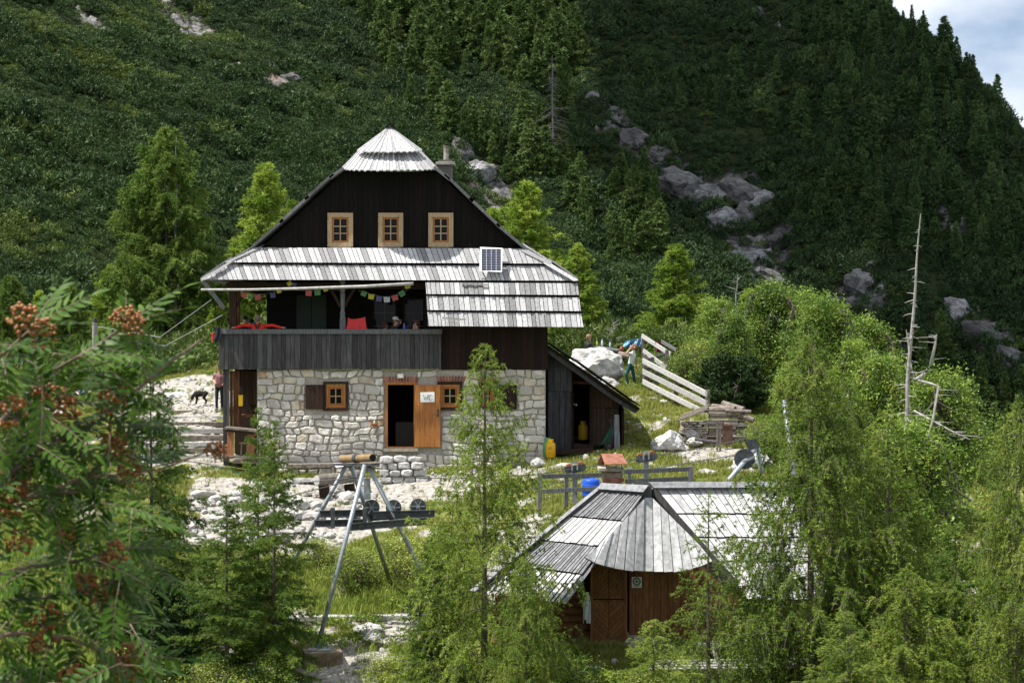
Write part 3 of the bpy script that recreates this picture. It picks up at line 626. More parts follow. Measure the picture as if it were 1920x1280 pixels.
# floor slab, railing ---------------------------------------------
fl = MB(); zz = P(0, 692, 54.8).z; xl = P(410, 0, 54.8).x; xr = P(826, 0, 54.8).x
fl.box(((xl + xr) / 2, 57.0, zz + .10), (xr - xl, 4.3, .18)); fl.box((xl + .75, 60.7, zz + .10), (1.45, 3.0, .18)); fl.build('balcony_floor', M['brownwood'], hut)
rail = MB().prism(rect(403, 829, 617, 626), wall_plane(54.78), -.1, .06).build('top_rail', M['greywood'], hut, bevel=.01)
b2 = MB(); b2.prism(rect(409, 827, 684, 689), wall_plane(54.84), -.08, 0); b2.prism(rect(409, 827, 630, 635), wall_plane(54.84), -.08, 0); b2.build('rail_batten', M['railwood'], hut)
planks(rect(409.5, 827, 626, 692), wall_plane(54.82), 9.1, hut, 'rail_board', M['railwood'], thick=.022, gap=.55, jit=.2, wavy=0, rnd=rs)
pls = PL(P(410, 640, 54.9), P(410, 640, 60) + Vector((P(410, 0, 54.9).x - P(410, 0, 60).x, 0, 0)), P(410, 600, 54.9))
sd = MB()
for i in range(26):
    yq = 55.0 + i * .28; sd.box((xl + .03, yq, P(0, 659, 54.9).z), (.03, .26, 1.1))
sd.box((xl + .03, 58.5, P(0, 621, 54.9).z), (.13, 7.2, .14)); sd.build('side_railing', M['railwood'], hut)
# posts and braces under the eaves
def post(px, Y, y0, y1, wpx, mat, name='post', dpt=.16):
    a = P(px, y1, Y); b = P(px, y0, Y); return MB().beam(a, b, wpx / F * Y, dpt, up=(0, 1, 0)).build(name, mat, hut, bevel=.012)
post(437, 54.95, 528, 620, 13, M['brownwood']); post(447, 55.6, 528, 690, 6, M['redwood'])
tp = MB(); prof = [(.095, 0), (.095, .35), (.07, .42), (.085, .5), (.06, .6), (.075, 1.0), (.085, 1.12), (.06, 1.17), (.1, 1.25), (.1, 1.62)]
tp.lathe(P(642.5, 617, 54.95), prof, 10); tp.build('turned_post', M['greywood'], hut)
for px in (440, 642):
    for s in (-1, 1):
        if px == 440 and s < 0: continue
        arc = [P(px + s * (4 + 30 * t), 575 - 40 * math.sin(t * 1.57), 54.97) for t in (0, .25, .5, .75, 1)]
        MB().tube(arc, .05, 6).build('brace', M['brownwood'], hut)
post(437, 60, 528, 690, 11, M['brownwood']); post(437, 62, 528, 690, 11, M['brownwood'])
eb = MB(); eb.beam(P(425, 536, 54.97), P(800, 536, 54.97), .18, .2); eb.box((P(437, 0, 54.95).x, 58.7, P(0, 536, 54.97).z), (.18, 7.2, .2)); eb.build('eave_beam', M['brownwood'], hut)
ml = MB().tube([P(377, 543, 54.15), P(470, 543, 54.15), P(560, 541, 54.2), P(680, 537, 54.25), P(775, 531.5, 54.3)], [.035, .04, .045, .05, .05], 7); ml.build('gutter_pole', M['brightwood'], hut, smooth=True)
MB().beam(P(379, 525, 54.4), P(420, 578, 54.95), .06, .12).build('strut', M['greywood'], hut)
# ground floor, left end ------------------------------------------
E = wall_plane(54.93)
planks(rect(418, 431, 692, 866), E, 6.2, hut, 'corner_board', M['railwood'], thick=.04, gap=.4, rnd=rs)
MB().prism(rect(419, 430, 693, 880), E, -.3, -.003).build('corner_post', M['railwood'], hut)
planks(rect(431, 449, 695, 800), wall_plane(55.15), 6, hut, 'partition_board', M['redwood'], thick=.03, gap=.4, rnd=rs)
planks(rect(441, 453, 765, 812), wall_plane(55.3), 6, hut, 'partition_board', M['redwood'], thick=.03, gap=.4, rnd=rs)
bk = MB().prism(rect(440, 482, 692, 860), wall_plane(57.4), -.1, 0).build('porch_back_wall', M['brownwood'], hut)
planks(rect(452, 482, 696, 758), wall_plane(57.2), 7, hut, 'partition_board', nmat('porch_brown_wood', (.03, .018, .012), (.075, .042, .028), scale=4, stretch=(8, 8, .7), objvar=.3), thick=.03, gap=.9, rnd=rs)
MB().beam(P(446, 779, 55.6), P(482, 779, 55.6), .5, .08).build('shelf_board', M['redwood'], hut)
MB().beam(P(440, 864, 55.2), P(482, 864, 55.2), .7, .12).build('porch_step', M['barkwood'], hut)

# roof ------------------------------------------------------------
YP0, YP1 = 55.22, 54.4
pent = PL(P(480, 465, YP0), P(985, 465, YP0), P(700, 524, YP1))
skirt = PL(P(800, 528, 54.42), P(1083, 528, 54.42), P(900, 612, 53.75))
def side_tiers(sgn):
    X = lambda px: px
    tiers = [((645, 316), (622, 337)), ((626, 327), (576, 377)), ((580, 369), (529, 420)), ((533, 412), (479, 464))] if sgn < 0 else [((816, 314), (842, 340)), ((836, 327), (886, 381)), ((882, 372), (936, 428)), ((932, 420), (990, 474))]
    bell = [((486, 457), (427, 493)), ((431, 486), (377, 524))] if sgn < 0 else [((980, 459), (1034, 494)), ((1030, 487), (1083, 525))]
    for (a, b) in tiers:
        A = P(*a, YA); B = P(*b, YA); d = (B - A).normalized(); n = Vector((-d.z, 0, d.x)); n = n if n.z > 0 else -n
        th = .09; q = [A + n * .02, B + n * .085, B + n * (.085 - th), A + n * (.02 - th)]
        r0 = [k + Vector((0, 54.93 - YA, 0)) for k in q]; r1 = [k + Vector((0, 62.8 - YA, 0)) for k in q]
        MB().hexa(r0, r1).build('side_shingle_tier', M['greywood'], roof)
    for i, (a, b) in enumerate(bell):
        ya, yb = (YP0 + .03, (YP0 + YP1) / 2 + .02) if i == 0 else ((YP0 + YP1) / 2 + .06, YP1 + .0)
        A = P(*a, ya); B = P(*b, yb); th = Vector((0, 0, .06))
        A2 = Vector((A.x, 62.5, A.z)); B2 = Vector((B.x, 63.2, B.z))
        MB().hexa([A + th, B + th * 1.3, B2 + th * 1.3, A2 + th], [A, B + th * .1, B2 + th * .1, A2]).build('side_shingle_tier', M['shingle'], roof)
roof = MB()
rb = P(730, 240, YA); roof.hexa([P(646, 322, YA), P(495, 460, YA), P(970, 460, YA), P(818, 322, YA)], [Vector((p.x, 62.6, p.z)) for p in (P(646, 322, YA), P(495, 460, YA), P(970, 460, YA), P(818, 322, YA))])
roof = roof.build('roof', M['darkwood'], hut)
side_tiers(-1); side_tiers(1)
# upper side slopes behind the rounded hood, up to the ridge
for s, c in ((-1, (646, 318)), (1, (816, 316))):
    A = P(*c, YA); Bq = Vector((P(730, 240, YA).x, YA, P(730, 240, YA).z)); n = Vector((s * .6, 0, .8)) * .07
    MB().hexa([Vector((A.x, 55.25, A.z)), Vector((Bq.x, 56.0, Bq.z)), Vector((Bq.x, 62.8, Bq.z)), Vector((A.x, 62.8, A.z))], [Vector((A.x, 55.25, A.z)) - n, Vector((Bq.x, 56.0, Bq.z)) - n, Vector((Bq.x, 62.8, Bq.z)) - n, Vector((A.x, 62.8, A.z)) - n]).build('upper_slope', M['greywood'], roof)
# boarding under the pent and the rafters' soffit
sf = MB(); sf.prism([(478, 465), (987, 466), (1080, 524.5), (383, 523)], pent, -.10, -.03); sf.prism([(799, 527), (1084, 528), (1093, 611), (802, 610)], skirt, -.09, -.03)
sf.prism([(470, 497), (1010, 497), (1070, 521), (400, 521)], PL(P(400, 521, 54.5), P(1000, 521, 54.5), P(600, 521, 56.0)) if False else pent, -.16, -.11); sf.build('roof_boarding', M['darkwood'], roof)
so_ = MB(); za = P(0, 522, 54.5).z
so_.hexa([Vector((P(395, 0, 54.6).x, 54.55, za)), Vector((P(1070, 0, 54.6).x, 54.55, za)), Vector((P(1070, 0, 54.6).x, 62.6, za)), Vector((P(395, 0, 54.6).x, 62.6, za))], [Vector((P(395, 0, 54.6).x, 54.55, za + .04)), Vector((P(1070, 0, 54.6).x, 54.55, za + .04)), Vector((P(1070, 0, 54.6).x, 62.6, za + .04)), Vector((P(395, 0, 54.6).x, 62.6, za + .04))]); so_.build('soffit', M['darkwood'], roof)
SH = dict(slant=-.36, gap=1.0, jit=.28, thick=.032, rnd=rs)
planks([(478, 464), (987, 466), (1034, 494), (427, 491.5)], pent, 9.3, roof, 'shingle', M['shingle'], t0=.10, **SH)
planks([(419, 496.2), (1041, 498.5), (1083, 526), (380, 524)], pent, 9.3, roof, 'shingle', M['shingle'], t0=.0, **SH)
SK = dict(slant=-.12, gap=1.0, jit=.3, thick=.034, rnd=rs)
planks([(798, 529.5), (1083, 531), (1085.5, 553), (799.5, 551)], skirt, 9.0, roof, 'shingle', M['shingle'], t0=.13, **SK)
planks([(799.5, 555), (1086, 557.5), (1089, 583), (801, 581)], skirt, 9.0, roof, 'shingle', M['shingle'], t0=.065, **SK)
planks([(801, 585), (1089.5, 587.5), (1094, 613), (803, 611)], skirt, 9.0, roof, 'shingle', M['shingle'], t0=.0, **SK)
# hip caps
for a, b, ya, yb in (((541, 466), (427, 491), 0, 0),):
    pass
for quad in ([(497, 458), (482, 468), (427, 493), (421, 491)], [(439, 489), (380, 526), (375, 523), (427, 492)], [(983, 464), (1036, 494), (1030, 497), (976, 470)], [(1025, 489), (1085, 525), (1076, 527), (1018, 493)]):
    MB().prism(quad, pent, .13, .18).build('hip_board', M['shingle'], roof)
# rounded hood of two tiers (half cone)
def hood_tier(apex_px, y_top, y_bot, hw_top, hw_bot, ytd, ybd, n, name, mat, lift):
    mb = MB(); cx0 = 730.5
    def pt(t, f):
        a = math.pi * (t - .5) * 1.0
        hw = hw_top + (hw_bot - hw_top) * f; dp = ytd + (ybd - ytd) * f
        yv = y_top + (y_bot - y_top) * f + 3.2 * math.cos(a) * f
        sx_ = math.sin(a); Y = 55.35 - dp * math.cos(a) + (.45 * (1 - f))
        return P(cx0 + hw * sx_, yv, Y)
    for i in range(n):
        t0, t1 = i / n + .0012, (i + 1) / n - .0012; up = Vector((0, -.35, .94)) * (lift + (.022 if i % 2 else .0) + rs.uniform(0, .008)); dn = Vector((0, 0, -.03))
        e = rs.uniform(-.006, .01)
        q = [pt(t0, 0), pt(t1, 0), pt(t1, .5), pt(t1, 1 + e), pt(t0, 1 + e), pt(t0, .5)]
        mb.hexa([k + up for k in q], [k + up + dn for k in q])
    o = mb.build(name, mat, roof); o['kind'] = 'stuff'; return o
hood_tier(0, 249, 292, 2.5, 61, .02, .62, 30, 'hood_shingles', M['hoodshingle'], .17)
hood_tier(0, 279, 316.5, 54, 91, .50, 1.08, 44, 'hood_shingles', M['hoodshingle'], .0)
cp = MB(); cp.prism([(722, 238), (731, 229), (743, 240), (738, 241), (731, 235), (725, 240)], wall_plane(55.7), -.5, .1); cp.build('ridge_cap', M['darkwood'], roof)
hu = MB()
for i in range(24):
    t0, t1 = i / 24, (i + 1) / 24
    def ep(t, o=0.0): a = math.pi * (t - .5); return P(730.5 + 88 * math.sin(a), 317 + 2.6 * math.cos(a), 55.35 - 1.02 * math.cos(a)) + Vector((0, 0, o))
    ap = P(730.5, 300, 55.33); hu.hexa([ep(t0), ep(t1), ap], [ep(t0, .03), ep(t1, .03), ap + Vector((0, 0, .03))])
hu.build('hood_soffit', M['darkwood'], roof)
for (a, b) in (((866, 532), (915, 534)), ((829, 596), (873, 599))):
    MB().beam(skirt.on(*a, .22), skirt.on(*b, .22), .05, .05).build('roof_batten', M['brightwood'], roof)
# chimney
ch = MB(); ch.box(P(834.5, 330, 58) + Vector((0, .3, 0)), (.45, .55, 1.1)); chim = ch.build('chimney', flat('chimney_render', (.10, .095, .085)), roof)
MB().box(P(835, 306.5, 58) + Vector((0, .3, 0)), (.64, .75, .10)).build('cap_slab', M['concrete'], chim, bevel=.01)
MB().lathe(P(836, 304, 58) + Vector((0, .2, 0)), [(.09, 0), (.085, .3), (.085, .52), (.095, .53), (.095, .57), (.07, .57)], 12).build('flue_pipe', nmat('stained_flue', (.10, .07, .055), (.42, .40, .38), scale=2.5), chim, smooth=False)

# things fixed on the hut -------------------------------------------
sp_ = PL(P(900, 463, 54.62), P(943, 464, 54.62), P(900, 509, 54.2))
t = thing('solar_panel', 'small solar panel on the shingle roof', 'solar panel', P(921, 509, 54.3))
MB().prism([(900, 463), (942.5, 465), (941, 510), (899, 508)], sp_, 0, .03).build('frame', M['alu'], t)
mb = MB()
for i in range(4):
    for j in range(9):
        x0 = 903 + i * 9.2; y0 = 466.6 + j * 4.55; mb.prism([(x0, y0), (x0 + 8.6, y0 + .1), (x0 + 8.5, y0 + 4.15), (x0 - .1, y0 + 4.05)], sp_, .031, .034)
mb.build('cells', M['cell'], t)
mb = MB()
for yy in (476, 501): mb.beam(sp_.on(893, yy, -.03), sp_.on(950, yy + 2, -.03), .03, .03)
mb.beam(sp_.on(905, 505, -.03), pent.on(905, 512, .02), .03, .03); mb.beam(sp_.on(938, 505, -.03), pent.on(938, 512, .02), .03, .03); mb.build('bracket', M['alu'], t)
t = thing('wc_sign', 'white paper sign reading WC on the open orange door', 'sign', P(801, 754, 54.8))
DP = wall_plane(54.83); MB().prism([(788, 735), (814.5, 734.5), (815, 753.5), (788.3, 754)], DP, 0, .004).build('paper', M['paper'], t)
ink = MB()
def stroke(pts, pl, off, r, mbk):
    mbk.tube([pl.on(x, y, off) for x, y in pts], r, 5)
stroke([(794, 739.5), (796, 749), (798.5, 742.5), (801, 749), (802.5, 739)], DP, .008, .0065, ink)
stroke([(808.5, 740.5), (806.5, 739.7), (804.8, 741.5), (804.2, 744.5), (804.8, 748), (806.5, 749.5), (808.6, 748.6)], DP, .008, .0065, ink); ink.build('lettering', M['ink'], t)
t = thing('wall_lamp', 'small cream box lamp above the doorway', 'lamp', P(751, 709, 54.9)); MB().prism(rect(744.5, 757, 700, 709), W55, .06, .17).build('housing', M['cream'], t, bevel=.012); MB().prism(rect(746.5, 755, 702, 707.2), W55, .171, .185).build('cover', M['paper'], t, bevel=.006)
t = thing('wall_shelf', 'tiny orange wall shelf left of the doorway', 'shelf', P(702, 799, 54.9)); mb = MB(); mb.prism(rect(697, 708, 794.5, 796), W55, .05, .17); mb.prism([(699, 799), (706, 799), (707.5, 796), (697.5, 796)], W55, .05, .08); mb.build('board', M['orangewood'], t)
o = MB().lathe(W55.on(702, 794.4, .11), [(.03, 0), (.032, .02), (.032, .06), (.014, .09), (.014, .11)], 10).build('bottle', M['white'], None, smooth=True); tag(o, 'tiny white bottle on the orange wall shelf', 'bottle')
t = thing('yellow_box', 'bright yellow box hanging on porch boards left of the stone wall', 'box', P(451, 762, 55)); mb = MB(); mb.prism(rect(447, 455, 742.5, 761), wall_plane(55.0), -.1, .04); mb.build('body', M['yellow'], t, bevel=.01); MB().prism(rect(446.4, 455.6, 740.5, 742.5), wall_plane(55.0), -.11, .05).build('lid', M['yellow'], t)
# prayer flags ------------------------------------------------------
FC = {'y': flat('flag_yellow', (0.372, 0.312, 0.024)), 'g': flat('flag_green', (0.06, 0.156, 0.06)), 'b': flat('flag_blue', (0.06, 0.06, 0.144)), 'r': flat('flag_red', (0.33, 0.072, 0.06)), 'w': flat('flag_white', (0.33, 0.336, 0.348))}
def flags(label, pts, Y, seq):
    t = thing('prayer_flags', label, 'flags', P(*pts[0], Y)); MB().tube([P(x, y, Y) for x, y in pts], .008, 4).build('cord', M['wire'], t)
    for x, y, c, a, s in seq:
        w_, h_ = 10.5 * s, 9.2 * s; ca, sa = math.cos(a), math.sin(a); V = []; Fc = []
        for j in range(4):
            for i in range(4):
                u, v = (i / 3 - .5) * w_ * (1 - .12 * j / 3), j / 3 * h_; q = P(x + u * ca - v * sa, y + u * sa + v * ca, Y + .03 * math.sin(i * 2.1 + j * 1.3 + x)); V.append(q)
        V += [v + Vector((0, .006, 0)) for v in V]
        for k in (0, 16):
            for j in range(3):
                for i in range(3): Fc.append((k + j * 4 + i, k + j * 4 + i + 1, k + j * 4 + i + 5, k + j * 4 + i + 4))
        MB().add(V, Fc).build('flag', FC[c], t, smooth=True)
flags('string of coloured prayer flags sagging between turned post and shingle roof', [(672, 545), (690, 550), (715, 556), (735, 557), (755, 550), (768, 540), (775, 531)], 54.55,
      [(684, 546, 'g', .4, 1.05), (697, 551, 'y', .2, 1.1), (711, 555, 'b', .05, 1.1), (725, 556, 'w', -.05, 1.15), (739, 553, 'r', -.3, 1.15), (751, 546, 'g', -.55, 1.1), (763, 531, 'y', -.2, 1.1)])
flags('string of faded prayer flags hanging under the left end of the eave', [(450, 548), (480, 552), (510, 549), (535, 541), (560, 544), (585, 545), (612, 541), (640, 545)], 54.62,
      [(458, 548, 'r', .1, 1.0), (470, 553, 'g', .1, .9), (483, 552, 'r', -.1, 1.1), (511, 549, 'b', -.1, 1.0), (522, 541, 'y', -.2, .9), (541, 528, 'y', -.5, .9), (553, 530, 'b', .3, .8), (579, 544, 'r', .05, 1.15), (595, 543, 'g', -.05, 1.15), (609, 538, 'y', -.3, .9)])
# cloths on the railing
def cloth(name, label, cat, outline_fn, nu, nv, mat, parent=None):
    V = []; Fc = []
    for j in range(nv + 1):
        for i in range(nu + 1): V.append(outline_fn(i / nu, j / nv))
    k = len(V); V += [v + Vector((0, .012, 0)) for v in V]
    for b in (0, k):
        for j in range(nv):
            for i in range(nu): Fc.append((b + j * (nu + 1) + i, b + j * (nu + 1) + i + 1, b + (j + 1) * (nu + 1) + i + 1, b + (j + 1) * (nu + 1) + i))
    o = MB().add(V, Fc).build(name, mat, parent, smooth=True); return tag(o, label, cat) if label else o
cloth('towel', 'red towel draped over a chair back behind the railing', 'towel', lambda u, v: P(652 + 33 * u + (u - .5) * 10 * v ** 2, 597 + 3 * math.sin(u * 5) * (1 - v) * .4 + 24 * v - (1.5 if abs(u - .5) > .42 else 0) * (1 - v), 55.0 - .10 * v + .035 * math.sin(u * 17 + v * 3) * (.3 + v)), 14, 8, flat('red_towel', (.55, .045, .05), rough=.9))
cloth('jacket', 'dark jacket hung over the left end of the top rail', 'jacket', lambda u, v: P(401 + 12 * u + 2 * math.sin(v * 4), 613 + 30 * v * (.75 + .25 * math.sin(u * 3)), 54.66 + .03 * math.sin(u * 9 + v * 3)), 8, 8, flat('dark_jacket', (.018, .021, .03), rough=.9))
cloth('scarf', 'bright red cloth hanging beside the dark jacket on the rail end', 'cloth', lambda u, v: P(397 + 7 * u, 625 + 15 * v - 3 * u, 54.85 + .03 * math.sin(u * 9 + v * 3)), 6, 6, flat('red_scarf', (.60, .02, .015), rough=.9))

# ------------------------------------------------------------ lean-to shed on the right of the hut
shed = thing('shed', 'dark plank lean-to shed against the right side of the hut', 'shed', GP(1095, 56))
S0 = wall_plane(55.5); S1 = wall_plane(56.1)
rf = MB(); q0 = [P(1026, 646, 54.9), P(1200, 765, 54.9), P(1197, 770, 54.9), P(1026, 652, 54.9)]; rf.hexa(q0, [p + Vector((0, 4.8, 0)) for p in q0]); srf = rf.build('roof', M['darkwood'], shed)
bb = MB(); bb.prism([(1027, 653), (1030, 653), (1150, 741), (1145, 746), (1027, 662)], wall_plane(55.0), -.04, 0); bb.prism([(1150, 741), (1197, 770), (1190, 775), (1143, 745)], wall_plane(55.05), -.04, 0); bb.build('barge_board', M['railwood'], srf)
for k, (x0, y0, x1, y1) in enumerate(((1030, 646, 1083, 682), (1078, 677, 1140, 722), (1134, 717, 1199, 764))):
    sh_ = MB(); a = [P(x0, y0 - 1, 54.86), P(x1, y1 - 1.5, 54.86), P(x1, y1 + .8, 54.86), P(x0, y0 + .5, 54.86)]; sh_.hexa([p + Vector((.03, 0, .05)) for p in a], [p + Vector((.03, 4.9, .05)) for p in a]); sh_.build('shingle_tier', M['railwood'], srf)
SD = nmat('shed_grey_black_wood', (.020, .021, .024), (.055, .055, .06), scale=4, stretch=(8, 8, .7), objvar=.3, bump=.4, bdist=.008)
MB().prism([(1027, 652), (1071, 683), (1071, 846), (1027, 846)], S0, -.06, -.004).build('wall_backing', M['darkwood'], shed); MB().prism([(1109, 710), (1160, 745), (1160, 834), (1109, 834)], S1, -.06, -.004).build('wall_backing', M['darkwood'], shed)
planks([(1027, 650), (1072, 681), (1072, 733), (1027, 733)], S0, 11, shed, 'wall_plank', SD, thick=.03, gap=.6, rnd=rs)
planks(rect(1027, 1071, 734, 846), S0, 10.5, shed, 'wall_plank', SD, thick=.035, gap=.6, rnd=rs)
planks([(1109, 708), (1160, 742), (1160, 764), (1109, 764)], S1, 9, shed, 'wall_plank', nmat('shed_brown_wood', (.03, .017, .011), (.075, .04, .026), scale=4, stretch=(8, 8, .7), objvar=.3), thick=.03, gap=.6, rnd=rs)
planks(rect(1109, 1160, 765, 834), S1, 8, shed, 'wall_plank', nmat('shed_brown_wood_b', (.025, .016, .012), (.06, .036, .026), scale=4, stretch=(8, 8, .7), objvar=.3), thick=.03, gap=.6, rnd=rs)
c_ = MB(); c_.prism([(1015, 650), (1168, 752), (1168, 855), (1015, 855)], wall_plane(59.5), -.1, 0); c_.prism([(1072, 680), (1110, 706), (1110, 719), (1072, 717)], S1, -.05, 0)
xq = P(1168, 0, 56.1).x; c_.box((xq, 57.9, P(0, 805, 56).z), (.08, 3.5, 1.3)); c_.build('shed_shell', M['brownwood'], shed)
for px, y0, y1, w_ in ((1073.5, 700, 846, 4), (1107.5, 722, 838, 4)): MB().prism(rect(px - w_ / 2, px + w_ / 2, y0, y1), S1, -.05, .12).build('door_post', M['brownwood'], shed)
MB().prism([(1073, 714), (1121, 717), (1121, 721), (1073, 719)], S1, 0, .1).build('door_head', M['redwood'], shed)
MB().prism([(1152, 777), (1160.5, 777), (1163, 845), (1152, 845)], wall_plane(55.3), 0, .04).build('support_board', M['greywood'], shed)
MB().beam(P(1074, 835, 55.8), P(1112, 838, 55.8), .4, .15).build('doorstep', M['brownwood'], shed); MB().beam(P(1040, 848, 55.3), P(1112, 843, 55.3), .14, .14).build('sill_beam', M['brownwood'], shed)
MB().tube([P(1076, 757, 55.9), P(1081, 760, 55.8), P(1081, 757, 55.75)], .02, 6).build('door_handle', M['brightwood'], shed)

# ------------------------------------------------------------ lower cabin
cab = thing('cabin', 'small log cabin with silvery board roof and herringbone door below the hut', 'cabin', P(1250, 1205, 41.5))
rc = random.Random(9)
Fp, Bp = P(1218, 912, 42), P(1130, 908, 43)
Lp = Fp + Vector((-.676, -.737, -.741)) * 2.66
left = PL(Fp, Bp, Lp)
CB = nmat('cabin_silver_boards', (.30, .30, .30), (.48, .48, .48), scale=4, stretch=(2, 2, 2), objvar=.2, bump=.4, bdist=.01)
CD = nmat('cabin_grey_boards', (.11, .113, .12), (.22, .224, .235), scale=4, stretch=(2, 2, 2), objvar=.25, bump=.4, bdist=.01)
def lerp(a, b, t): return (a[0] + (b[0] - a[0]) * t, a[1] + (b[1] - a[1]) * t)
def strip_planks(tl, tr, br, bl, pl, n, parent, name, mat, t0, thick, gap=.06, alt=.02, rnd=rc):
    """n boards running from the top edge to the bottom edge of a quad"""
    cut = [0.0]
    for i in range(n): cut.append(cut[-1] + rnd.uniform(.75, 1.25))
    cut = [c / cut[-1] for c in cut]
    for i in range(n):
        g = gap / n; a, b = cut[i] + g, cut[i + 1] - g; e = rnd.uniform(-.8, .8)
        q = [lerp(tl, tr, a), lerp(tl, tr, b), lerp(bl, br, b), lerp(bl, br, a)]; q[2] = (q[2][0], q[2][1] + e); q[3] = (q[3][0], q[3][1] + e)
        MB().prism(q, pl, t0 + (alt if i % 2 else 0), t0 + thick + (alt if i % 2 else 0) + rnd.uniform(0, .008)).build(name, mat, parent)
croof = MB().prism([(1126, 909), (1216, 913), (1052, 1126), (890, 1108)], left, -.07, -.01).build('roof', M['darkwood'], cab)
tl0, tr0 = (1118, 917), (1206, 926); RL = lambda t: (1130 - 245 * t, 908 + 200 * t); RR = lambda t: (1216 - 166 * t, 914 + 214 * t)
for k, (a, b, n, mt_) in enumerate(((.05, .285, 19, CD), (.297, .51, 12, CB), (.522, .75, 24, CD), (.762, 1.0, 16, CB))):
    strip_planks(RL(a), RR(a), RR(b), RL(b), left, n, croof, 'roof_board', mt_, .09 - .03 * k, .03, gap=.14 if n > 15 else .08, alt=.022 if n > 15 else .008)
    # verge boards down both sides
MB().prism([(1130, 905), (1138, 905), (890, 1108), (880, 1106)], left, .12, .22).build('verge_board', CD, croof)
for a, b in ((0, .5), (.47, 1.0)):
    p, q = RR(a), RR(b); MB().prism([(p[0] + 1, p[1] - 2), (p[0] + 9, p[1]), (q[0] + 11, q[1] + 4), (q[0] + 1, q[1])], left, -.28 if a == 0 else -.25, -.02 if a == 0 else .02).build('verge_board', M['greywood'], croof)
MB().prism([(1127, 905), (1216, 909), (1206, 922), (1120, 916)], left, .19, .24).build('ridge_board', CD, croof)
MB().prism([(1203, 920), (1210, 908), (1222, 914), (1222, 943), (1216, 951), (1206, 948)], PL(P(1212, 930, 41.85), P(1222, 930, 41.88), P(1212, 950, 41.85)), 0, .09).build('gable_plug', M['railwood'], croof)
# right slope of the small gable (edge-on verge) and the long main roof
Rb = P(1384, 1098, 40.6)
gv = MB(); d = (Rb - Fp); up = Vector((0, 0, .10)); gv.hexa([Fp + up, Rb + up, Rb - up, Fp - up], [p + Vector((-.35, .45, .05)) for p in (Fp + up, Rb + up, Rb - up, Fp - up)]); gv.build('verge_board', M['railwood'], croof)
main = PL(P(1223, 906, 44.4), P(1476, 907, 44.9), P(1566, 1122, 42))
MR_ = lambda t: (1476 + 90 * t, 908 + 214 * t); ML = lambda t: (1224 + 178 * t, 908 + 214 * t)
mb = MB().prism([(1228, 912), (1474, 912), (1562, 1120), (1405, 1120)], main, -.08, -.01).build('main_roof', M['darkwood'], cab)
for k, (a, b, n) in enumerate(((.03, .25, 17), (.263, .455, 15), (.468, .665, 13), (.678, 1.0, 12))):
    strip_planks(ML(a), MR_(a), MR_(b), ML(b), main, n, mb, 'roof_board', CB, .09 - .03 * k, .03, gap=.05, alt=.012)
MB().prism([(1214, 903), (1480, 902), (1482, 913), (1220, 914)], main, .19, .27).build('ridge_board', CD, mb)
# other side of the main roof so that it closes
bk = MB(); a_, b_ = P(1224, 906, 44.4), P(1476, 907, 44.9); bk.hexa([a_, b_, b_ + Vector((.3, 3.0, -2.3)), a_ + Vector((.3, 3.0, -2.3))], [p + Vector((0, 0, -.08)) for p in (a_, b_, b_ + Vector((.3, 3.0, -2.3)), a_ + Vector((.3, 3.0, -2.3)))]); bk.build('rear_slope', CD, mb)
# curved hood of tall boards over the door
def hood(t, f):
    xb = 1096 + 240 * t; xt = 1216 + (xb - 1216) * .8; yt = 927 + abs(xt - 1216) * (1.04 if xt < 1216 else 1.0)
    yb = 1044 + 25 * math.sin(math.pi * min(1, t * 1.02)) ** .6 + 8 * t
    Yt = 41.75 - max(0, 1216 - xt) * .0135 - max(0, xt - 1216) * .0075; Yb = Yt - .45 - .35 * math.sin(math.pi * t)
    return P(xt + (xb - xt) * f, yt + (yb - yt) * f, Yt + (Yb - Yt) * f)
hd = thing  # (name kept free)
HB = nmat('hood_silver_boards', (.25, .253, .26), (.43, .434, .442), scale=4, stretch=(2, 2, 2), objvar=.2, bump=.4, bdist=.01)
hoodp = MB()
for i in range(13):
    t0, t1 = i / 13, (i + 1) / 13; hoodp.hexa([hood(t0, 0), hood(t1, 0), hood(t1, .97), hood(t0, .97)], [p + Vector((0, .05, -.04)) for p in (hood(t0, 0), hood(t1, 0), hood(t1, .97), hood(t0, .97))])
hoodp = hoodp.build('door_hood', M['greywood'], cab)
for i in range(13):
    t0, t1 = i / 13 + .003, (i + 1) / 13 - .003; up = Vector((0, -.02 - (.03 if i % 2 else 0) - rc.uniform(0, .02), .02)); e = rc.uniform(-.015, .02); q = [hood(t0, 0), hood(t1, 0), hood(t1, 1 + e), hood(t0, 1 + e)]
    MB().hexa([p + up for p in q], [p + up + Vector((0, .03, -.01)) for p in q]).build('hood_board', HB, hoodp)
# front walls, door, logs
WF = wall_plane(41.6)
CW = nmat('cabin_brown_wood', (.115, .052, .022), (.22, .105, .048), scale=4, stretch=(6, 6, .8), objvar=.18, bump=.3, bdist=.006)
mb = MB(); mb.prism([(1070, 1100), (1215, 945), (1370, 1100), (1370, 1210), (1070, 1210)], wall_plane(42.05), -.15, 0); mb.prism(rect(1385, 1545, 1100, 1215), wall_plane(42.6), -.2, 0)
a_, b_ = P(1545, 0, 42.6), P(930, 0, 43); mb.box((a_.x, 44.4, -6.6), (.2, 3.6, 2.2)); mb.box(((a_.x + b_.x) / 2 + 1, 46.3, -6.4), (a_.x - b_.x - 2, .2, 1.6)); mb.build('wall_core', M['brownwood'], cab)
planks([(1180, 1205), (1385, 1205), (1385, 1103), (1345, 1062), (1180, 1062)], wall_plane(41.95), 13, cab, 'wall_plank', CW, thick=.04, gap=.5, rnd=rc)
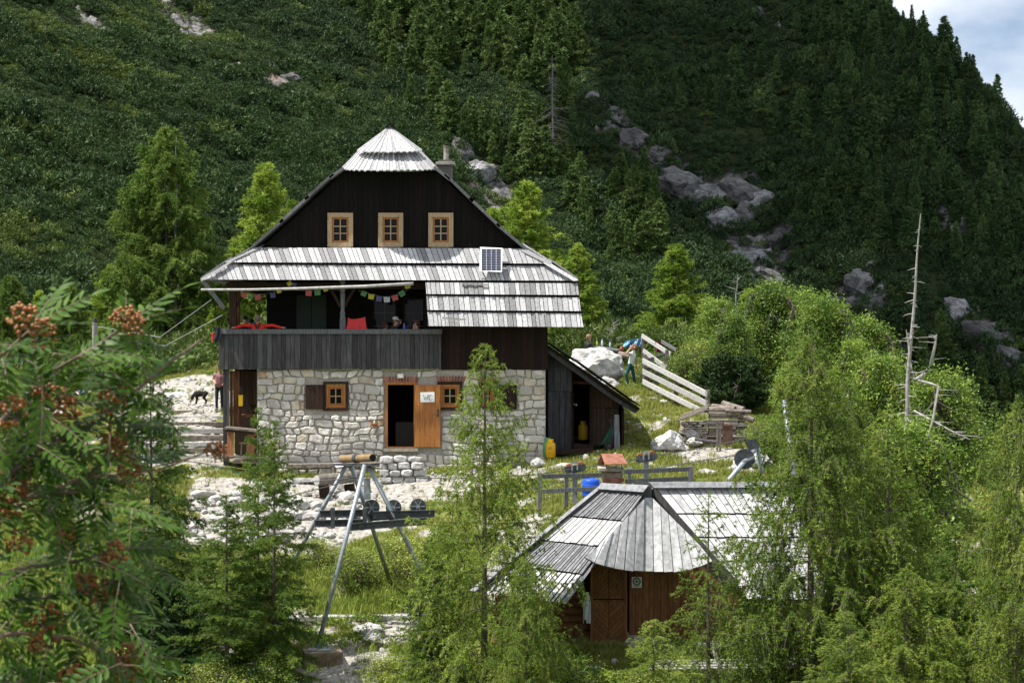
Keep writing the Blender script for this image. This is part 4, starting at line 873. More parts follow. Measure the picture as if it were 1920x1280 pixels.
for i in range(9):
    yy = 1088 + i * 14.2; x0 = 925 + rc.uniform(-3, 6); l = MB(); l.tube([P(x0, yy, 41.95), P((x0 + 1108) / 2, yy + rc.uniform(-1, 1), 41.95), P(1108, yy, 41.95)], [.095, .1, .095], 9); l.build('log', CW if i > 1 else M['brownwood'], cab, smooth=True)
for i in range(8):
    yy = 1112 + i * 13.5; MB().tube([P(1390, yy, 42.4), P(1548 + rc.uniform(-3, 3), yy, 42.4)], .09, 9).build('log', M['brownwood'], cab, smooth=True)
mb = MB(); frame(mb, 1107, 1176, 1058, 1204, 5, WF, -.3, .03); cdoor = mb.build('door', CW, cab); cdoor['label'] = 'brown wooden door of slanting herringbone boards'
for hx0, hx1, s in ((1112, 1141, 1), (1142, 1171, -1)):
    for (y0, y1, fl_) in ((1062, 1122, 1), (1124, 1202, -1)):
        k = y0 - 40
        while k < y1 + 40:
            dx = (hx1 - hx0) * .95 * s * fl_; q = [(hx0, k + (dx if dx > 0 else 0)), (hx1, k + (-dx if dx < 0 else 0)), (hx1, k + 9 + (-dx if dx < 0 else 0)), (hx0, k + 9 + (dx if dx > 0 else 0))]
            c = clip(q, rect(hx0, hx1, y0, y1)[::-1])
            if len(c) > 2: MB().prism(c, WF, -.1, -.03 + rc.uniform(0, .012)).build('board', CW, cdoor)
            k += 9.7
t = thing('emblem_sign', 'square pale sign with round star emblem on the cabin wall', 'sign', P(1194, 1102, 41.5)); PS = wall_plane(41.8)
MB().prism(rect(1184.5, 1203.5, 1081, 1101), PS, 0, .02).build('plate', flat('sign_plate', (.55, .56, .56)), t)
axs = Matrix.Rotation(R(90), 3, 'X'); cc = PS.on(1193.8, 1089.5, .02)
MB().lathe(cc, [(.10, 0), (.10, .006)], 24, axis=axs).build('ring', flat('sign_blue_green', (.035, .10, .12)), t); MB().lathe(cc, [(.066, .0), (.066, .010)], 24, axis=axs).build('disc', flat('sign_grey', (.42, .43, .42)), t)
st = MB(); pts = [(PS.on(1193.8, 1089.5, .034) + Vector((math.sin(k * math.pi / 5) * (.058 if k % 2 == 0 else .024), 0, math.cos(k * math.pi / 5) * (.058 if k % 2 == 0 else .024)))) for k in range(10)]; st.hexa(pts, [p + Vector((0, .008, 0)) for p in pts]); st.build('star', flat('sign_ink', (.12, .07, .04)), t)
MB().prism(rect(1186, 1202, 1098, 1099.4), PS, .021, .024).build('lettering', flat('sign_text', (.25, .26, .26)), t)
wj = cloth('white_jacket', 'white jacket hanging beside the cabin door', 'jacket', lambda u, v: P(1097 + (1 + 13 * (min(1, .25 + v * 2.2))) * (u - .5) + 5 - 2 * v, 1110 + 58 * v * (1 - .12 * (abs(u - .3) < .15)), 41.35 + .06 * math.sin(u * 10 + v * 2) * (.3 + v)), 10, 12, flat('pale_cloth', (.62, .66, .70), rough=.9))
MB().tube([P(948, 1128, 41.4), P(949, 1185, 41.4)], .12, 8).build('porch_post', M['greywood'], cab)
# cabin chimney with rusty cap
chm = thing('cabin_chimney', 'squat brick chimney with rusty sheet roof behind the cabin ridge', 'chimney', P(1147, 910, 45))
mb = MB(); mb.box(P(1148, 905, 45) + Vector((0, .3, -.1)), (.52, .55, .9)); mb.build('stack', nmat('chimney_mortar', (.16, .10, .075), (.28, .22, .18), scale=8), chm)
for i in range(4):
    for j in range(3): MB().box(P(1148, 905, 45) + Vector((-.17 + .18 * j + (.05 if i % 2 else -.02), .03, -.30 + i * .125)), (.15, .03, .10)).build('brick', M['brick'], chm)
MB().box(P(1146, 880, 45) + Vector((0, .3, 0)), (.66, .7, .09)).build('slab', M['concrete'], chm, bevel=.01)
rfp = MB(); a0, a1, b0, b1 = P(1127, 851, 45.2), P(1166, 851.5, 45.2), P(1134, 871, 44.75), P(1177, 870, 44.75); th = Vector((0, 0, .015)); rfp.hexa([a0, a1, b1, b0], [p + th for p in (a0, a1, b1, b0)])
c0, c1 = P(1119, 871, 45.7), P(1160, 871, 45.7); rfp.hexa([a0, a1, c1, c0], [p + th for p in (a0, a1, c1, c0)]); rfp.build('sheet_roof', M['rust'], chm)
mb = MB()
for px in (1137, 1155, 1166): mb.beam(P(px, 879, 44.9), P(px, 869, 44.9), .025, .025)
mb.beam(P(1128, 879, 45.5), P(1128, 868, 45.5), .025, .025); mb.build('legs', M['darksteel'], chm)

# ------------------------------------------------------------ cable lift: trestle, roller posts, cables
tr = thing('cable_trestle', 'four legged galvanised steel cable lift trestle in front of the hut', 'trestle', P(670, 1180, 43.5))
A1, A2 = P(641, 860, 44.4), P(699, 858, 42.9)
tr_t = MB(); axd = (A2 - A1).normalized(); tr_t.tube([A1, A2], .10, 16); tr_t.tube([A2 - axd * .002, A2 + axd * .004], .085, 16, m=1); tr_t.build('top_pipe', [M['pipe'], M['inside']], tr, smooth=False)
mb = MB(); mid = (A1 + A2) / 2; mb.tube([mid - axd * .09, mid + axd * .09], .118, 16); mb.build('saddle', M['darksteel'], tr)
mb = MB(); mb.beam(P(632, 870, 44.3), P(668, 871, 43.8), .3, .05); mb.beam(P(666, 872, 43.4), P(704, 870, 43.0), .3, .05); mb.build('head_plate', M['darksteel'], tr)
LEGS = [((650, 871, 44.2), (565, 1025, 45.3), (520, 1108, 45.9)), ((684, 871, 43.0), (640, 1043, 42.5), (595, 1214, 42.0)), ((690, 871, 43.1), (760, 1010, 43.4), (838, 1165, 43.8)), ((658, 872, 44.2), (692, 970, 44.9), (733, 1095, 46.0))]
for l in LEGS: MB().tube([P(*q) for q in l], .056, 10).build('leg', M['steel'], tr, smooth=True)
MB().beam(P(688, 896, 43.6), P(689, 936, 43.6), .16, .1, up=(0, 1, 0)).build('hanger', M['steel'], tr)
def ibeam(a, b, h=.16, wd=.1):
    m_ = MB(); u = Vector((0, 0, h / 2)); m_.beam(Vector(a) + u, Vector(b) + u, wd, .02); m_.beam(Vector(a) - u, Vector(b) - u, wd, .02); m_.beam(a, b, .02, h - .02); return m_
for a, b in (((590, 981, 43.8), (685, 979, 43.4)), ((600, 963, 44.4), (690, 961, 44.0)), ((655, 988, 42.9), (800, 976, 42.7)), ((690, 970, 43.8), (790, 962, 43.6)), ((700, 965, 43.2), (815, 962, 43.4))): ibeam(P(*a), P(*b)).build('cross_beam', M['darksteel'], tr)
mb = MB()
for px in (624, 684, 733): mb.beam(P(px, 990, 43.3), P(px, 952, 43.3), .1, .1, up=(0, 1, 0))
mb.build('cross_upright', M['darksteel'], tr)
for px, py, Y in ((697, 951, 43.7), (738, 951, 43.9), (784, 949, 43.6)):
    ax_ = Matrix.Rotation(R(90), 3, 'X') @ Matrix.Rotation(R(0), 3, 'Z'); mb = MB(); mb.lathe(P(px, py, Y), [(.10, -.03), (.20, -.03), (.20, -.015), (.165, 0), (.20, .015), (.20, .03), (.10, .03)], 22, axis=ax_)
    wh = mb.build('pulley_wheel', M['darksteel'], tr); mb = MB(); mb.lathe(P(px, py, Y), [(.045, -.05), (.045, .05)], 12, axis=ax_)
    for k in range(6): a = k * math.pi / 3; mb.beam(P(px, py, Y - .035), P(px, py, Y - .035) + Vector((math.cos(a) * .17, 0, math.sin(a) * .17)), .025, .02)
    mb.build('hub', M['steel'], wh)
fb = thing('concrete_footing', 'square concrete block under the front leg of the trestle', 'footing', P(605, 1250, 42))
c = P(604, 1236, 41.9); MB().box(c + Vector((0, .1, 0)), (.92, .62, .42), rot=Matrix.Rotation(R(12), 3, 'Z')).build('block', nmat('stained_concrete', (.12, .085, .055), (.26, .215, .165), scale=5, bump=.5), fb, bevel=.02); MB().box(P(600, 1217, 42), (.55, .35, .03)).build('base_plate', M['steel'], fb)
fb2 = thing('concrete_footing', 'small concrete block under the right leg of the trestle', 'footing', P(840, 1180, 43.8)); MB().box(P(840, 1171, 43.8), (.6, .5, .3)).build('block', M['concrete'], fb2, bevel=.02)
def roller_post(label, px, yb, yt, Y, tilt):
    t = thing('roller_post', label, 'cable post', P(px, yb, Y)); MB().beam(P(px, yb, Y), P(px - .5, yt + 5, Y), .13, .13, up=(0, 1, 0)).build('post', M['steel'], t)
    w_ = 20; tg = MB()
    for yo in (-.11, .11):
        pl_ = wall_plane(Y + yo); tg.prism([(px - w_, yt - 3 + tilt), (px + w_, yt - 7 - tilt), (px + w_, yt + 4 - tilt), (px + w_ - 6, yt + 7 - tilt), (px - w_ + 5, yt + 10 + tilt), (px - w_ + 1, yt + 6 + tilt)], pl_, -.02, .02)
    tg.build('trough', M['darksteel'], t)
    for s in (-1, 1): MB().lathe(P(px + s * 11, yt - 3.5 - s * 2, Y), [(.02, -.08), (.1, -.08), (.08, 0), (.1, .08), (.02, .08)], 14, axis=Matrix.Rotation(R(90), 3, 'X')).build('roller', nmat('rusty_roller', (.20, .06, .03), (.32, .12, .06), scale=9), t)
    mb = MB(); mb.prism([(px - 7, yt + 5), (px - 7, yt - 11), (px + 6, yt - 12), (px + 6, yt + 4), (px + 3, yt + 4), (px + 3, yt - 8.5), (px - 4, yt - 8), (px - 4, yt + 5)], wall_plane(Y - .15), 0, .03); mb.build('bracket', M['steel'], t)
    return t
roller_post('grey cable roller post beside the blue barrel', 1078, 942, 877, 48, 1); roller_post('grey cable roller post right of the rusty chimney cap', 1212, 912, 857, 49, 1)
def cable(label, pts, r=.014): return tag(MB().tube([P(*p) for p in pts], r, 5).build('cable', M['wire'], None), label, 'cable')
cable('steel cable running over both roller posts up to the right', [(420, 932, 45), (560, 905, 45), (690, 893, 43.6), (850, 897, 45), (1000, 890, 47), (1078, 878, 48), (1150, 868, 48.5), (1212, 857, 49), (1300, 842, 50), (1400, 822, 50.5)])
cable('steel cable slung low from the trestle pulleys past the fence', [(784, 949, 43.7), (900, 935, 45), (1000, 915, 47), (1078, 898, 48), (1212, 880, 49), (1300, 866, 50), (1395, 850, 50.4)])
cable('steel cable sagging left from the trestle head', [(684, 892, 43.6), (640, 905, 44), (560, 925, 45), (470, 950, 46), (380, 985, 47)])
# second lift support on the right, mostly behind a larch
t2 = thing('lift_support', 'grey cable lift support behind the large right larch', 'trestle', P(1420, 905, 50.5))
for l in (((1417, 840, 50.4), (1345, 925, 49.6)), ((1420, 838, 50.6), (1440, 950, 51)), ((1470, 750, 51), (1500, 980, 50))): MB().tube([P(*q) for q in l], .075, 9).build('leg', M['steel'], t2, smooth=True)
MB().prism([(1395, 826), (1418, 822), (1425, 838), (1405, 846)], wall_plane(50.3), -.2, 0).build('head_plate', M['darksteel'], t2)
MB().lathe(P(1396, 860, 50.2), [(.06, -.06), (.30, -.06), (.26, 0), (.30, .06), (.06, .06)], 22, axis=Matrix.Rotation(R(90), 3, 'X')).build('pulley_wheel', M['darksteel'], t2)
MB().beam(P(1392, 866, 50.1), P(1415, 856, 50.1), .05, .06).build('axle_arm', M['steel'], t2)

# ------------------------------------------------------------ fences
def rail_fence(label, posts, rails, pm, rm, cat='fence', pw=.11, rh=.12):
    t = thing('rail_fence', label, cat, P(*posts[0][:1], posts[0][2], posts[0][3]) if False else P(posts[0][0], posts[0][2], posts[0][3]))
    for px, y0, y1, Y in posts: MB().beam(P(px, y1, Y), P(px, y0, Y), pw, pw, up=(0, 1, 0)).build('post', pm, t, bevel=.01)
    for a, b in rails: MB().beam(P(*a), P(*b), .035, rh).build('rail', rm, t, bevel=.006)
    return t
rail_fence('grey plank fence on the grass behind the lower cabin', [(1012, 884, 968, 47.6), (1180, 876, 925, 48.2), (1292, 873, 915, 48.6), (1296, 873, 915, 48.9), (1062, 890, 950, 47.75)],
  [((1014, 893, 47.5), (1168, 889, 48.05)), ((1013, 921, 47.5), (1128, 915, 47.9)), ((1170, 884, 48.1), (1292, 879, 48.5)), ((1172, 902, 48.1), (1290, 897, 48.5))], M['greywood'], M['greywood'])
SW = nmat('fence_bleached_wood', (.33, .325, .32), (.50, .49, .48), scale=5, stretch=(2, 2, 2), objvar=.12, bump=.4, bdist=.01)
rail_fence('pale three rail handrail fence running down the grass slope', [(1209, 664, 730, 66.2), (1267, 700, 766, 62.6), (1327, 730, 768, 59)],
  [((1205, 676, 66.1), (1326, 739, 58.9)), ((1205, 696, 66.1), (1326, 757, 58.9)), ((1205, 715, 66.1), (1318, 772, 59.2))], M['barkwood'], SW, pw=.14, rh=.2)
rail_fence('upper pale handrail above the standing woman', [(1206, 626, 690, 68.5), (1250, 655, 712, 67)], [((1203, 629, 68.4), (1257, 664, 66.9)), ((1206, 657, 68.4), (1250, 690, 66.9))], M['barkwood'], SW, pw=.12, rh=.17)
rail_fence('dim cross fence of grey rails at the head of the steps', [(1247, 660, 712, 69.5), (1209, 672, 725, 66.6)], [((1208, 677, 66.6), (1250, 664, 69.4)), ((1210, 693, 66.6), (1250, 681, 69.4)), ((1212, 706, 66.6), (1250, 697, 69.4)), ((1240, 640, 70), (1268, 656, 69.0))], M['greywood'], M['greywood'], rh=.14)
o = cloth('maroon_jacket', 'maroon jacket hung on the upper handrail', 'jacket', lambda u, v: P(1229 + 11 * u, 641 + 19 * v, 67.6 + .05 * math.sin(u * 9 + v * 3)), 8, 8, flat('maroon_cloth', (.11, .012, .03), rough=.9))

# ------------------------------------------------------------ wood pile and yard things
wp = thing('wood_pile', 'stack of weathered split boards under a board cover', 'wood pile', P(1335, 838, 57))
PW = [nmat('pile_plank_%d' % k, a, b, scale=4, stretch=(1, 4, 4), objvar=.35, bump=.5) for k, (a, b) in enumerate((((.16, .13, .11), (.34, .29, .25)), ((.26, .23, .20), (.46, .41, .37))))]
for i in range(17):
    x = 1327 + rc.uniform(-4, 3); yy = 836 - i * 3.9
    while x < 1392:
        ln = rc.uniform(22, 62); x2 = min(x + ln, 1398 + rc.uniform(-6, 4)); Y = 57 + rc.uniform(-.08, .14)
        MB().beam(P(x, yy + rc.uniform(-.5, .5), Y), P(x2, yy + rc.uniform(-.8, .8), Y), .35, .042 + rc.uniform(0, .018)).build('plank', PW[rc.randrange(2)], wp); x = x2 + rc.uniform(.5, 2)
for i in range(11):
    for j in range(5): c = P(1283 + j * 9 + rc.uniform(-2, 2), 836 - i * 4.4, 57.3); MB().box(c, (.17 + rc.uniform(-.05, .03), .9, .055), rot=Matrix.Rotation(rc.uniform(-.1, .1), 3, 'Z') @ Matrix.Rotation(rc.uniform(-.15, .15), 3, 'Y')).build('split_log', PW[rc.randrange(2)], wp)
for a, b, r_ in (((1322, 768, 57), (1372, 766, 57), .10), ((1336, 763, 57.4), (1378, 768, 56.9), .12), ((1355, 757, 57.5), (1394, 769, 57), .12), ((1388, 778, 56.8), (1413, 788, 56.6), .10), ((1360, 770, 56.7), (1408, 772, 56.7), .07)):
    MB().tube([P(*a), P(*b)], r_, 10).build('log', M['barkwood'], wp, smooth=False)
for k in range(3): MB().beam(P(1271 + k * 3, 788 - k * 4, 56.8 + k * .3), P(1326 + k * 2, 767 - k * 4, 56.8 + k * .3), .4, .04).build('cover_board', M['barkwood'], wp)
bx = thing('rusty_bin', 'rusty brown box standing before the wood pile', 'box', P(1364, 832, 55.9)); mb = MB(); mb.prism(rect(1355, 1374, 798, 833), wall_plane(55.9), -.3, 0); mb.build('body', nmat('dull_rust', (.06, .035, .025), (.12, .075, .055), scale=6), bx, bevel=.01); MB().prism(rect(1353.5, 1375.5, 795.5, 798), wall_plane(55.9), -.32, .02).build('lid', M['rust'], bx)
for k, (px, y0, y1) in enumerate(((1345, 788, 846), (1350.5, 790, 848))): tag(MB().beam(P(px, y1, 55.7), P(px, y0, 55.7), .06, .06, up=(0, 1, 0)).build('stake', M['barkwood'], None), ('left' if k == 0 else 'right') + ' one of two thin stakes before the wood pile', 'stake')
tag(MB().tube([P(1303, 823, 56), P(1345, 829, 55.8)], .05, 8).build('pole', M['railwood'], None), 'dark pole lying on the ground by the wood pile', 'pole')
# gas bottles
def gas(label, px, yb, Y, h, mat):
    t = thing('gas_bottle', label, 'gas bottle', P(px, yb, Y)); r_ = h * .26; c = P(px, yb, Y)
    MB().lathe(c, [(r_ * .85, 0), (r_, .03 * h), (r_, .68 * h), (r_ * .85, .78 * h), (r_ * .35, .84 * h)], 18).build('body', mat, t, smooth=True)
    mb = MB(); mb.lathe(c, [(r_ * .16, .82 * h), (r_ * .16, .92 * h)], 8); mb.build('valve', M['darksteel'], t)
    mb = MB()
    for k in range(14):
        a0, a1 = R(20 + k * 20), R(40 + k * 20); mb.hexa([c + Vector((math.cos(a) * q, math.sin(a) * q, z_ * h)) for a, q, z_ in ((a0, r_ * .55, .8), (a1, r_ * .55, .8), (a1, r_ * .55, .985), (a0, r_ * .55, .985))], [c + Vector((math.cos(a) * q, math.sin(a) * q, z_ * h)) for a, q, z_ in ((a0, r_ * .6, .8), (a1, r_ * .6, .8), (a1, r_ * .6, .985), (a0, r_ * .6, .985))])
    mb.build('collar', mat, t); return t
g1 = gas('yellow gas bottle standing at the right corner of the stone wall', 1032.5, 858, 54.6, .60, M['yellow'])
mb = MB()
for k, (yy, wq) in enumerate(((838, 7), (841, 6), (849, 5))): mb.prism(rect(1028, 1028 + wq, yy, yy + 1.2), wall_plane(54.6 - .158), -.004, .004)
mb.build('lettering', flat('bottle_print', (.40, .09, .03)), g1)
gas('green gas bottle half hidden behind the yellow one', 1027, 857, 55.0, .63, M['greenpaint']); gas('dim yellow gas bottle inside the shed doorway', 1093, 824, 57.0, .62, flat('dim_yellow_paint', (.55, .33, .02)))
# wheelbarrow leaning in the shed front
wb = thing('wheelbarrow', 'dark green wheelbarrow tipped up against the shed', 'wheelbarrow', P(1138, 842, 55.6))
mb = MB(); q = [P(1119, 838, 55.6), P(1146, 795, 55.9), P(1154, 812, 55.75), P(1140, 834, 55.45)]; mb.hexa(q, [p + Vector((.0, -.34, .04)) * .9 for p in [q[0] + Vector((.1, 0, .05)), q[1] + Vector((-.05, 0, -.1)), q[2] + Vector((-.08, 0, 0)), q[3] + Vector((-.03, 0, .05))]]); mb.build('tray', M['wbgreen'], wb, bevel=.03)
ax_ = Matrix.Rotation(R(90), 3, 'X') @ Matrix.Rotation(R(30), 3, 'Y'); w_ = MB(); w_.lathe(P(1141, 836, 55.3), [(.11, -.04), (.16, -.03), (.175, 0), (.16, .03), (.11, .04)], 18, axis=ax_); wh = w_.build('wheel', M['rubber'], wb, smooth=True); MB().lathe(P(1141, 836, 55.3), [(.03, -.05), (.105, -.03), (.105, .03), (.03, .05)], 14, axis=ax_).build('rim', M['darksteel'], wh)
for dx in (0, 7): MB().tube([P(1141 + dx * .4, 836, 55.35), P(1150 + dx * .3, 805, 55.7), P(1143 + dx, 786, 55.9)], .018, 6).build('handle', M['darksteel'], wb)
br = thing('blue_barrel', 'bright blue plastic barrel behind the plank fence', 'barrel', P(1108, 934, 49)); c = P(1108, 934, 49)
MB().lathe(c, [(.20, 0), (.24, .03), (.25, .12), (.245, .2), (.26, .22), (.245, .24), (.245, .34), (.26, .36), (.245, .38), (.25, .45), (.235, .53), (.2, .56)], 22).build('body', M['blue'], br, smooth=True); mb = MB(); mb.lathe(c + Vector((-.08, 0, .555)), [(.035, 0), (.035, .03)], 10); mb.lathe(c + Vector((.08, .05, .555)), [(.035, 0), (.035, .03)], 10); mb.build('bung', M['blue'], br)
# log bench, wall bench, porch table
lb = thing('log_bench', 'barked log lying on two short blocks before the hut', 'log bench', P(640, 915, 52)); MB().tube([P(594, 900, 51.4), P(640, 896, 52), P(672, 891, 52.6)], [.17, .175, .17], 14).build('log', M['barkwood'], lb)
MB().lathe(P(594, 900, 51.4), [(.15, -.005), (.15, .012), (.05, .016)], 14, axis=(P(594, 900, 51.4) - P(640, 896, 52)).to_track_quat('Z', 'Y').to_matrix()).build('cut_end', M['brightwood'], lb)
for px, Y in ((607, 51.7), (655, 52.3)): MB().beam(P(px - 8, 920, Y), P(px + 10, 918, Y), .3, .38).build('block', M['brownwood'], lb)
wbn = thing('wall_bench', 'long dark bench board along the foot of the stone wall', 'bench', P(600, 890, 54.6)); MB().beam(P(540, 873, 54.55), P(716, 870, 54.55), .4, .13).build('seat', M['barkwood'], wbn, bevel=.015)
for px in (552, 612, 672): MB().beam(P(px, 893, 54.6), P(px, 877, 54.6), .3, .3, up=(0, 1, 0)).build('leg', M['mortar'], wbn)
pt = thing('porch_table', 'rough plank table in the porch at the left end of the hut', 'table', P(452, 866, 54.6)); MB().beam(P(424, 801, 54.6), P(483, 807, 54.6), .7, .06).build('top', M['barkwood'], pt); MB().beam(P(425, 805, 54.3), P(475, 811, 54.3), .05, .12).build('apron', M['brownwood'], pt)
for px in (432, 471): MB().beam(P(px, 860, 54.5), P(px, 808, 54.5), .2, .06, up=(0, 1, 0)).build('leg', nmat('leg_orange_wood', (.24, .10, .05), (.40, .18, .09), scale=4, stretch=(6, 6, .8)), pt)
MB().beam(P(424, 855, 54.5), P(480, 857, 54.5), .5, .06).build('foot_board', M['barkwood'], pt)
st_ = thing('stool', 'small wooden stool under the porch table', 'stool', P(458, 850, 54.9)); MB().beam(P(450, 830, 54.9), P(466, 830, 54.9), .28, .04).build('seat', M['palewood'], st_)
for px in (452, 464): MB().beam(P(px, 852, 54.9), P(px + (1 if px < 458 else -1), 831, 54.9), .04, .04, up=(0, 1, 0)).build('leg', M['palewood'], st_)
tag(MB().prism([(625, 868), (642, 867), (645, 874), (630, 876)], PL(P(625, 868, 53.8), P(645, 868, 53.8), P(635, 878, 53.5)), 0, .006).build('leaflet', flat('lilac_paper', (.50, .40, .60)), None), 'lilac paper sheet on the dark bench behind the trestle', 'leaflet')
# timber retaining beams and steps
for k, (a, b, lab) in enumerate((((540, 1159, 44.0), (842, 1155, 44.3), 'upper grey timber of the retaining edge behind the trestle leg'), ((520, 1173, 43.8), (700, 1172, 44), 'lower round timber of the retaining edge behind the trestle leg'))):
    o = (MB().beam(P(*a), P(*b), .3, .14).build('timber', M['brightwood'], None, bevel=.02) if k == 0 else MB().tube([P(*a), P(*b)], .1, 9).build('timber', M['barkwood'], None)); tag(o, lab, 'timber')
stp = thing('timber_steps', 'broad gravel steps edged with timbers left of the hut', 'steps', P(340, 858, 56)); stp['kind'] = 'thing'
for k, (x0, x1, yy, Y) in enumerate(((255, 421, 858, 55.6), (240, 421, 846, 56.5), (262, 421, 834, 57.6), (235, 421, 822, 58.7), (270, 421, 809, 59.8), (240, 420, 797, 60.8), (255, 420, 785, 61.8), (320, 418, 774, 62.8))):
    zz = gz(P(340, 0, Y).x, Y); a = P(x0, yy, Y); b = P(x1, yy - 1.5, Y); MB().beam(a, b, .22, .19).build('timber', M['barkwood'] if k % 2 else M['brightwood'], stp, bevel=.02)
# low dry stone wall before the door
lw = thing('low_stone_wall', 'low dry stone wall of white boulders below the doorway', 'wall', P(750, 893, 53)); lw['kind'] = 'thing'; LWp = wall_plane(53.0)
MB().prism([(713, 908), (714, 861), (790, 858), (800, 908)], LWp, -.4, -.03).build('fill', M['mortar'], lw)
for (x0, x1, y0, y1) in ((711, 738, 855, 869), (738, 764, 854, 866), (764, 792, 856, 866), (711, 726, 869, 880), (726, 746, 868, 881), (746, 770, 866, 879), (770, 794, 866, 880), (711, 730, 880, 892), (730, 752, 881, 893), (752, 775, 880, 893), (775, 800, 880, 893), (711, 735, 893, 906), (735, 757, 893, 907), (757, 779, 893, 906), (779, 803, 893, 906)):
    stone_mesh([(x0 + rc.uniform(0, 2), y0 + rc.uniform(0, 2)), ((x0 + x1) / 2, y0 - 1), (x1 - rc.uniform(0, 2), y0 + rc.uniform(0, 2)), (x1 - .5, y1 - 1), ((x0 + x1) / 2, y1), (x0 + .5, y1 - 1)], LWp, rc.uniform(.10, .17), M['rock'], lw, rc)
MB().prism([(550, 895), (720, 897), (720, 906), (548, 904)], wall_plane(53.3), -.3, 0).build('kerb_stone', M['rock'], lw)

# ------------------------------------------------------------ rocks
def rock_data(seed, sub=3, rough=.35, cuts=9):
    bm = bmesh.new(); bmesh.ops.create_icosphere(bm, subdivisions=sub, radius=1); r = np.random.default_rng(seed); pl_ = [(Vector(r.normal(0, 1, 3)).normalized(), r.uniform(.55, .9)) for _ in range(cuts)]
    for v in bm.verts:
        p = v.co.copy()
        for n_, d_ in pl_:
            k = p.dot(n_)
            if k > d_: p -= n_ * (k - d_) * .9
        f = (math.sin(p.x * 5 + seed) * math.sin(p.y * 6 + 1.3 * seed) * math.sin(p.z * 5.5 + .7 * seed)) * .10 + (math.sin(p.x * 13 + seed * 2) * math.sin(p.y * 11) * math.sin(p.z * 14 + seed)) * .05
        v.co = p * (1 + f * rough * 3)
    me = bpy.data.meshes.new('rock'); bm.to_mesh(me); bm.free(); return me
RD = [rock_data(k, 2) for k in range(6)]; RB = [rock_data(20 + k, 4, .5) for k in range(5)]
for me in RD: me.materials.append(M['rockpebble'])
for me in RB: me.materials.append(M['rock'])
def rock(me, loc, size, rz=0, label=None, cat='rock', group=None, name='boulder', parent=None, tilt=0):
    o = bpy.data.objects.new(name, me); link(o, parent); o.location = Vector(loc) - (wloc(parent) if parent else Vector()); o.scale = size; o.rotation_euler = (tilt, tilt * .5, rz)
    if label: tag(o, label, cat, group)
    return o
rock(RB[0], P(1112, 698, 67.0), (1.25, 1.1, 1.0), .4, 'large white limestone outcrop behind the shed roof', 'boulder', tilt=.3)
rock(RB[2], P(1143, 722, 66.2), (.45, .7, .34), 2.2, 'low grey white rock beside the standing woman', 'boulder')
rock(RB[3], P(1254, 834, 56), (.68, .6, .46), .9, 'white boulder on the grass right of the shed', 'boulder')
rock(RB[4], P(1297, 812, 57), (.30, .3, .25), .2, 'small pale boulder at the left foot of the wood pile', 'boulder'); rock(RB[2], P(1302, 828, 56.6), (.28, .25, .15), 1.2, 'flat pale stone below the left foot of the wood pile', 'boulder')
rock(RB[0], P(250, 768, 64), (.75, .6, .42), 1.0, 'pale boulder beside the steps left of the hut', 'boulder'); rock(RB[1], P(349, 719, 68), (.38, .35, .24), .3, 'round tan topped stone on the rocks above the dog', 'boulder')
for k, (px, py, Y, s, lb) in enumerate(((330, 752, 66, (1.0, .8, .35), 'broad flat pale rock above the steps'), (385, 728, 68.5, (.7, .7, .35), 'pale rock at the upper left corner of the hut'), (300, 738, 68, (.6, .6, .25), 'low pale rock left of the round tan stone'), (1390, 895, 51.5, (.55, .5, .42), 'layered grey rock below the second lift support'), (1325, 888, 50.8, (.26, .3, .22), 'dark sided rock right of the plank fence'), (1410, 870, 52, (.6, .5, .35), 'grey rock under the second lift support'), (1060, 876, 53.6, (.7, .5, .13), 'flat grey slab before the shed door'), (1010, 868, 53.8, (.25, .25, .16), 'grey rock at the foot of the yellow gas bottle'), (1243, 754, 63, (.17, .2, .1), 'small white rock on the grass below the handrail'), (690, 1180, 43.3, (.4, .3, .25), 'white rock under the retaining timber'), (420, 1225, 41.8, (.3, .3, .2), 'white rock beneath the young larches'), (700, 1196, 42.8, (.25, .25, .2), 'small white rock below the retaining timber'), (1610, 1180, 42, (.35, .3, .3), 'grey rock beside the driftwood logs'))):
    rock(RB[k % 5], P(px, py, Y), s, k * 1.1, lb, 'rock', name='rock')
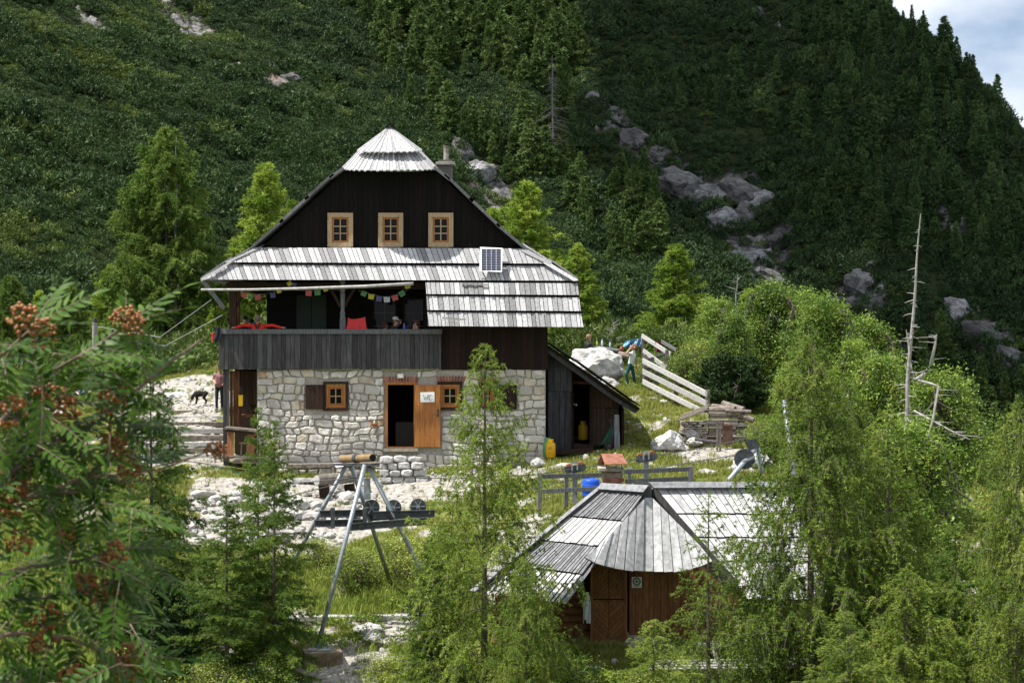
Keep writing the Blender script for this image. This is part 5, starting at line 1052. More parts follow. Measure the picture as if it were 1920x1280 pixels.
# grey rock faces of the cliffs
def cliff_mat():
    m = nmat('cliff_limestone', (.030, .030, .032), (.24, .24, .245), scale=.22, objvar=.2, bump=1.0, bscale=.9, bdist=.8, detail=10, lo=.34, hi=.62, c3=(.12, .118, .116))
    t = m.node_tree; N = t.nodes; K = t.links; b = N['Principled BSDF']; src = b.inputs['Base Color'].links[0].from_socket; tcn = N.new('ShaderNodeTexCoord'); mp_ = N.new('ShaderNodeMapping'); mp_.inputs['Rotation'].default_value = (.5, .5, .2); mp_.inputs['Scale'].default_value = (.8, .8, 2.6); nd = N.new('ShaderNodeTexNoise'); nd.inputs['Scale'].default_value = 2.5; nd.inputs['Detail'].default_value = 4; K.new(tcn.outputs['Object'], nd.inputs['Vector']); av = N.new('ShaderNodeVectorMath'); av.operation = 'MULTIPLY_ADD'; av.inputs[1].default_value = (.9, .9, .9); K.new(nd.outputs['Color'], av.inputs[0]); K.new(tcn.outputs['Object'], av.inputs[2]); K.new(av.outputs[0], mp_.inputs[0])
    vo = N.new('ShaderNodeTexVoronoi'); vo.feature = 'DISTANCE_TO_EDGE'; vo.inputs['Scale'].default_value = 1.6; K.new(mp_.outputs[0], vo.inputs['Vector']); mr = N.new('ShaderNodeMapRange'); mr.inputs['From Max'].default_value = .12; mr.inputs['To Min'].default_value = .45; K.new(vo.outputs['Distance'], mr.inputs['Value'])
    mu = N.new('ShaderNodeMix'); mu.data_type = 'RGBA'; mu.blend_type = 'MULTIPLY'; mu.inputs[0].default_value = 1; K.new(src, mu.inputs[6]); K.new(mr.outputs[0], mu.inputs[7]); K.new(mu.outputs[2], b.inputs['Base Color']); return m
CLM = cliff_mat(); CR = [rock_data(60 + k, 4, .55, 26) for k in range(5)]
for me in CR: me.materials.append(CLM)
def mhit(px, py):
    u_, v_ = (px - 960) / F, (640 - py) / F; w_ = max((s_[0] * u_ + s_[1] - v_) / -s_[2] for s_ in (SA, SB, SC)); t_ = 1 / w_; x_ = u_ * t_; return Vector((x_, t_, float(mountain_z(np.array([x_]), np.array([t_]))[0][0])))
for k, (px, py, sz) in enumerate(((1140, 225, 20), (1165, 255, 24), (1195, 285, 30), (1235, 305, 34), (1275, 335, 46), (1305, 365, 42), (1345, 372, 46), (1390, 362, 52), (1428, 372, 40), (1355, 410, 36), (1400, 402, 36), (1420, 470, 30), (1452, 500, 30), (1385, 455, 24), (1612, 540, 36), (1640, 580, 28), (1798, 588, 30), (1850, 630, 36), (1898, 675, 34), (900, 330, 34), (942, 362, 28), (868, 300, 22), (508, 160, 18), (546, 186, 20), (1460, 440, 24), (1580, 575, 22), (1780, 420, 20), (1820, 430, 18))):
    p_ = mhit(px, py); s_ = 1.25 * sz / F * p_.y; where = 'the main cliff' if 1100 < px < 1460 and py < 430 else 'the rock band below the main cliff' if px < 1470 and px > 1300 else 'the rocky knoll behind the snag' if 1500 < px < 1700 else 'the rocks at the right edge' if px > 1700 else 'the slope behind the chimney' if px > 800 else 'the gully above the old larch'
    o = rock(CR[k % 5], p_, (s_ * rc.uniform(.9, 1.3), s_ * .7, s_ * rc.uniform(.7, 1.0)), rc.uniform(-.7, .7), 'grey limestone face in ' + where, 'cliff', 'rock faces of ' + where, name='limestone_outcrop'); o.rotation_euler = (rc.uniform(-.3, .1), rc.uniform(.3, .8), rc.uniform(-.6, .6))
# rubble bank of loose white stones below the path
bank = thing('rubble_bank', 'bank of loose white limestone rubble below the path', 'stone bank', P(540, 985, 50))
for k in range(230):
    px = rc.uniform(352, 705); Y = rc.uniform(49.0, 52.1)
    if px > 600 + (Y - 49) * 45: continue
    g_ = GP(px, Y); s = rc.choice([.09, .11, .13, .16, .2, .26]) * rc.uniform(.8, 1.2); rock(RD[k % 6], (g_.x, g_.y, g_.z + s * .3), (s * rc.uniform(.9, 1.5), s * rc.uniform(.8, 1.2), s * rc.uniform(.55, .85)), rc.uniform(0, 6), name='stone', parent=bank, tilt=rc.uniform(-.3, .3))
# loose stones scattered over grass and gravel
Y = RNG.uniform(40, 69, 9000); x_ = RNG.uniform(-.3, .3, 9000) * Y
ok = (gravel_mask(x_, Y) > .5) | (RNG.uniform(0, 1, 9000) < .10); A = np.stack([x_[ok], Y[ok]], -1)[:3000]
Z = ground_z(A[:, 0], A[:, 1]); s = RNG.lognormal(-3.1, .45, len(A)).clip(.02, .14)
pr = rock(RD[0], (A[0, 0], A[0, 1], Z[0]), (s[0],) * 3, name='loose_stone'); tag(pr, 'small loose white stones on the ground', 'stones', kind='stuff')
scatter('loose_stones', np.stack([A[:, 0], A[:, 1], Z + s * .2], -1), RNG.uniform(0, 6, (len(A), 3)), s[:, None] * RNG.uniform(.7, 1.3, (len(A), 3)), pr, 'small loose white stones on the ground', 'stones')
# deck and beams in front of the lower cabin
dk = thing('bench_deck', 'long bench of grey boards below the cabin', 'bench', P(1420, 1262, 40))
for k in range(4): MB().beam(P(1215 + k * 5, 1254 - k * 5, 39.8 + k * .13), P(1612 - k * 2, 1249 - k * 5, 40.0 + k * .13), .12, .04).build('seat_board', M['brightwood'], dk)
MB().beam(P(1215, 1260, 39.75), P(1600, 1255, 39.95), .05, .12).build('edge_board', M['brownwood'], dk)
for px in (1250, 1400, 1560): MB().beam(P(px, 1300, 40), P(px, 1254, 40), .12, .12, up=(0, 1, 0)).build('leg', M['barkwood'], dk)
tb = thing('plank_table', 'grey plank table beside the cabin wall', 'table', P(1430, 1240, 40.9)); MB().beam(P(1310, 1208, 40.9), P(1535, 1205, 41.1), .5, .09).build('top', M['greywood'], tb)
for px in (1340, 1500): MB().beam(P(px, 1255, 41), P(px, 1211, 41), .1, .1, up=(0, 1, 0)).build('leg', M['barkwood'], tb)
for (a, b, r_, lb) in (((1540, 1150, 42.3), (1622, 1156, 41.8), .09, 'upper round log jutting out right of the cabin'), ((1560, 1172, 42), (1612, 1182, 41.6), .10, 'lower round log jutting out right of the cabin'), ((1576, 1130, 42.2), (1573, 1158, 42.2), .07, 'short upright log end right of the cabin'), ((1604, 1182, 41.5), (1640, 1192, 41.3), .06, 'forked pale driftwood branch by the logs'), ((1626, 1190, 41.4), (1647, 1168, 41.2), .05, 'pale driftwood branch leaning right of the logs'), ((1338, 1215, 39.6), (1352, 1262, 39.4), .05, 'pale peeled stake before the bench'), ((1535, 1225, 39.6), (1552, 1270, 39.5), .06, 'pale slanting stake at the right of the bench')):
    tag(MB().tube([P(*a), lerp3 if False else (P(*a) + P(*b)) / 2 + Vector((0, 0, .01)), P(*b)], r_, 9).build('driftwood' if 'drift' in lb else 'log', M['deadwood'] if r_ < .08 else M['barkwood'], None, smooth=False), lb, 'log')

# ------------------------------------------------------------ trees
def unit(v): return v / np.maximum(np.linalg.norm(v, axis=-1, keepdims=True), 1e-9)
def np_tubes(paths, radii, n=3):
    """paths (B,S,3), radii (B,S) -> verts, quads"""
    B, S, _ = paths.shape; d = np.gradient(paths, axis=1); d = unit(d); ref = np.where(np.abs(d[..., 2:3]) > .9, np.array([1., 0, 0]), np.array([0, 0, 1.]))
    a = unit(np.cross(d, ref)); b = np.cross(d, a); t = np.arange(n) * 2 * np.pi / n
    V = paths[:, :, None] + (a[:, :, None] * np.cos(t)[None, None, :, None] + b[:, :, None] * np.sin(t)[None, None, :, None]) * radii[:, :, None, None]
    I = np.arange(B * S * n).reshape(B, S, n); q = np.stack([I[:, :-1], np.roll(I, -1, 2)[:, :-1], np.roll(I, -1, 2)[:, 1:], I[:, 1:]], -1).reshape(-1, 4)
    return V.reshape(-1, 3), q
def conifer(seed, H, Rd, nb, tw=9.0, spacing=.045, leaf=.05, droop=.25, tips=3, tl=.34, low=.05, prof=.75, elev=(-12, 42), dead=0.0, lw_=.30, wob=.1, hang=0.0):
    r = np.random.default_rng(seed)
    s = np.linspace(0, 1, 10); tp = np.stack([np.cumsum(r.normal(0, wob * H * .008, 10)) * s, np.cumsum(r.normal(0, wob * H * .008, 10)) * s, s * H], -1)
    r0 = H * .0095
    TV, TQ = np_tubes(tp[None], (r0 * (1 - s * .93))[None], 8)
    t = np.clip(np.linspace(low, .985, nb) + r.normal(0, .012, nb), low, .99); az = np.arange(nb) * 2.39996 + r.normal(0, .5, nb)
    L = Rd * (1 - t) ** prof * np.minimum(1, .62 + t * 2.0) * r.uniform(.62, 1.12, nb) + .06 * H / 8
    el_ = np.radians(elev[0] + (elev[1] - elev[0]) * t ** 1.6) + r.normal(0, .13, nb)
    S = 8; ss = np.linspace(0, 1, S); hd_ = np.stack([np.cos(az), np.sin(az), 0 * az], -1)
    base = np.stack([np.interp(t, s, tp[:, 0]), np.interp(t, s, tp[:, 1]), t * H], -1)
    dr_ = droop * r.uniform(.6, 1.3, nb) * (1 - t * .5)
    bend = r.normal(0, .12, nb); side = np.stack([-hd_[:, 1], hd_[:, 0], 0 * az], -1)
    pz = (np.sin(el_)[:, None] * ss - dr_[:, None] * ss ** 2 * 1.6 + dr_[:, None] * ss ** 4 * 1.25)
    BP = base[:, None] + hd_[:, None] * (np.cos(el_) * L)[:, None, None] * ss[None, :, None] + side[:, None] * (bend * L)[:, None, None] * (ss ** 2)[None, :, None]
    BP[..., 2] += pz * L[:, None]
    br = (.005 + .008 * L / max(Rd, .1) * H / 9)[:, None] * (1 - .8 * ss[None])
    BV, BQ = np_tubes(BP, br, 3)
    # twigs
    nt_ = np.maximum(3, (L * tw).astype(int)); bi = np.repeat(np.arange(nb), nt_); k = len(bi)
    sv = r.uniform(.12, 1.0, k) ** .8; f = sv * (S - 1); i0 = np.minimum(f.astype(int), S - 2); fr = (f - i0)[:, None]
    p0 = BP[bi, i0] * (1 - fr) + BP[bi, i0 + 1] * fr; tan = unit(BP[bi, i0 + 1] - BP[bi, i0])
    sg = r.choice([-1, 1], k)[:, None]; sdv = np.cross(tan, np.array([0, 0, 1.])) * sg
    d = unit(tan * r.uniform(.25, .9, (k, 1)) + sdv * r.uniform(.3, 1.0, (k, 1)) + np.array([0, 0, 1.]) * r.normal(.05, .25, (k, 1)))
    hg = hang * r.uniform(0, 1, k) ** .6; d = unit(d - np.array([0, 0, 1.]) * hg[:, None])
    ln = (1 + .5 * hg) * (tl * (.35 + .65 * (1 - sv)) * r.uniform(.5, 1.25, k) + .05) * np.minimum(1, .35 + L[bi] / Rd * 1.1) * (H / 8) ** .5
    sag = r.uniform(.3, 1.5, k) * droop * 2.2
    if dead:
        keep = r.uniform(0, 1, k) > dead; 
    nc = np.maximum(2, (ln / spacing).astype(int)); ti = np.repeat(np.arange(k), nc); tt = r.uniform(.05, 1, len(ti))
    C = p0[ti] + d[ti] * (ln[ti] * tt)[:, None]; C[:, 2] -= sag[ti] * ln[ti] * tt ** 2
    tg = d[ti].copy(); tg[:, 2] -= 2 * sag[ti] * tt; tg = unit(tg)
    # clusters on the branch ends as well
    m2 = np.maximum(2, (L / spacing * .8).astype(int)); b2 = np.repeat(np.arange(nb), m2); q = r.uniform(.25, 1, len(b2)); f = q * (S - 1); i0 = np.minimum(f.astype(int), S - 2); fr = (f - i0)[:, None]
    C = np.concatenate([C, BP[b2, i0] * (1 - fr) + BP[b2, i0 + 1] * fr]); tg = np.concatenate([tg, unit(BP[b2, i0 + 1] - BP[b2, i0])])
    # leader
    n3 = max(6, int(H * .16 / spacing)); zt = r.uniform(.84, 1.0, n3); C = np.concatenate([C, np.stack([np.interp(zt, s, tp[:, 0]), np.interp(zt, s, tp[:, 1]), zt * H], -1)]); tg = np.concatenate([tg, np.tile([0, 0, 1.], (n3, 1))])
    C = np.repeat(C, tips, 0); tg = np.repeat(tg, tips, 0); n = len(C)
    rd_ = unit(r.normal(0, 1, (n, 3))); dd = unit(tg * r.uniform(.1, 1.0, (n, 1)) + rd_ * .85); wv = unit(np.cross(dd, r.normal(0, 1, (n, 3))))
    ll = (leaf * r.uniform(.65, 1.35, n))[:, None]; C = C + rd_ * leaf * .25
    V = np.stack([C - wv * ll * lw_ - dd * ll * .3, C + wv * ll * lw_ - dd * ll * .3, C + dd * ll], 1).reshape(-1, 3); T = np.arange(len(V)).reshape(-1, 3)
    # twig wood: slim triangles
    e = p0 + d * ln[:, None] * .8; e[:, 2] -= sag * ln * .64; wv = unit(np.cross(d, np.array([0, 0, 1.]) + r.normal(0, .2, (k, 3)))) * .006 * (H / 8)
    WV = np.concatenate([TV, BV]); WQ = np.concatenate([TQ, BQ + len(TV)])
    wood = np.concatenate([WQ, np.stack([np.arange(k) * 4, np.arange(k) * 4 + 1, np.arange(k) * 4 + 2, np.arange(k) * 4 + 3], -1) + len(WV)]); WV = np.concatenate([WV, np.stack([p0 - wv, p0 + wv, e + wv * .4, e - wv * .4], 1).reshape(-1, 3)])
    return (WV, wood), (V, T)
def mesh_only(V, Fc, mat):
    o = tri_mesh('tmp', V, Fc, mat); me = o.data; bpy.data.objects.remove(o); return me
class Kind:
    def __init__(s, data, wood, leafm, H):
        s.w = mesh_only(*data[0], wood); s.c = mesh_only(*data[1], leafm) if data[1] is not None else None; s.H = H
def plant(name, kind, loc, H, label, cat='tree', group=None, rz=None, wide=1.0, tiltx=0, crown='crown', trunk='trunk', mats=None):
    k = H / kind.H; t = thing(name, label, cat, loc, group, rz if rz is not None else random.uniform(0, 6.28)); t.scale = (k * wide, k * wide, k); t.rotation_euler.x = tiltx
    a = bpy.data.objects.new(trunk, kind.w); link(a, t)
    if kind.c: b = bpy.data.objects.new(crown, kind.c); link(b, t)
    return t
def at_ground(px, Y, py_top):
    g_ = GP(px, Y); return g_, P(px, py_top, Y).z - g_.z + .1
K_A = Kind(conifer(1, 8.5, 2.35, 150, tw=15, hang=1.3, leaf=.056, spacing=.040, droop=.30, tl=.46, tips=4, lw_=.15), M['bark'], M['larch'], 8.5)
K_B = Kind(conifer(2, 6.5, 1.6, 140, tw=22, hang=.4, leaf=.056, spacing=.038, droop=.14, tl=.36, tips=5, lw_=.15), M['bark'], M['larch_d'], 6.5)
K_C = Kind(conifer(3, 12., 4.1, 200, tw=12, hang=1.0, leaf=.14, spacing=.075, droop=.20, tl=.75, tips=4, lw_=.18, prof=.55), M['bark'], M['larch_d'], 12.)
K_D = Kind(conifer(4, 7.5, 2.2, 180, tw=14, hang=.5, leaf=.115, spacing=.065, droop=.08, tl=.48, tips=4, lw_=.18, prof=.62, elev=(-2, 55)), M['bark'], M['larch_y'], 7.5)
K_E = Kind(conifer(5, 8.5, 2.3, 150, tw=17, hang=1.6, leaf=.056, spacing=.038, droop=.44, tl=.56, tips=4, elev=(-4, 38), lw_=.15), M['bark'], M['larch'], 8.5)
K_F = Kind(conifer(6, 7.0, 1.8, 150, tw=21, hang=.8, leaf=.060, spacing=.040, droop=.20, tl=.40, tips=5, lw_=.15), M['bark'], M['larch_d'], 7.0)
K_G = Kind(conifer(7, 7.0, 1.9, 85, tw=12, hang=1.0, leaf=.054, spacing=.042, droop=.26, tl=.42, tips=4, lw_=.15), M['bark'], M['larch'], 7.0)
def put(kind, px, Y, pyt, label, wide=1.0, rz=None, name='larch_tree', cat='larch', group=None, dz=0):
    g_, H = at_ground(px, Y, pyt); return plant(name, kind, g_ + Vector((0, 0, -.05 + dz)), H, label, cat, group, rz, wide)
put(K_A, 908, 38.5, 648, 'slender larch standing before the stone wall right of the door', 1.2, .3)
put(K_E, 1520, 37.6, 618, 'tall drooping larch in front of the right end of the cabin roof', 1.3, 1.1)
put(K_A, 1665, 38.6, 770, 'spreading larch right of the cabin, left of the dead snag', 1.35, 2.0)
put(K_E, 1592, 39.8, 705, 'drooping larch just right of the tall drooping one', 1.15, 2.1)
put(K_E, 1905, 35.5, 745, 'drooping larch cut by the right edge of the picture', 1.05, 2.7)
put(K_G, 1328, 37.0, 925, 'thin young larch growing before the long cabin roof', 1.2, .7)
put(K_B, 484, 42.0, 768, 'young larch, left one of the close pair before the stone wall', .8, 1.9)
put(K_B, 514, 40.9, 792, 'young larch, right one of the close pair before the stone wall', 1.0, .2)
put(K_F, 284, 43.6, 672, 'dark dense larch in front of the timber steps', 1.08, 2.2)
put(K_B, 425, 40.4, 930, 'short bushy larch below the rubble bank', 1.55, 2.9)
put(K_F, 806, 39.2, 1020, 'low larch sapling right of the front trestle leg', 1.15, .9)
put(K_E, 985, 36.6, 1040, 'drooping larch sapling at the lower left of the cabin', 1.3, 1.6)
put(K_A, 1225, 35.0, 1165, 'low spreading larch sapling before the cabin wall', 2.4, .4)
put(K_E, 1700, 35.2, 1060, 'low larch at the bottom right before the logs', 1.9, 2.4)
put(K_A, 1590, 33.5, 1150, 'small larch sapling at the bottom edge before the bench', 2.2, 1.3)
put(K_F, 1790, 37, 985, 'bushy larch between the logs and the right edge', 1.5, .5)
put(K_C, 312, 84, 245, 'large old larch left of the hut', 1.08, .5); put(K_D, 499, 88, 312, 'larch with pointed top just left of the hut roof', 1.1, 1.0); put(K_D, 545, 80, 380, 'bushy larch touching the left roof edge', .9, 2.0)
put(K_D, 985, 82, 345, 'broad bright larch right of the hut roof', 1.4, 2.4); put(K_D, 1085, 78, 460, 'larch rising behind the right eaves corner', 1.3, .2); put(K_D, 925, 86, 395, 'larch showing between the roof edge and the broad bright larch', 1.3, .4); put(K_D, 1045, 72, 500, 'lower larch behind the hut, beside the eaves', .9, 1.2); put(K_D, 1120, 90, 560, 'small larch in the gap behind the outcrop', 1.3, 2.0)
put(K_D, 1268, 86, 462, 'bright cone shaped larch above the handrail', 1.5, .9)
for k, (px, Y, py, lb) in enumerate(((20, 74, 520, 'larch at the far left edge behind the rowan'), (75, 82, 548, 'second larch from the left edge behind the rowan'), (128, 78, 535, 'third larch from the left edge behind the rowan'), (205, 92, 500, 'larch left of the large old larch'), (235, 70, 610, 'short larch beside the utility pole'), (395, 80, 590, 'low larch between the old larch and the balcony'), (350, 74, 640, 'small larch behind the round tan stone'), (430, 95, 480, 'larch between the old larch and the hut eaves'), (290, 72, 655, 'low larch under the old larch'))):
    put(K_D if k % 2 else K_C, px, Y, py, lb, 1.15, k * .8)
put(K_D, 1190, 92, 610, 'small larch behind the picnic table', 1.3, 1.1); put(K_D, 1330, 78, 560, 'young larch left of the broadleaf trees', 1.3, 1.9); put(K_D, 1405, 74, 545, 'bright larch rising among the broadleaf trees', 1.3, .4); put(K_D, 1575, 68, 575, 'bright larch behind the tall drooping larch', 1.3, 1.4); put(K_D, 1420, 82, 640, 'larch half hidden behind the broadleaf trees', 1.2, .6)
# dead trees
def dead_tree(name, label, loc, H, seed, nb, Lmax, up=0.0, lowb=.1, crooked=.12, extra=None, thick=1.0, mat='deadwood'):
    r = np.random.default_rng(seed); s = np.linspace(0, 1, 14); tp = np.stack([np.cumsum(r.normal(0, crooked, 14)) * .25, np.cumsum(r.normal(0, crooked, 14)) * .25, s * H], -1)
    V, Q = np_tubes(tp[None], (H * .0085 * (1 - s) ** .8 + .012 * thick)[None], 7); t = thing(name, label, 'dead tree', loc); tri_mesh('trunk', V, Q, M[mat], t, smooth=True)
    tb_ = r.uniform(lowb, .97, nb); az = r.uniform(0, 6.28, nb); L = Lmax * r.uniform(.12, 1, nb) ** 2 * (1.1 - tb_) + .08; ss = np.linspace(0, 1, 5)
    b0 = np.stack([np.interp(tb_, s, tp[:, 0]), np.interp(tb_, s, tp[:, 1]), tb_ * H], -1); dv = np.stack([np.cos(az), np.sin(az), r.normal(up, .15, nb)], -1)
    BP = b0[:, None] + dv[:, None] * L[:, None, None] * ss[None, :, None] + r.normal(0, .03, (nb, 5, 3)) * L[:, None, None] * ss[None, :, None]; BP[..., 2] -= L[:, None] * ss ** 2 * .12
    V, Q = np_tubes(BP, (.008 + .02 * L / Lmax)[:, None] * thick * (1 - .7 * ss), 4); tri_mesh('twigs', V, Q, M[mat], t, smooth=True)['kind'] = 'stuff'
    for pth, rr in (extra or []):
        V, Q = np_tubes(np.array(pth)[None], np.array(rr)[None], 6); tri_mesh('limb', V, Q, M[mat], t, smooth=True)
        pth = np.array(pth); nb2 = 9; f = r.uniform(.3, .95, nb2) * (len(pth) - 1); i0 = f.astype(int); q0 = pth[i0] + (pth[np.minimum(i0 + 1, len(pth) - 1)] - pth[i0]) * (f - i0)[:, None]
        BP = q0[:, None] + r.normal(0, 1, (nb2, 1, 3)) * np.array([.30, .30, .06]) * ss[None, :, None]; V, Q = np_tubes(BP, np.full((nb2, 1), .012) * (1 - .7 * ss), 4); tri_mesh('twigs', V, Q, M[mat], t, smooth=True)['kind'] = 'stuff'
    return t
SY = 46.0; sb = P(1705, 985, SY); rel = lambda px, py, dY=0: tuple(P(px, py, SY + dY) - sb)
dead_tree('dead_snag', 'tall bleached dead snag with bare limbs at the right', sb, (985 - 400) / F * SY, 8, 70, .62, lowb=.3, crooked=.10, extra=[
  ([rel(1704, 712), rel(1722, 700, -.1), rel(1733, 680, -.2), rel(1739, 645, -.2), rel(1741, 625, -.2)], [.05, .05, .045, .035, .02]), ([rel(1702, 708), rel(1694, 680, .2), rel(1688, 640, .3), rel(1684, 618, .3)], [.03, .028, .022, .012]),
  ([rel(1708, 712), rel(1735, 718, -.4), rel(1748, 722, -.5), rel(1740, 790, -.6), rel(1728, 840, -.6), rel(1722, 866, -.6)], [.04, .035, .035, .035, .03, .02]), ([rel(1705, 770), rel(1745, 790, -.6), rel(1790, 812, -1), rel(1812, 820, -1.2)], [.04, .032, .02, .008]),
  ([rel(1705, 850), rel(1760, 890, -.9), rel(1800, 935, -1.2), rel(1818, 955, -1.3)], [.035, .03, .02, .008]), ([rel(1720, 862, -.6), rel(1750, 880, -.8), rel(1790, 885, -1)], [.025, .02, .008])])
# lean the snag slightly like the photograph: its tip stands right of its foot
bpy.data.objects['dead_snag'].rotation_euler = (0, R(2.4), 0)
def bare(label, px, Y, pyt, H, seed): dead_tree('bare_tree', label, Vector((P(px, 0, Y).x, Y, P(px, pyt, Y).z - H)), H, seed, 40, 1.2, up=.5)
bare('thin bare tree beside the picnic table', 1152, 72, 600, 1.6, 3); bare('bare treetop above the broadleaf trees', 1382, 70, 515, 3.2, 4); bare('bare grey tree at the old larch crown', 332, 83.5, 258, 9, 5)
# broadleaf trees and shrubs
def broadleaf(seed, H, Rd, n_cl, n_lf, leaf, stems=3, lo=.2):
    r = np.random.default_rng(seed); Pth = []; rad = []; ends = []
    for s_ in range(stems):
        a = r.uniform(0, 6.28); top = np.array([np.cos(a) * Rd * .45, np.sin(a) * Rd * .45, H * r.uniform(.7, .9)]); b = np.array([np.cos(a) * .1, np.sin(a) * .1, 0]); u = np.linspace(0, 1, 6)[:, None]
        p = b + (top - b) * u + np.cumsum(r.normal(0, .03 * H, (6, 3)), 0) * u * .5; Pth.append(p); rad.append(H * .018 * (1 - .85 * u[:, 0])); ends.append(p)
    for k in range(n_cl):
        st_ = ends[r.integers(stems)]; q = st_[r.integers(1, 6)]; u = r.normal(0, 1, 3); u /= np.linalg.norm(u); ph = r.uniform(lo, 1.0)
        tgt = np.array([u[0] * Rd * np.sin(np.pi * min(1, ph * .8 + .12)) * r.uniform(.5, 1), u[1] * Rd * np.sin(np.pi * min(1, ph * .8 + .12)) * r.uniform(.5, 1), ph * H]); t_ = np.linspace(0, 1, 6)[:, None]
        Pth.append(q + (tgt - q) * t_ + np.array([0, 0, 1]) * (t_ * (1 - t_)) * .12 * H * r.uniform(-.5, 1)); rad.append(np.linspace(H * .006, .004, 6)); ends.append(None)
    WV, WQ = np_tubes(np.array(Pth), np.array(rad), 4); C = []
    for p in Pth[stems:]:
        m_ = n_lf; f = r.uniform(.35, 1.08, m_)[:, None]; C.append(p[0] + (p[-1] - p[0]) * f + r.normal(0, 1, (m_, 3)) * np.array([.085, .085, .055]) * Rd * 1.0)
    C = np.concatenate(C); n = len(C); nrm = unit(r.normal(0, 1, (n, 3)) + np.array([0, 0, .9])); a = unit(np.cross(nrm, r.normal(0, 1, (n, 3)))); b = np.cross(nrm, a); l = (leaf * r.uniform(.6, 1.3, n))[:, None]
    V = np.stack([C - a * l, C - b * l * .42, C + a * l, C + b * l * .42], 1).reshape(-1, 3); return (WV, WQ), (V, np.arange(len(V)).reshape(-1, 4))
B_A = Kind(broadleaf(1, 5.5, 2.3, 230, 110, .065, 4), M['bark'], M['broad'], 5.5); B_B = Kind(broadleaf(2, 5.0, 1.9, 200, 110, .06, 3), M['bark'], M['broad'], 5.0)
S_A = Kind(broadleaf(3, 1.6, 1.1, 90, 60, .034, 6, .05), M['bark'], M['broad'], 1.6); S_B = Kind(broadleaf(4, 1.2, 1.1, 80, 60, .030, 6, .05), M['bark'], M['weed'], 1.2)
for k, (kd, px, Y, py, wd, lb) in enumerate(((B_A, 1450, 66, 533, 1.05, 'leafy broadleaf tree, highest one behind the handrail'), (B_B, 1375, 64, 590, 1.0, 'leafy broadleaf tree next to the bright cone shaped larch'), (B_A, 1540, 63, 560, 1.0, 'leafy broadleaf tree above the large right larch'), (B_B, 1650, 56, 668, 1.05, 'broadleaf tree left of the dead snag'), (B_A, 1770, 54, 700, 1.1, 'broadleaf tree behind the limbs of the dead snag'), (B_B, 1480, 60, 690, 1.1, 'lower broadleaf tree behind the wood pile'), (B_A, 1345, 70, 565, 1.1, 'rounded leafy tree just right of the cone shaped larch'), (B_A, 1500, 70, 550, 1.2, 'rounded leafy tree behind the highest broadleaf tree'), (B_B, 1300, 72, 640, 1.2, 'low rounded leafy tree above the handrail fence'), (B_A, 1060, 76, 560, .9, 'leafy tree in the gap right of the hut'), (B_A, 1620, 66, 600, 1.1, 'leafy tree crown left behind the snag'), (B_B, 1600, 60, 640, .9, 'broadleaf tree between the large larch and the snag'), (B_A, 1690, 44.5, 800, 1.2, 'leafy tree hiding the foot of the dead snag'), (B_B, 30, 60, 700, 1.1, 'broadleaf bush at the left edge behind the rowan'), (B_A, 110, 50, 840, 1.1, 'leafy bush left of the dark dense larch'))):
    put(kd, px, Y, py, lb, wd, k * 1.3, 'broadleaf_tree', 'tree')
DW = Kind((broadleaf(6, 1.6, 1.2, 40, 5, .03, 5, .05)[0], conifer(9, 1.6, 1.2, 150, tw=16, leaf=.07, spacing=.05, droop=-.2, tl=.3, tips=4, elev=(15, 75), low=.02, prof=.35)[1]), M['bark'], M['dwarf'], 1.6)
for k, (px, Y, H, lb) in enumerate(((1365, 61.5, 1.7, 'dark upright dwarf pine right of the handrail fence'), (1400, 62.5, 1.6, 'dark dwarf pine behind the wood pile'), (1340, 63.5, 1.4, 'dark dwarf pine behind the lower fence post'), (300, 41.5, 1.8, 'dark dwarf pine under the dense left larch'), (345, 41.2, 1.5, 'dark dwarf pine near the rowan berries'))):
    plant('dwarf_pine', DW, GP(px, Y), H, lb, 'dwarf pine', rz=k)
sh = random.Random(3); SHL = ['leafy shrub', 'small leafy bush', 'low green bush', 'rounded shrub']
for k, (px, Y, H, lb) in enumerate(((1290, 66, 1.6, 'leafy bush behind the pale three rail fence'), (1320, 67, 2.0, 'leafy bush left of the dwarf pines'), (1235, 70, 1.3, 'low bush under the cross fence'), (1215, 68.5, .9, 'low bush behind the standing woman'), (660, 46, 1.2, 'weedy bush under the trestle frame'), (760, 46.5, 1.3, 'weedy bush behind the right trestle leg'), (820, 45, 1.4, 'weedy bush left of the slender larch'), (725, 40.6, .8, 'weedy bush beside the concrete footing'), (790, 40.4, .9, 'weedy bush below the retaining timber'), (860, 40.5, 1.2, 'weedy bush at the foot of the slender larch'), (500, 39.8, 1.2, 'leafy bush below the young larch pair'), (400, 39.5, 1.1, 'leafy bush at the bottom left of the young larches'), (250, 40.2, 1.3, 'leafy bush at the bottom behind the rowan'), (960, 39, 1.2, 'leafy bush at the bottom beside the slender larch'), (1080, 38, 1.6, 'green bush at the bottom before the cabin logs'), (1230, 37.5, 1.3, 'green bush at the bottom below the cabin door'), (1450, 37.3, 1.0, 'green bush below the bench'), (1660, 40, 1.8, 'green bush right of the driftwood'), (1760, 38.5, 2.0, 'green bush near the lower right corner'), (1850, 37, 2.2, 'tall green bush in the lower right corner'), (1880, 43, 2.4, 'leafy bush at the right edge under the larch'), (1560, 52, 1.8, 'green bush behind the cabin ridge right end'), (1440, 54, 1.5, 'green bush behind the second lift support'), (600, 47.5, .9, 'small bush below the rubble bank'))):
    plant('shrub', S_B if 'weedy' in lb else (S_A, S_B)[k % 2], GP(px, Y) + Vector((0, 0, -.1)), H, lb, 'shrub', rz=k * 1.1, wide=1.15, crown='foliage', trunk='stems')
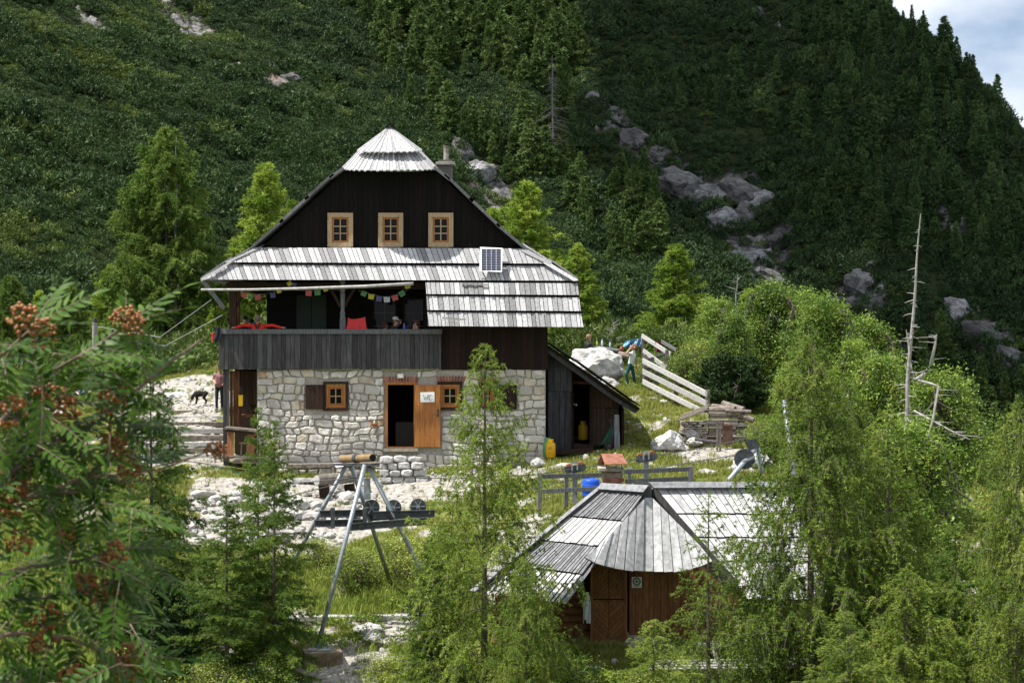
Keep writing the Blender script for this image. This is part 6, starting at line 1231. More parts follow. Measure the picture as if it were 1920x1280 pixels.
# grass and weeds (uncountable)
def tuft(seed, n, h, spread, wd):
    r = np.random.default_rng(seed); V = []; T = []
    for i in range(n):
        a = r.uniform(0, 6.28); b0 = np.array([r.normal(0, spread), r.normal(0, spread), 0]); d = np.array([np.cos(a), np.sin(a), 0]); s_ = np.array([-d[1], d[0], 0]) * wd; hh = h * r.uniform(.5, 1.2); ln = r.uniform(.15, .7) * hh; k = len(V)
        V += [b0 - s_, b0 + s_, b0 + d * ln * .35 + [0, 0, hh * .65] + s_ * .7, b0 + d * ln * .35 + [0, 0, hh * .65] - s_ * .7, b0 + d * ln + [0, 0, hh]]; T += [(k, k + 1, k + 2), (k, k + 2, k + 3), (k + 3, k + 2, k + 4)]
    return np.array(V), np.array(T)
def grass_field(name, n, y0, y1, seed, proto, label, size, keep):
    x, y, r = frustum_pts(n, y0, y1, seed); g_ = gravel_mask(x, y); ok = (r.uniform(0, 1, n) > g_ * .94) & keep(x, y); x, y = x[ok], y[ok]; z = ground_z(x, y); m_ = len(x)
    s = size * r.uniform(.6, 1.3, m_)[:, None] * (1 + .5 * vnoise(x, y, 2, 91))[:, None] * np.ones((1, 3)); proto.location = (x[0], y[0], z[0])
    scatter(name, np.stack([x, y, z - .01], -1), np.stack([r.normal(0, .15, m_), r.normal(0, .15, m_), r.uniform(0, 6.28, m_)], -1), s, proto, label, 'grass')
def inside_building(x, y):
    px = 960 + x / y * F; return ((px > 405) & (px < 1165) & (y > 54.6) & (y < 62)) | ((px > 1020) & (px < 1545) & (y > 41.4) & (y < 46.4)) | ((px > 230) & (px < 420) & (y > 55) & (y < 63.5) & (np.sin(y * 6) > -.3))
slope_ = lambda x, y: (960 + x / y * F > 330) & (960 + x / y * F < 1010) & (y < 49) & ~((y > 42.8) & (y < 44.3) & (960 + x / y * F > 530) & (960 + x / y * F < 850)) & ~((y > 40.5) & (y < 42.3) & (960 + x / y * F > 560) & (960 + x / y * F < 650))
V, T = tuft(1, 26, .13, .09, .006); pg = tag(tri_mesh('grass_tuft', V, T, M['grass']), 'short meadow grass around the hut', 'grass', kind='stuff')
grass_field('meadow_grass', 52000, 40, 72, 8, pg, 'short meadow grass around the hut', 1.0, lambda x, y: ~inside_building(x, y))
V, T = tuft(2, 40, .19, .17, .006); pw_ = tag(tri_mesh('weed_clump', V, T, M['weed']), 'tall weeds and herbs on the slope below the hut', 'grass', kind='stuff')
grass_field('slope_weeds', 22000, 39, 51, 9, pw_, 'tall weeds and herbs on the slope below the hut', 1.0, lambda x, y: ~inside_building(x, y) & (slope_(x, y) | ((vnoise(x, y, 3, 95) > .1) & (960 + x / y * F > 1010)) | (960 + x / y * F < 330)) & ~((960 + x / y * F > 1000) & (y > 46.5)))
V, T = bush_mesh(300, 40, .6, .22, .5); pb_ = tag(tri_mesh('herb_clump', V * .38, T, M['broad']), 'leafy herbs among the grass', 'grass', kind='stuff')
grass_field('leafy_herbs', 7000, 39, 90, 10, pb_, 'leafy herbs among the grass', 1.0, lambda x, y: ~inside_building(x, y) & ((y < 48) | (y > 66) | (960 + x / y * F < 240) | (960 + x / y * F > 1420)) & (vnoise(x, y, 2.2, 96) > .05))
x, y, r = frustum_pts(9000, 70, 170, 12); z = ground_z(x, y); px = 960 + x / y * F; ok = (vnoise(x, y, 6, 97) > -.15) & ~((px > 1150) & (px < 1290) & (y < 76)); x, y, z = x[ok], y[ok], z[ok]
s = r.uniform(.6, 1.7, len(x))[:, None] * np.array([1, 1, 1.2]); V, T = bush_mesh(301, 110, .5, .17, .8); pm = tag(tri_mesh('valley_bush', V, T, M['dwarf_b']), 'green undergrowth behind the hut', 'undergrowth', kind='stuff'); pm.location = (x[0], y[0], z[0])
scatter('valley_undergrowth', np.stack([x, y, z - .1], -1), np.stack([0 * x, 0 * x, r.uniform(0, 6, len(x))], -1), s, pm, 'green undergrowth behind the hut', 'undergrowth')

# ------------------------------------------------------------ trees on the mountain
far = [Kind(conifer(30 + k, 12, (3.2, 2.8, 3.5)[k], 90, tw=5, leaf=.50, spacing=.30, droop=.16, tl=1.0, tips=3, prof=.62, lw_=.28), M['bark'], M['spruce'], 12) for k in range(3)]
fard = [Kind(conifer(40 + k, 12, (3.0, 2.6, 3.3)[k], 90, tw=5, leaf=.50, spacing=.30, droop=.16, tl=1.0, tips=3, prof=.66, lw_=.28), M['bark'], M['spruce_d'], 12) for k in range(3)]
def mtn_hit(px, py):
    u, v = (px - 960) / F, (640 - py) / F; w_ = max((s[0] * u + s[1] - v) / -s[2] for s in (SA, SB, SC)); t_ = 1 / w_; x_ = u * t_; return x_, t_, float(mountain_z(np.array([x_]), np.array([t_]))[0][0])
mr_ = random.Random(21); NT = [0, 0]
def far_tree(px, py, hpx, dark, label, group, slim=1.0):
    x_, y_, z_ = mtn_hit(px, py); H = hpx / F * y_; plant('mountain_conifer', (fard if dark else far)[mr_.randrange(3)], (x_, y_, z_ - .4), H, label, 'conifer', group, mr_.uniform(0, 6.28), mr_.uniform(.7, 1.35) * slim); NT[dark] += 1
def region(poly, n, hr, dark, label, group, mind):
    xs = [p[0] for p in poly]; ys = [p[1] for p in poly]; pts = []; tries = 0
    while len(pts) < n and tries < n * 60:
        tries += 1; x_, y_ = mr_.uniform(min(xs), max(xs)), mr_.uniform(min(ys), max(ys))
        if not inpoly(np.array([x_]), np.array([y_]), poly)[0]: continue
        if any((x_ - a) ** 2 + ((y_ - b) * 1.3) ** 2 < mind ** 2 for a, b in pts): continue
        pts.append((x_, y_)); far_tree(x_, y_, mr_.uniform(*hr), dark, label, group)
region([(640, -10), (1120, -20), (1080, 130), (980, 170), (800, 120), (680, 70)], 64, (50, 150), 0, 'tall larch in the grove at the top middle of the slope', 'larches at the top of the middle slope', 24)
region([(820, 255), (1080, 240), (1080, 330), (1000, 330), (830, 300)], 22, (50, 120), 0, 'larch in the row above the chimney', 'larches above the chimney', 22)
region([(1040, 320), (1210, 330), (1260, 470), (1140, 500), (1080, 420)], 26, (45, 115), 0, 'larch on the slope between the hut and the cliffs', 'larches between hut and cliffs', 26)
region([(690, 100), (830, 130), (820, 260), (760, 230)], 10, (45, 80), 0, 'larch scattered on the slope above the hut roof', 'larches above the hut roof', 30)
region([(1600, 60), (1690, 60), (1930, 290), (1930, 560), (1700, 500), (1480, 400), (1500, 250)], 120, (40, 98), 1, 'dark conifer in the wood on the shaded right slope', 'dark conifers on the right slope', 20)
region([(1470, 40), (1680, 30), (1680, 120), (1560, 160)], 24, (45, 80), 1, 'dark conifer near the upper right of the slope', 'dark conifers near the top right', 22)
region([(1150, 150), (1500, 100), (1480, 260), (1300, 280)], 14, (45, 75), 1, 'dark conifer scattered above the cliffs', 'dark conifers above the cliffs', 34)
region([(1780, 760), (1930, 740), (1930, 960), (1820, 960), (1750, 850)], 34, (70, 120), 0, 'conifer in the valley right of the dead snag', 'conifers in the valley at the right', 26)
region([(1600, 640), (1780, 660), (1780, 760), (1620, 740)], 10, (70, 110), 0, 'conifer below the right hand cliffs', 'conifers below the right cliffs', 30)
region([(30, 60), (420, 150), (600, 330), (300, 400), (40, 420)], 12, (25, 45), 0, 'small larch standing in the scrub of the left slope', 'small larches on the left slope', 50)
for k in range(34):   # along the skyline
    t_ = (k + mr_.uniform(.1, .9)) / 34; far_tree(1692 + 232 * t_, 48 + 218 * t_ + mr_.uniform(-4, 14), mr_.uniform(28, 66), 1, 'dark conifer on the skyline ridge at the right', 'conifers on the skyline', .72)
x_, y_, z_ = mtn_hit(1035, 300); dead_tree('dead_conifer', 'tall grey dead conifer on the slope above the hut', (x_, y_, z_), 205 / F * y_, 12, 260, 6.5, up=-.2, lowb=.12, crooked=.2, thick=5, mat='deadgrey')
x_, y_, z_ = mtn_hit(1336, 175); dead_tree('dead_conifer', 'small white dead trunk high on the right slope', (x_, y_, z_), 30 / F * y_, 13, 6, 1.0, crooked=.1, thick=4)

# ------------------------------------------------------------ people and animals
def fleshy(name, caps, voxel, mats, parent, loc, rz=0, smooth=4):
    """one continuous skin grown over tapered capsules: (a, b, ra, rb, material index)"""
    bm = bmesh.new()
    for a, b, ra, rb, m in caps:
        a = Vector(a); b = Vector(b); d = b - a
        if d.length < 1e-4: d = Vector((0, 0, 1e-3)); b = a + d
        q = d.to_track_quat('Z', 'Y').to_matrix().to_4x4(); n = 12; rings = []
        prof = [(math.sin(t) * ra, -math.cos(t) * ra) for t in (.35, .8, 1.57)] + [(math.sin(t) * rb, d.length + math.cos(t) * rb) for t in (1.57, .8, .35)]
        for r_, z_ in prof: rings.append([bm.verts.new(Matrix.Translation(a) @ q @ Vector((r_ * math.cos(2 * math.pi * j / n), r_ * math.sin(2 * math.pi * j / n), z_))) for j in range(n)])
        for i in range(5):
            for j in range(n): bm.faces.new((rings[i][j], rings[i][(j + 1) % n], rings[i + 1][(j + 1) % n], rings[i + 1][j]))
        bm.faces.new(rings[0][::-1]); bm.faces.new(rings[5])
    bmesh.ops.recalc_face_normals(bm, faces=bm.faces); me = bpy.data.meshes.new(name); bm.to_mesh(me); bm.free(); o = bpy.data.objects.new(name, me); COL.objects.link(o)
    rm_ = o.modifiers.new('r', 'REMESH'); rm_.mode = 'VOXEL'; rm_.voxel_size = voxel; sm = o.modifiers.new('s', 'SMOOTH'); sm.iterations = smooth; sm.factor = .5
    dg = bpy.context.evaluated_depsgraph_get(); nm = bpy.data.meshes.new_from_object(o.evaluated_get(dg)); bpy.data.objects.remove(o)
    for q in mats: nm.materials.append(q)
    C = np.empty(len(nm.polygons) * 3); nm.polygons.foreach_get('center', C); C = C.reshape(-1, 3); best = np.full(len(C), 1e9); mi = np.zeros(len(C), np.int32)
    for a, b, ra, rb, m in caps:
        a = np.array(a, float); d = np.array(b, float) - a; L2 = max(d @ d, 1e-9); t = np.clip((C - a) @ d / L2, 0, 1); dist = np.linalg.norm(C - a - t[:, None] * d, axis=1) - (ra + (rb - ra) * t)
        k = dist < best; best[k] = dist[k]; mi[k] = m
    nm.polygons.foreach_set('material_index', mi); nm.polygons.foreach_set('use_smooth', np.ones(len(C), bool)); nm.name = name
    ob = bpy.data.objects.new(name, nm); link(ob, parent); return ob
SKIN = flat('skin', (.46, .25, .17), rough=.55, var=.05)
def hand(wr, d, side, curl=.4, s=1.0):
    """palm and five fingers; d = direction of the hand, side = thumb side"""
    wr = Vector(wr); d = Vector(d).normalized(); sd = Vector(side); sd = (sd - d * sd.dot(d)).normalized(); n = d.cross(sd); c = [(wr, wr + d * .06 * s, .026 * s, .032 * s, 0)]; k0 = wr + d * .075 * s
    for i, ln in enumerate((.072, .08, .075, .058)):
        b = k0 + sd * (.027 - .018 * i) * s; m = b + (d * (1 - curl * .4) - n * curl * .6) * ln * .5 * s; e = m + (d * (1 - curl) - n * curl) * ln * .5 * s; c += [(b - d * .02 * s, m, .0095 * s, .009 * s, 0), (m, e, .009 * s, .0075 * s, 0)]
    b = wr + d * .025 * s + sd * .022 * s; m = b + (sd * .8 + d * .6) * .04 * s; c += [(b, m, .013 * s, .011 * s, 0), (m, m + (d * .9 + sd * .2 - n * .3) * .032 * s, .011 * s, .009 * s, 0)]; return c
def head_caps(h, face, m_hair=None, s=1.0):
    h = Vector(h); f = Vector(face).normalized(); rt = f.cross(Vector((0, 0, 1))).normalized(); up = rt.cross(f)
    c = [(h + up * .03 * s - f * .015 * s, h + up * .045 * s + f * .01 * s, .092 * s, .088 * s, 0), (h - up * .03 * s + f * .03 * s, h - up * .075 * s + f * .045 * s, .066 * s, .042 * s, 0), (h + up * .015 * s + f * .098 * s, h - up * .012 * s + f * .115 * s, .010 * s, .016 * s, 0), (h + up * .035 * s + f * .085 * s - rt * .03 * s, h + up * .035 * s + f * .085 * s + rt * .03 * s, .018 * s, .018 * s, 0), (h - up * .05 * s + f * .092 * s - rt * .015 * s, h - up * .05 * s + f * .092 * s + rt * .015 * s, .012 * s, .012 * s, 0)]
    for q in (-1, 1): c.append((h + rt * q * .09 * s + up * .02 * s, h + rt * q * .095 * s - up * .02 * s, .018 * s, .014 * s, 0))
    return c, f, rt, up
def eyes(h, f, rt, up, parent, s=1.0):
    h = Vector(h)
    for q in (-1, 1): MB().lathe(h + up * .018 * s + f * .092 * s + rt * q * .032 * s, [(.001, -.011 * s), (.010 * s, -.004 * s), (.010 * s, .004 * s), (.001, .011 * s)], 8).build('eye', M['ink'], parent, smooth=True)
def hair_caps(h, f, up, rt, lng=0, s=1.0, bun=False):
    h = Vector(h); c = [(h + up * .055 * s - f * .03 * s, h + up * .06 * s + f * .02 * s, .097 * s, .09 * s, 0), (h + up * .03 * s - f * .045 * s, h - up * .05 * s - f * .045 * s, .085 * s, .06 * s, 0)]
    for q in (-1, 1): c.append((h + up * .04 * s + rt * q * .055 * s - f * .02 * s, h - up * .03 * s + rt * q * .06 * s - f * .03 * s, .05 * s, .04 * s, 0))
    if lng: c.append((h - f * .06 * s, h - f * .09 * s - up * lng, .06 * s, .03 * s, 0))
    if bun: c.append((h - f * .12 * s + up * .07 * s, h - f * .13 * s + up * .075 * s, .05 * s, .05 * s, 0))
    return c
def hm(n, c): return nmat('hair_' + n, tuple(x * .7 for x in c), tuple(min(1, x * 1.4) for x in c), scale=40, rough=.6, bump=.5, objvar=0)
def person(label, base, head, face, limbs, cl, hair, lng=0, bun=False, voxel=.016, hat=None, extra=None, bald=False, s=1.0):
    """base: world point under the figure; head: head centre; limbs: capsule list in world metres; cl: clothing materials"""
    t = thing('person', label, 'person', base); off = Vector(base)
    hc, f, rt, up = head_caps(head, face, s=s); caps = hc + limbs; caps = [(Vector(a) - off, Vector(b) - off, ra, rb, m) for a, b, ra, rb, m in caps]
    fleshy('body', caps, voxel, [SKIN] + cl, t, base)
    hcp = hair_caps(head, f, up, rt, lng, s, bun)
    if bald: hcp = hcp[1:]; hcp = [(a, b, ra * .98, rb * 1.1, m) for a, b, ra, rb, m in hcp]
    fleshy('hair', [(Vector(a) - off, Vector(b) - off, ra, rb, m) for a, b, ra, rb, m in hcp], .016, [hair], t, base)
    eyes(head, f, rt, up, t, s)
    if hat:
        hb = Vector(head) + up * .075 * s; mb = MB(); ax = Matrix((rt, f, up)).transposed(); mb.lathe(hb, [(.104, -.01), (.104, .03), (.085, .075), (.04, .098), (.005, .10)], 16, axis=ax); mb.beam(hb + f * .08 + up * .002, hb + f * .19 - up * .012, .15, .014, up=up); mb.build('cap', hat, t, smooth=False)
    return t
V3 = Vector
def torso(pel, chest, sh, neck, head, m, w=.155): # pelvis, chest, half shoulder vector
    pel, chest, sh, neck, head = map(V3, (pel, chest, sh, neck, head)); c = []
    for q in (-1, 1): c += [(pel + sh * q * .42, chest + sh * q * .48, w * .74, w * .70, m), (chest + sh * q * .45, chest + sh * q * .92 + V3((0, 0, .05)), w * .66, .068, m)]
    return c + [(pel, chest, w * .8, w * .82, m), (chest + V3((0, 0, .08)), neck, .085, .06, m), (neck, head - V3((0, 0, .07)), .056, .054, 0)]
def limb(a, b, c, ra, rb, rc, m1, m2): return [(V3(a), V3(b), ra, rb, m1), (V3(b), V3(c), rb, rc, m2)]
zr = P(0, 617, 54.8).z                                   # top of the balcony rail
# man in red, seated with his back to us, arms spread along the rail
cx = P(484, 0, 55.05).x; Yb = 55.12; hz_ = P(0, 597, Yb).z; fl_z = zr - 1.15
H_ = V3((cx - .03, Yb + .05, hz_)); ck = V3((cx - .02, Yb + .02, hz_ - .30)); pe = V3((cx, Yb + .14, fl_z + .5)); sh_ = V3((.2, 0, 0))
wl, wr_ = P(440, 614, 54.86), P(529, 614, 54.86)
lm = torso(pe, ck, sh_, H_ - V3((0, 0, .16)), H_, 1, .165) + limb(ck - sh_ + V3((0, 0, .06)), (P(456, 609.5, 55.0)), wl + V3((.04, 0, 0)), .068, .055, .042, 1, 1) + limb(ck + sh_ + V3((0, 0, .06)), P(511, 610, 55.0), wr_ - V3((.04, 0, 0)), .068, .055, .042, 1, 1)
lm += hand(wl, (-1, -.2, -.15), (0, -1, .2), .35, 1.05) + hand(wr_, (1, -.2, -.15), (0, -1, .2), .35, 1.05)
for q in (-1, 1): lm += limb(pe + V3((q * .1, 0, 0)), pe + V3((q * .16, .45, .02)), pe + V3((q * .16, .45, -.42)), .09, .065, .05, 2, 2) + [(pe + V3((q * .16, .45, -.44)), pe + V3((q * .16, .62, -.46)), .045, .04, 2)]
t = person('man in red jacket sitting with arms spread along the balcony rail', V3((cx, Yb, fl_z)), H_, (.1, 1, 0), lm, [flat('red_jacket', (.62, .028, .018), rough=.8), flat('dark_trousers', (.03, .03, .035))], hm('grey', (.16, .13, .11)), bald=True)
mb = MB()
for q in (-1, 1): mb.beam(ck + V3((q * .09, -.145, .16)), ck + V3((-q * .06, -.15, -.14)), .05, .012, up=(0, 1, 0))
mb.build('pack_straps', flat('strap_navy', (.012, .014, .022)), t)
def sitter(label, px, py, Y, face, shirt, hair, sc=1.0, lean=(0, 0), armpose=None, hat=None, lng=0, bun=False, bare_arms=False, dark=False):
    h = P(px, py, Y); fl_ = min(h.z - 1.18, zr - .9) if Y < 60 else h.z - 1.2; f = V3((face[0], face[1], 0)).normalized(); rt = f.cross(V3((0, 0, 1))); ch = h - V3((0, 0, .30)) + V3((lean[0], lean[1], 0)) * .5; pe = V3((h.x + lean[0], h.y + lean[1], h.z - .70)); s2 = rt * .175
    lm = torso(pe, ch, s2, h - V3((0, 0, .16)), h, 1, .145); am = 0 if bare_arms else 1
    for k, q in enumerate((-1, 1)):
        sh2 = ch + s2 * q + V3((0, 0, .05)); el2 = sh2 + f * .10 + rt * q * .07 - V3((0, 0, .26)); wrp = el2 + f * .22 + V3((0, 0, .02)) - rt * q * .06
        if armpose and armpose[k] is not None: wrp = h + f * armpose[k][0] + rt * armpose[k][1] + V3((0, 0, armpose[k][2])); el2 = (sh2 + wrp) / 2 - V3((0, 0, .13)) + rt * q * .08
        lm += limb(sh2, el2, wrp, .056, .046, .034, am if bare_arms else 1, am) + hand(wrp, wrp - el2, V3((0, 0, 1)) + f * .1, .5)
        lm += limb(pe + rt * q * .09, pe + f * .42 + rt * q * .12, pe + f * .44 + rt * q * .12 - V3((0, 0, .42)), .085, .062, .046, 2, 2) + [(pe + f * .44 + rt * q * .12 - V3((0, 0, .44)), pe + f * .6 + rt * q * .12 - V3((0, 0, .46)), .04, .036, 2)]
    return person(label, V3((h.x, h.y, pe.z - .48)), h, (f.x, f.y, -.1), lm, [shirt, flat('trousers_%d' % px, (.03, .032, .04))], hair, lng, bun, hat=hat, s=sc)
dk = flat('black_shirt', (.012, .012, .014)); dk2 = flat('charcoal_hoodie', (.035, .036, .042), rough=.9)
sitter('woman with dark bun at the left corner of the balcony', 434, 603, 55.35, (.9, .5), flat('navy_top', (.014, .016, .024)), hm('dark', (.02, .014, .012)), bun=True)
sitter('dark haired person in black behind the man in red, left one', 459, 600, 56.9, (.4, -1), dk, hm('black', (.012, .010, .010)), dark=True); sitter('dark haired person in black behind the man in red, right one', 471, 606, 57.4, (-.4, -1), dk, hm('black2', (.014, .011, .010)))
sitter('person in grey shirt bending forward near the loggia window', 722, 611, 56.0, (1, .3), flat('grey_shirt', (.10, .11, .13)), hm('redbrown', (.10, .045, .025)), lean=(-.25, 0))
sitter('person in pale cap and charcoal hoodie drinking on the balcony', 741, 603, 55.5, (.9, -.35), dk2, hm('brown', (.05, .035, .025)), lean=(-.12, 0), armpose=(None, (.15, -.02, -.08)), hat=flat('pale_cap', (.60, .60, .60)))
sitter('brown haired woman with bare shoulder at the right end of the balcony', 782, 607, 55.3, (-.8, .3), flat('strap_top', (.30, .16, .11)), hm('chestnut', (.06, .035, .022)), lng=.12, bare_arms=True, armpose=((.10, -.05, -.14), None))
sitter('person in black shirt seated at the picnic table', 1104, 633, 69.3, (1, .6), dk, hm('blond', (.22, .14, .08)), lean=(-.05, 0))
# standing woman, drinking
g_ = V3((P(1184, 0, 66.6).x, 66.6, P(0, 726, 66.6).z)); u = lambda x, z, y=0.0: g_ + V3((x, y, z)); hp = u(.10, 1.53)
lm = torso(u(-.02, .92), u(.05, 1.20), V3((.06, .155, 0)), u(.09, 1.40), hp, 1, .135)
lm += limb(u(-.05, .90, -.08), u(-.20, .48, -.10), u(-.13, .08, -.08), .088, .062, .043, 2, 2) + [(u(-.13, .05, -.08), u(-.28, .035, -.10), .045, .038, 3)] + limb(u(.0, .90, .08), u(.08, .48, .06), u(.14, .08, .08), .088, .062, .043, 2, 2) + [(u(.14, .05, .08), u(.02, .035, .07), .045, .038, 3)]
lm += limb(u(.0, 1.30, -.15), u(-.20, 1.32, -.20), u(-.04, 1.52, -.14), .05, .042, .032, 0, 0) + hand(u(-.04, 1.52, -.14), (.35, .35, .5), (-.5, 0, .5), .6, .95) + limb(u(.10, 1.30, .15), u(.20, 1.06, .19), u(.20, .82, .17), .05, .042, .032, 0, 0) + hand(u(.20, .82, .17), (0, 0, -1), (-1, 0, 0), .3, .95) + [(u(.0, 1.30, -.15), u(-.07, 1.31, -.17), .058, .055, 1), (u(.10, 1.30, .15), u(.14, 1.22, .165), .058, .055, 1)]
t = person('standing woman in pale shirt and teal leggings drinking on the slope', g_, hp, (-.85, -.25, .45), lm, [flat('mint_shirt', (.62, .70, .64), rough=.85), flat('teal_leggings', (.012, .075, .085), rough=.7), flat('pale_shoes', (.45, .47, .50))], hm('auburn', (.20, .085, .04)), lng=.10, voxel=.013)
o = MB().tube([u(-.05, 1.60, -.12), u(.03, 1.555, -.06), u(.045, 1.55, -.05)], [.03, .028, .014], 10).build('drinking_bottle', flat('clear_bottle', (.35, .40, .42), rough=.2), None, smooth=True); tag(o, 'pale drinking bottle held to the standing woman mouth', 'bottle')
# hiker half hidden by the corner of the hut
g2 = V3((P(411.5, 0, 62.5).x, 62.5, P(0, 769, 62.5).z)); u = lambda x, z, y=0.0: g2 + V3((x, y, z)); hp = u(.02, 1.56)
lm = torso(u(0, .92), u(.02, 1.22), V3((.17, .03, 0)), u(.02, 1.42), hp, 1, .14) + limb(u(-.08, .9), u(-.09, .48, -.05), u(-.10, .08), .085, .06, .045, 2, 2) + [(u(-.10, .05), u(-.12, .035, -.16), .045, .038, 3)] + limb(u(.08, .9), u(.09, .48), u(.07, .08, .12), .085, .06, .045, 2, 2) + [(u(.07, .05, .12), u(.07, .035, -.02), .045, .038, 3)]
lm += limb(u(-.17, 1.32), u(-.22, 1.08), u(-.12, .98, -.2), .052, .043, .033, 1, 0) + hand(u(-.12, .98, -.2), (.3, -1, 0), (0, 0, 1), .6) + limb(u(.19, 1.32), u(.24, 1.06), u(.16, .92, -.14), .052, .043, .033, 1, 0) + hand(u(.16, .92, -.14), (-.3, -1, 0), (0, 0, 1), .6)
person('hiker in dark trousers half hidden by the hut corner, holding a lead', g2, hp, (-.6, -.8, 0), lm, [flat('pink_top', (.26, .13, .13)), flat('navy_trousers', (.012, .014, .022)), flat('blue_shoes', (.10, .13, .2))], hm('brown2', (.05, .03, .02)))
# dog sniffing the ground
dg_ = thing('dog', 'black dog with pale muzzle sniffing the stony ground', 'dog', P(374, 756, 63.2)); c0 = P(377, 740, 63.2); zf = P(0, 758, 63.2).z
u = lambda x, z, y=0.0: V3((c0.x + x, c0.y + y, zf + z))
caps = [(u(.16, .40), u(-.02, .39), .095, .10, 0), (u(-.02, .39), u(-.17, .38), .11, .12, 0), (u(-.17, .42), u(-.30, .30), .085, .06, 0), (u(-.31, .27), u(-.33, .23), .062, .06, 0), (u(-.34, .20), u(-.40, .11), .042, .028, 1), (u(.20, .44), u(.33, .40), .022, .014, 0), (u(-.29, .34, -.06), u(-.25, .30, -.08), .02, .012, 0), (u(-.29, .34, .06), u(-.25, .30, .08), .02, .012, 0)]
for q in (-1, 1):
    caps += [(u(-.17, .34, q * .075), u(-.15, .20, q * .08), .05, .034, 0), (u(-.15, .20, q * .08), u(-.18, .03, q * .08), .03, .024, 0), (u(-.18, .025, q * .08), u(-.215, .02, q * .08), .026, .022, 1), (u(.15, .37, q * .07), u(.10, .24, q * .085), .07, .042, 0), (u(.10, .24, q * .085), u(.19, .14, q * .08), .038, .024, 0), (u(.19, .14, q * .08), u(.17, .03, q * .08), .024, .02, 0), (u(.17, .025, q * .08), u(.135, .02, q * .08), .026, .022, 1)]
off = dg_.location; fleshy('body', [(a - off, b - off, ra, rb, m) for a, b, ra, rb, m in caps], .014, [nmat('black_fur', (.008, .007, .007), (.022, .019, .017), scale=30, bump=.6), nmat('tan_fur', (.20, .15, .11), (.34, .28, .22), scale=30, bump=.6)], dg_, off)
for q in (-1, 1): MB().lathe(u(-.355, .25, q * .045), [(.001, -.009), (.009, 0), (.001, .009)], 8).build('eye', M['ink'], dg_)
tag(MB().tube([u(-.22, .40), u(.05, .62, -.1), V3((g2.x - .12, g2.y - .22, g2.z + .98))], .006, 5).build('dog_lead', M['wire'], None), 'thin lead from the black dog to the hiker', 'lead')
# resting hiker lying in the grass, backpack beside
g3 = P(150, 744, 68.5); u = lambda x, z, y=0.0: g3 + V3((x, y, z)); hp = u(.42, .16)
lm = [(u(-.05, .14), u(.20, .16), .13, .15, 1), (u(.20, .16), u(.30, .15), .13, .06, 1), (u(.28, .15), u(.38, .16), .055, .055, 0)] + limb(u(-.08, .14, -.08), u(-.45, .20, -.1), u(-.80, .08, -.1), .085, .065, .045, 2, 2) + limb(u(-.08, .14, .08), u(-.45, .16, .1), u(-.82, .08, .12), .085, .065, .045, 2, 2) + [(u(-.82, .07, -.1), u(-.84, .2, -.1), .045, .035, 3), (u(-.84, .07, .12), u(-.86, .2, .12), .045, .035, 3)]
lm += limb(u(.22, .18, -.18), u(.02, .10, -.26), u(-.1, .2, -.14), .05, .043, .033, 1, 0) + hand(u(-.1, .2, -.14), (-1, .3, 0), (0, 0, 1), .4) + limb(u(.22, .18, .18), u(.45, .12, .28), u(.5, .16, .1), .05, .043, .033, 1, 0) + hand(u(.5, .16, .1), (0, -1, 0), (1, 0, 0), .4)
person('hiker in blue lying in the grass left of the hut', g3, hp, (.1, -.3, 1), lm, [flat('blue_shirt_dull', (.03, .05, .14)), flat('blue_jeans', (.03, .05, .15)), flat('brown_boots', (.10, .06, .04))], hm('brown3', (.06, .04, .025)))
bp = thing('backpack', 'bright blue backpack standing in the grass by the boulder', 'backpack', P(218, 732, 67.5)); c0 = P(218, 732, 67.5)
def pack(c, mat, t, s=1.0):
    bmk = MB(); n = 12; prof = [(.10, 0, 1), (.17, .04, 1), (.19, .18, 1), (.185, .32, 1), (.15, .42, 1), (.07, .48, 1), (.02, .49, 1)]; V = []
    for r_, z_, _ in prof:
        for j in range(n): a = 2 * math.pi * j / n; V.append(c + V3((r_ * math.copysign(abs(math.cos(a)) ** .7, math.cos(a)), r_ * .7 * math.copysign(abs(math.sin(a)) ** .7, math.sin(a)), z_)) * s)
    Fc = [(i * n + j, i * n + (j + 1) % n, (i + 1) * n + (j + 1) % n, (i + 1) * n + j) for i in range(len(prof) - 1) for j in range(n)] + [tuple(range(n - 1, -1, -1)), tuple((len(prof) - 1) * n + j for j in range(n))]
    bmk.add(V, Fc).build('bag', mat, t, smooth=True); MB().lathe(c + V3((0, -.13, .2)) * s, [(.02, -.09 * s), (.09 * s, -.07 * s), (.09 * s, .06 * s), (.02, .08 * s)], 10).build('pocket', mat, t, smooth=True); MB().tube([c + V3((-.06, 0, .48)) * s, c + V3((0, 0, .54)) * s, c + V3((.06, 0, .48)) * s], .012, 6).build('handle', M['ink'], t)
pack(c0, flat('pack_blue', (.02, .16, .48)), bp)
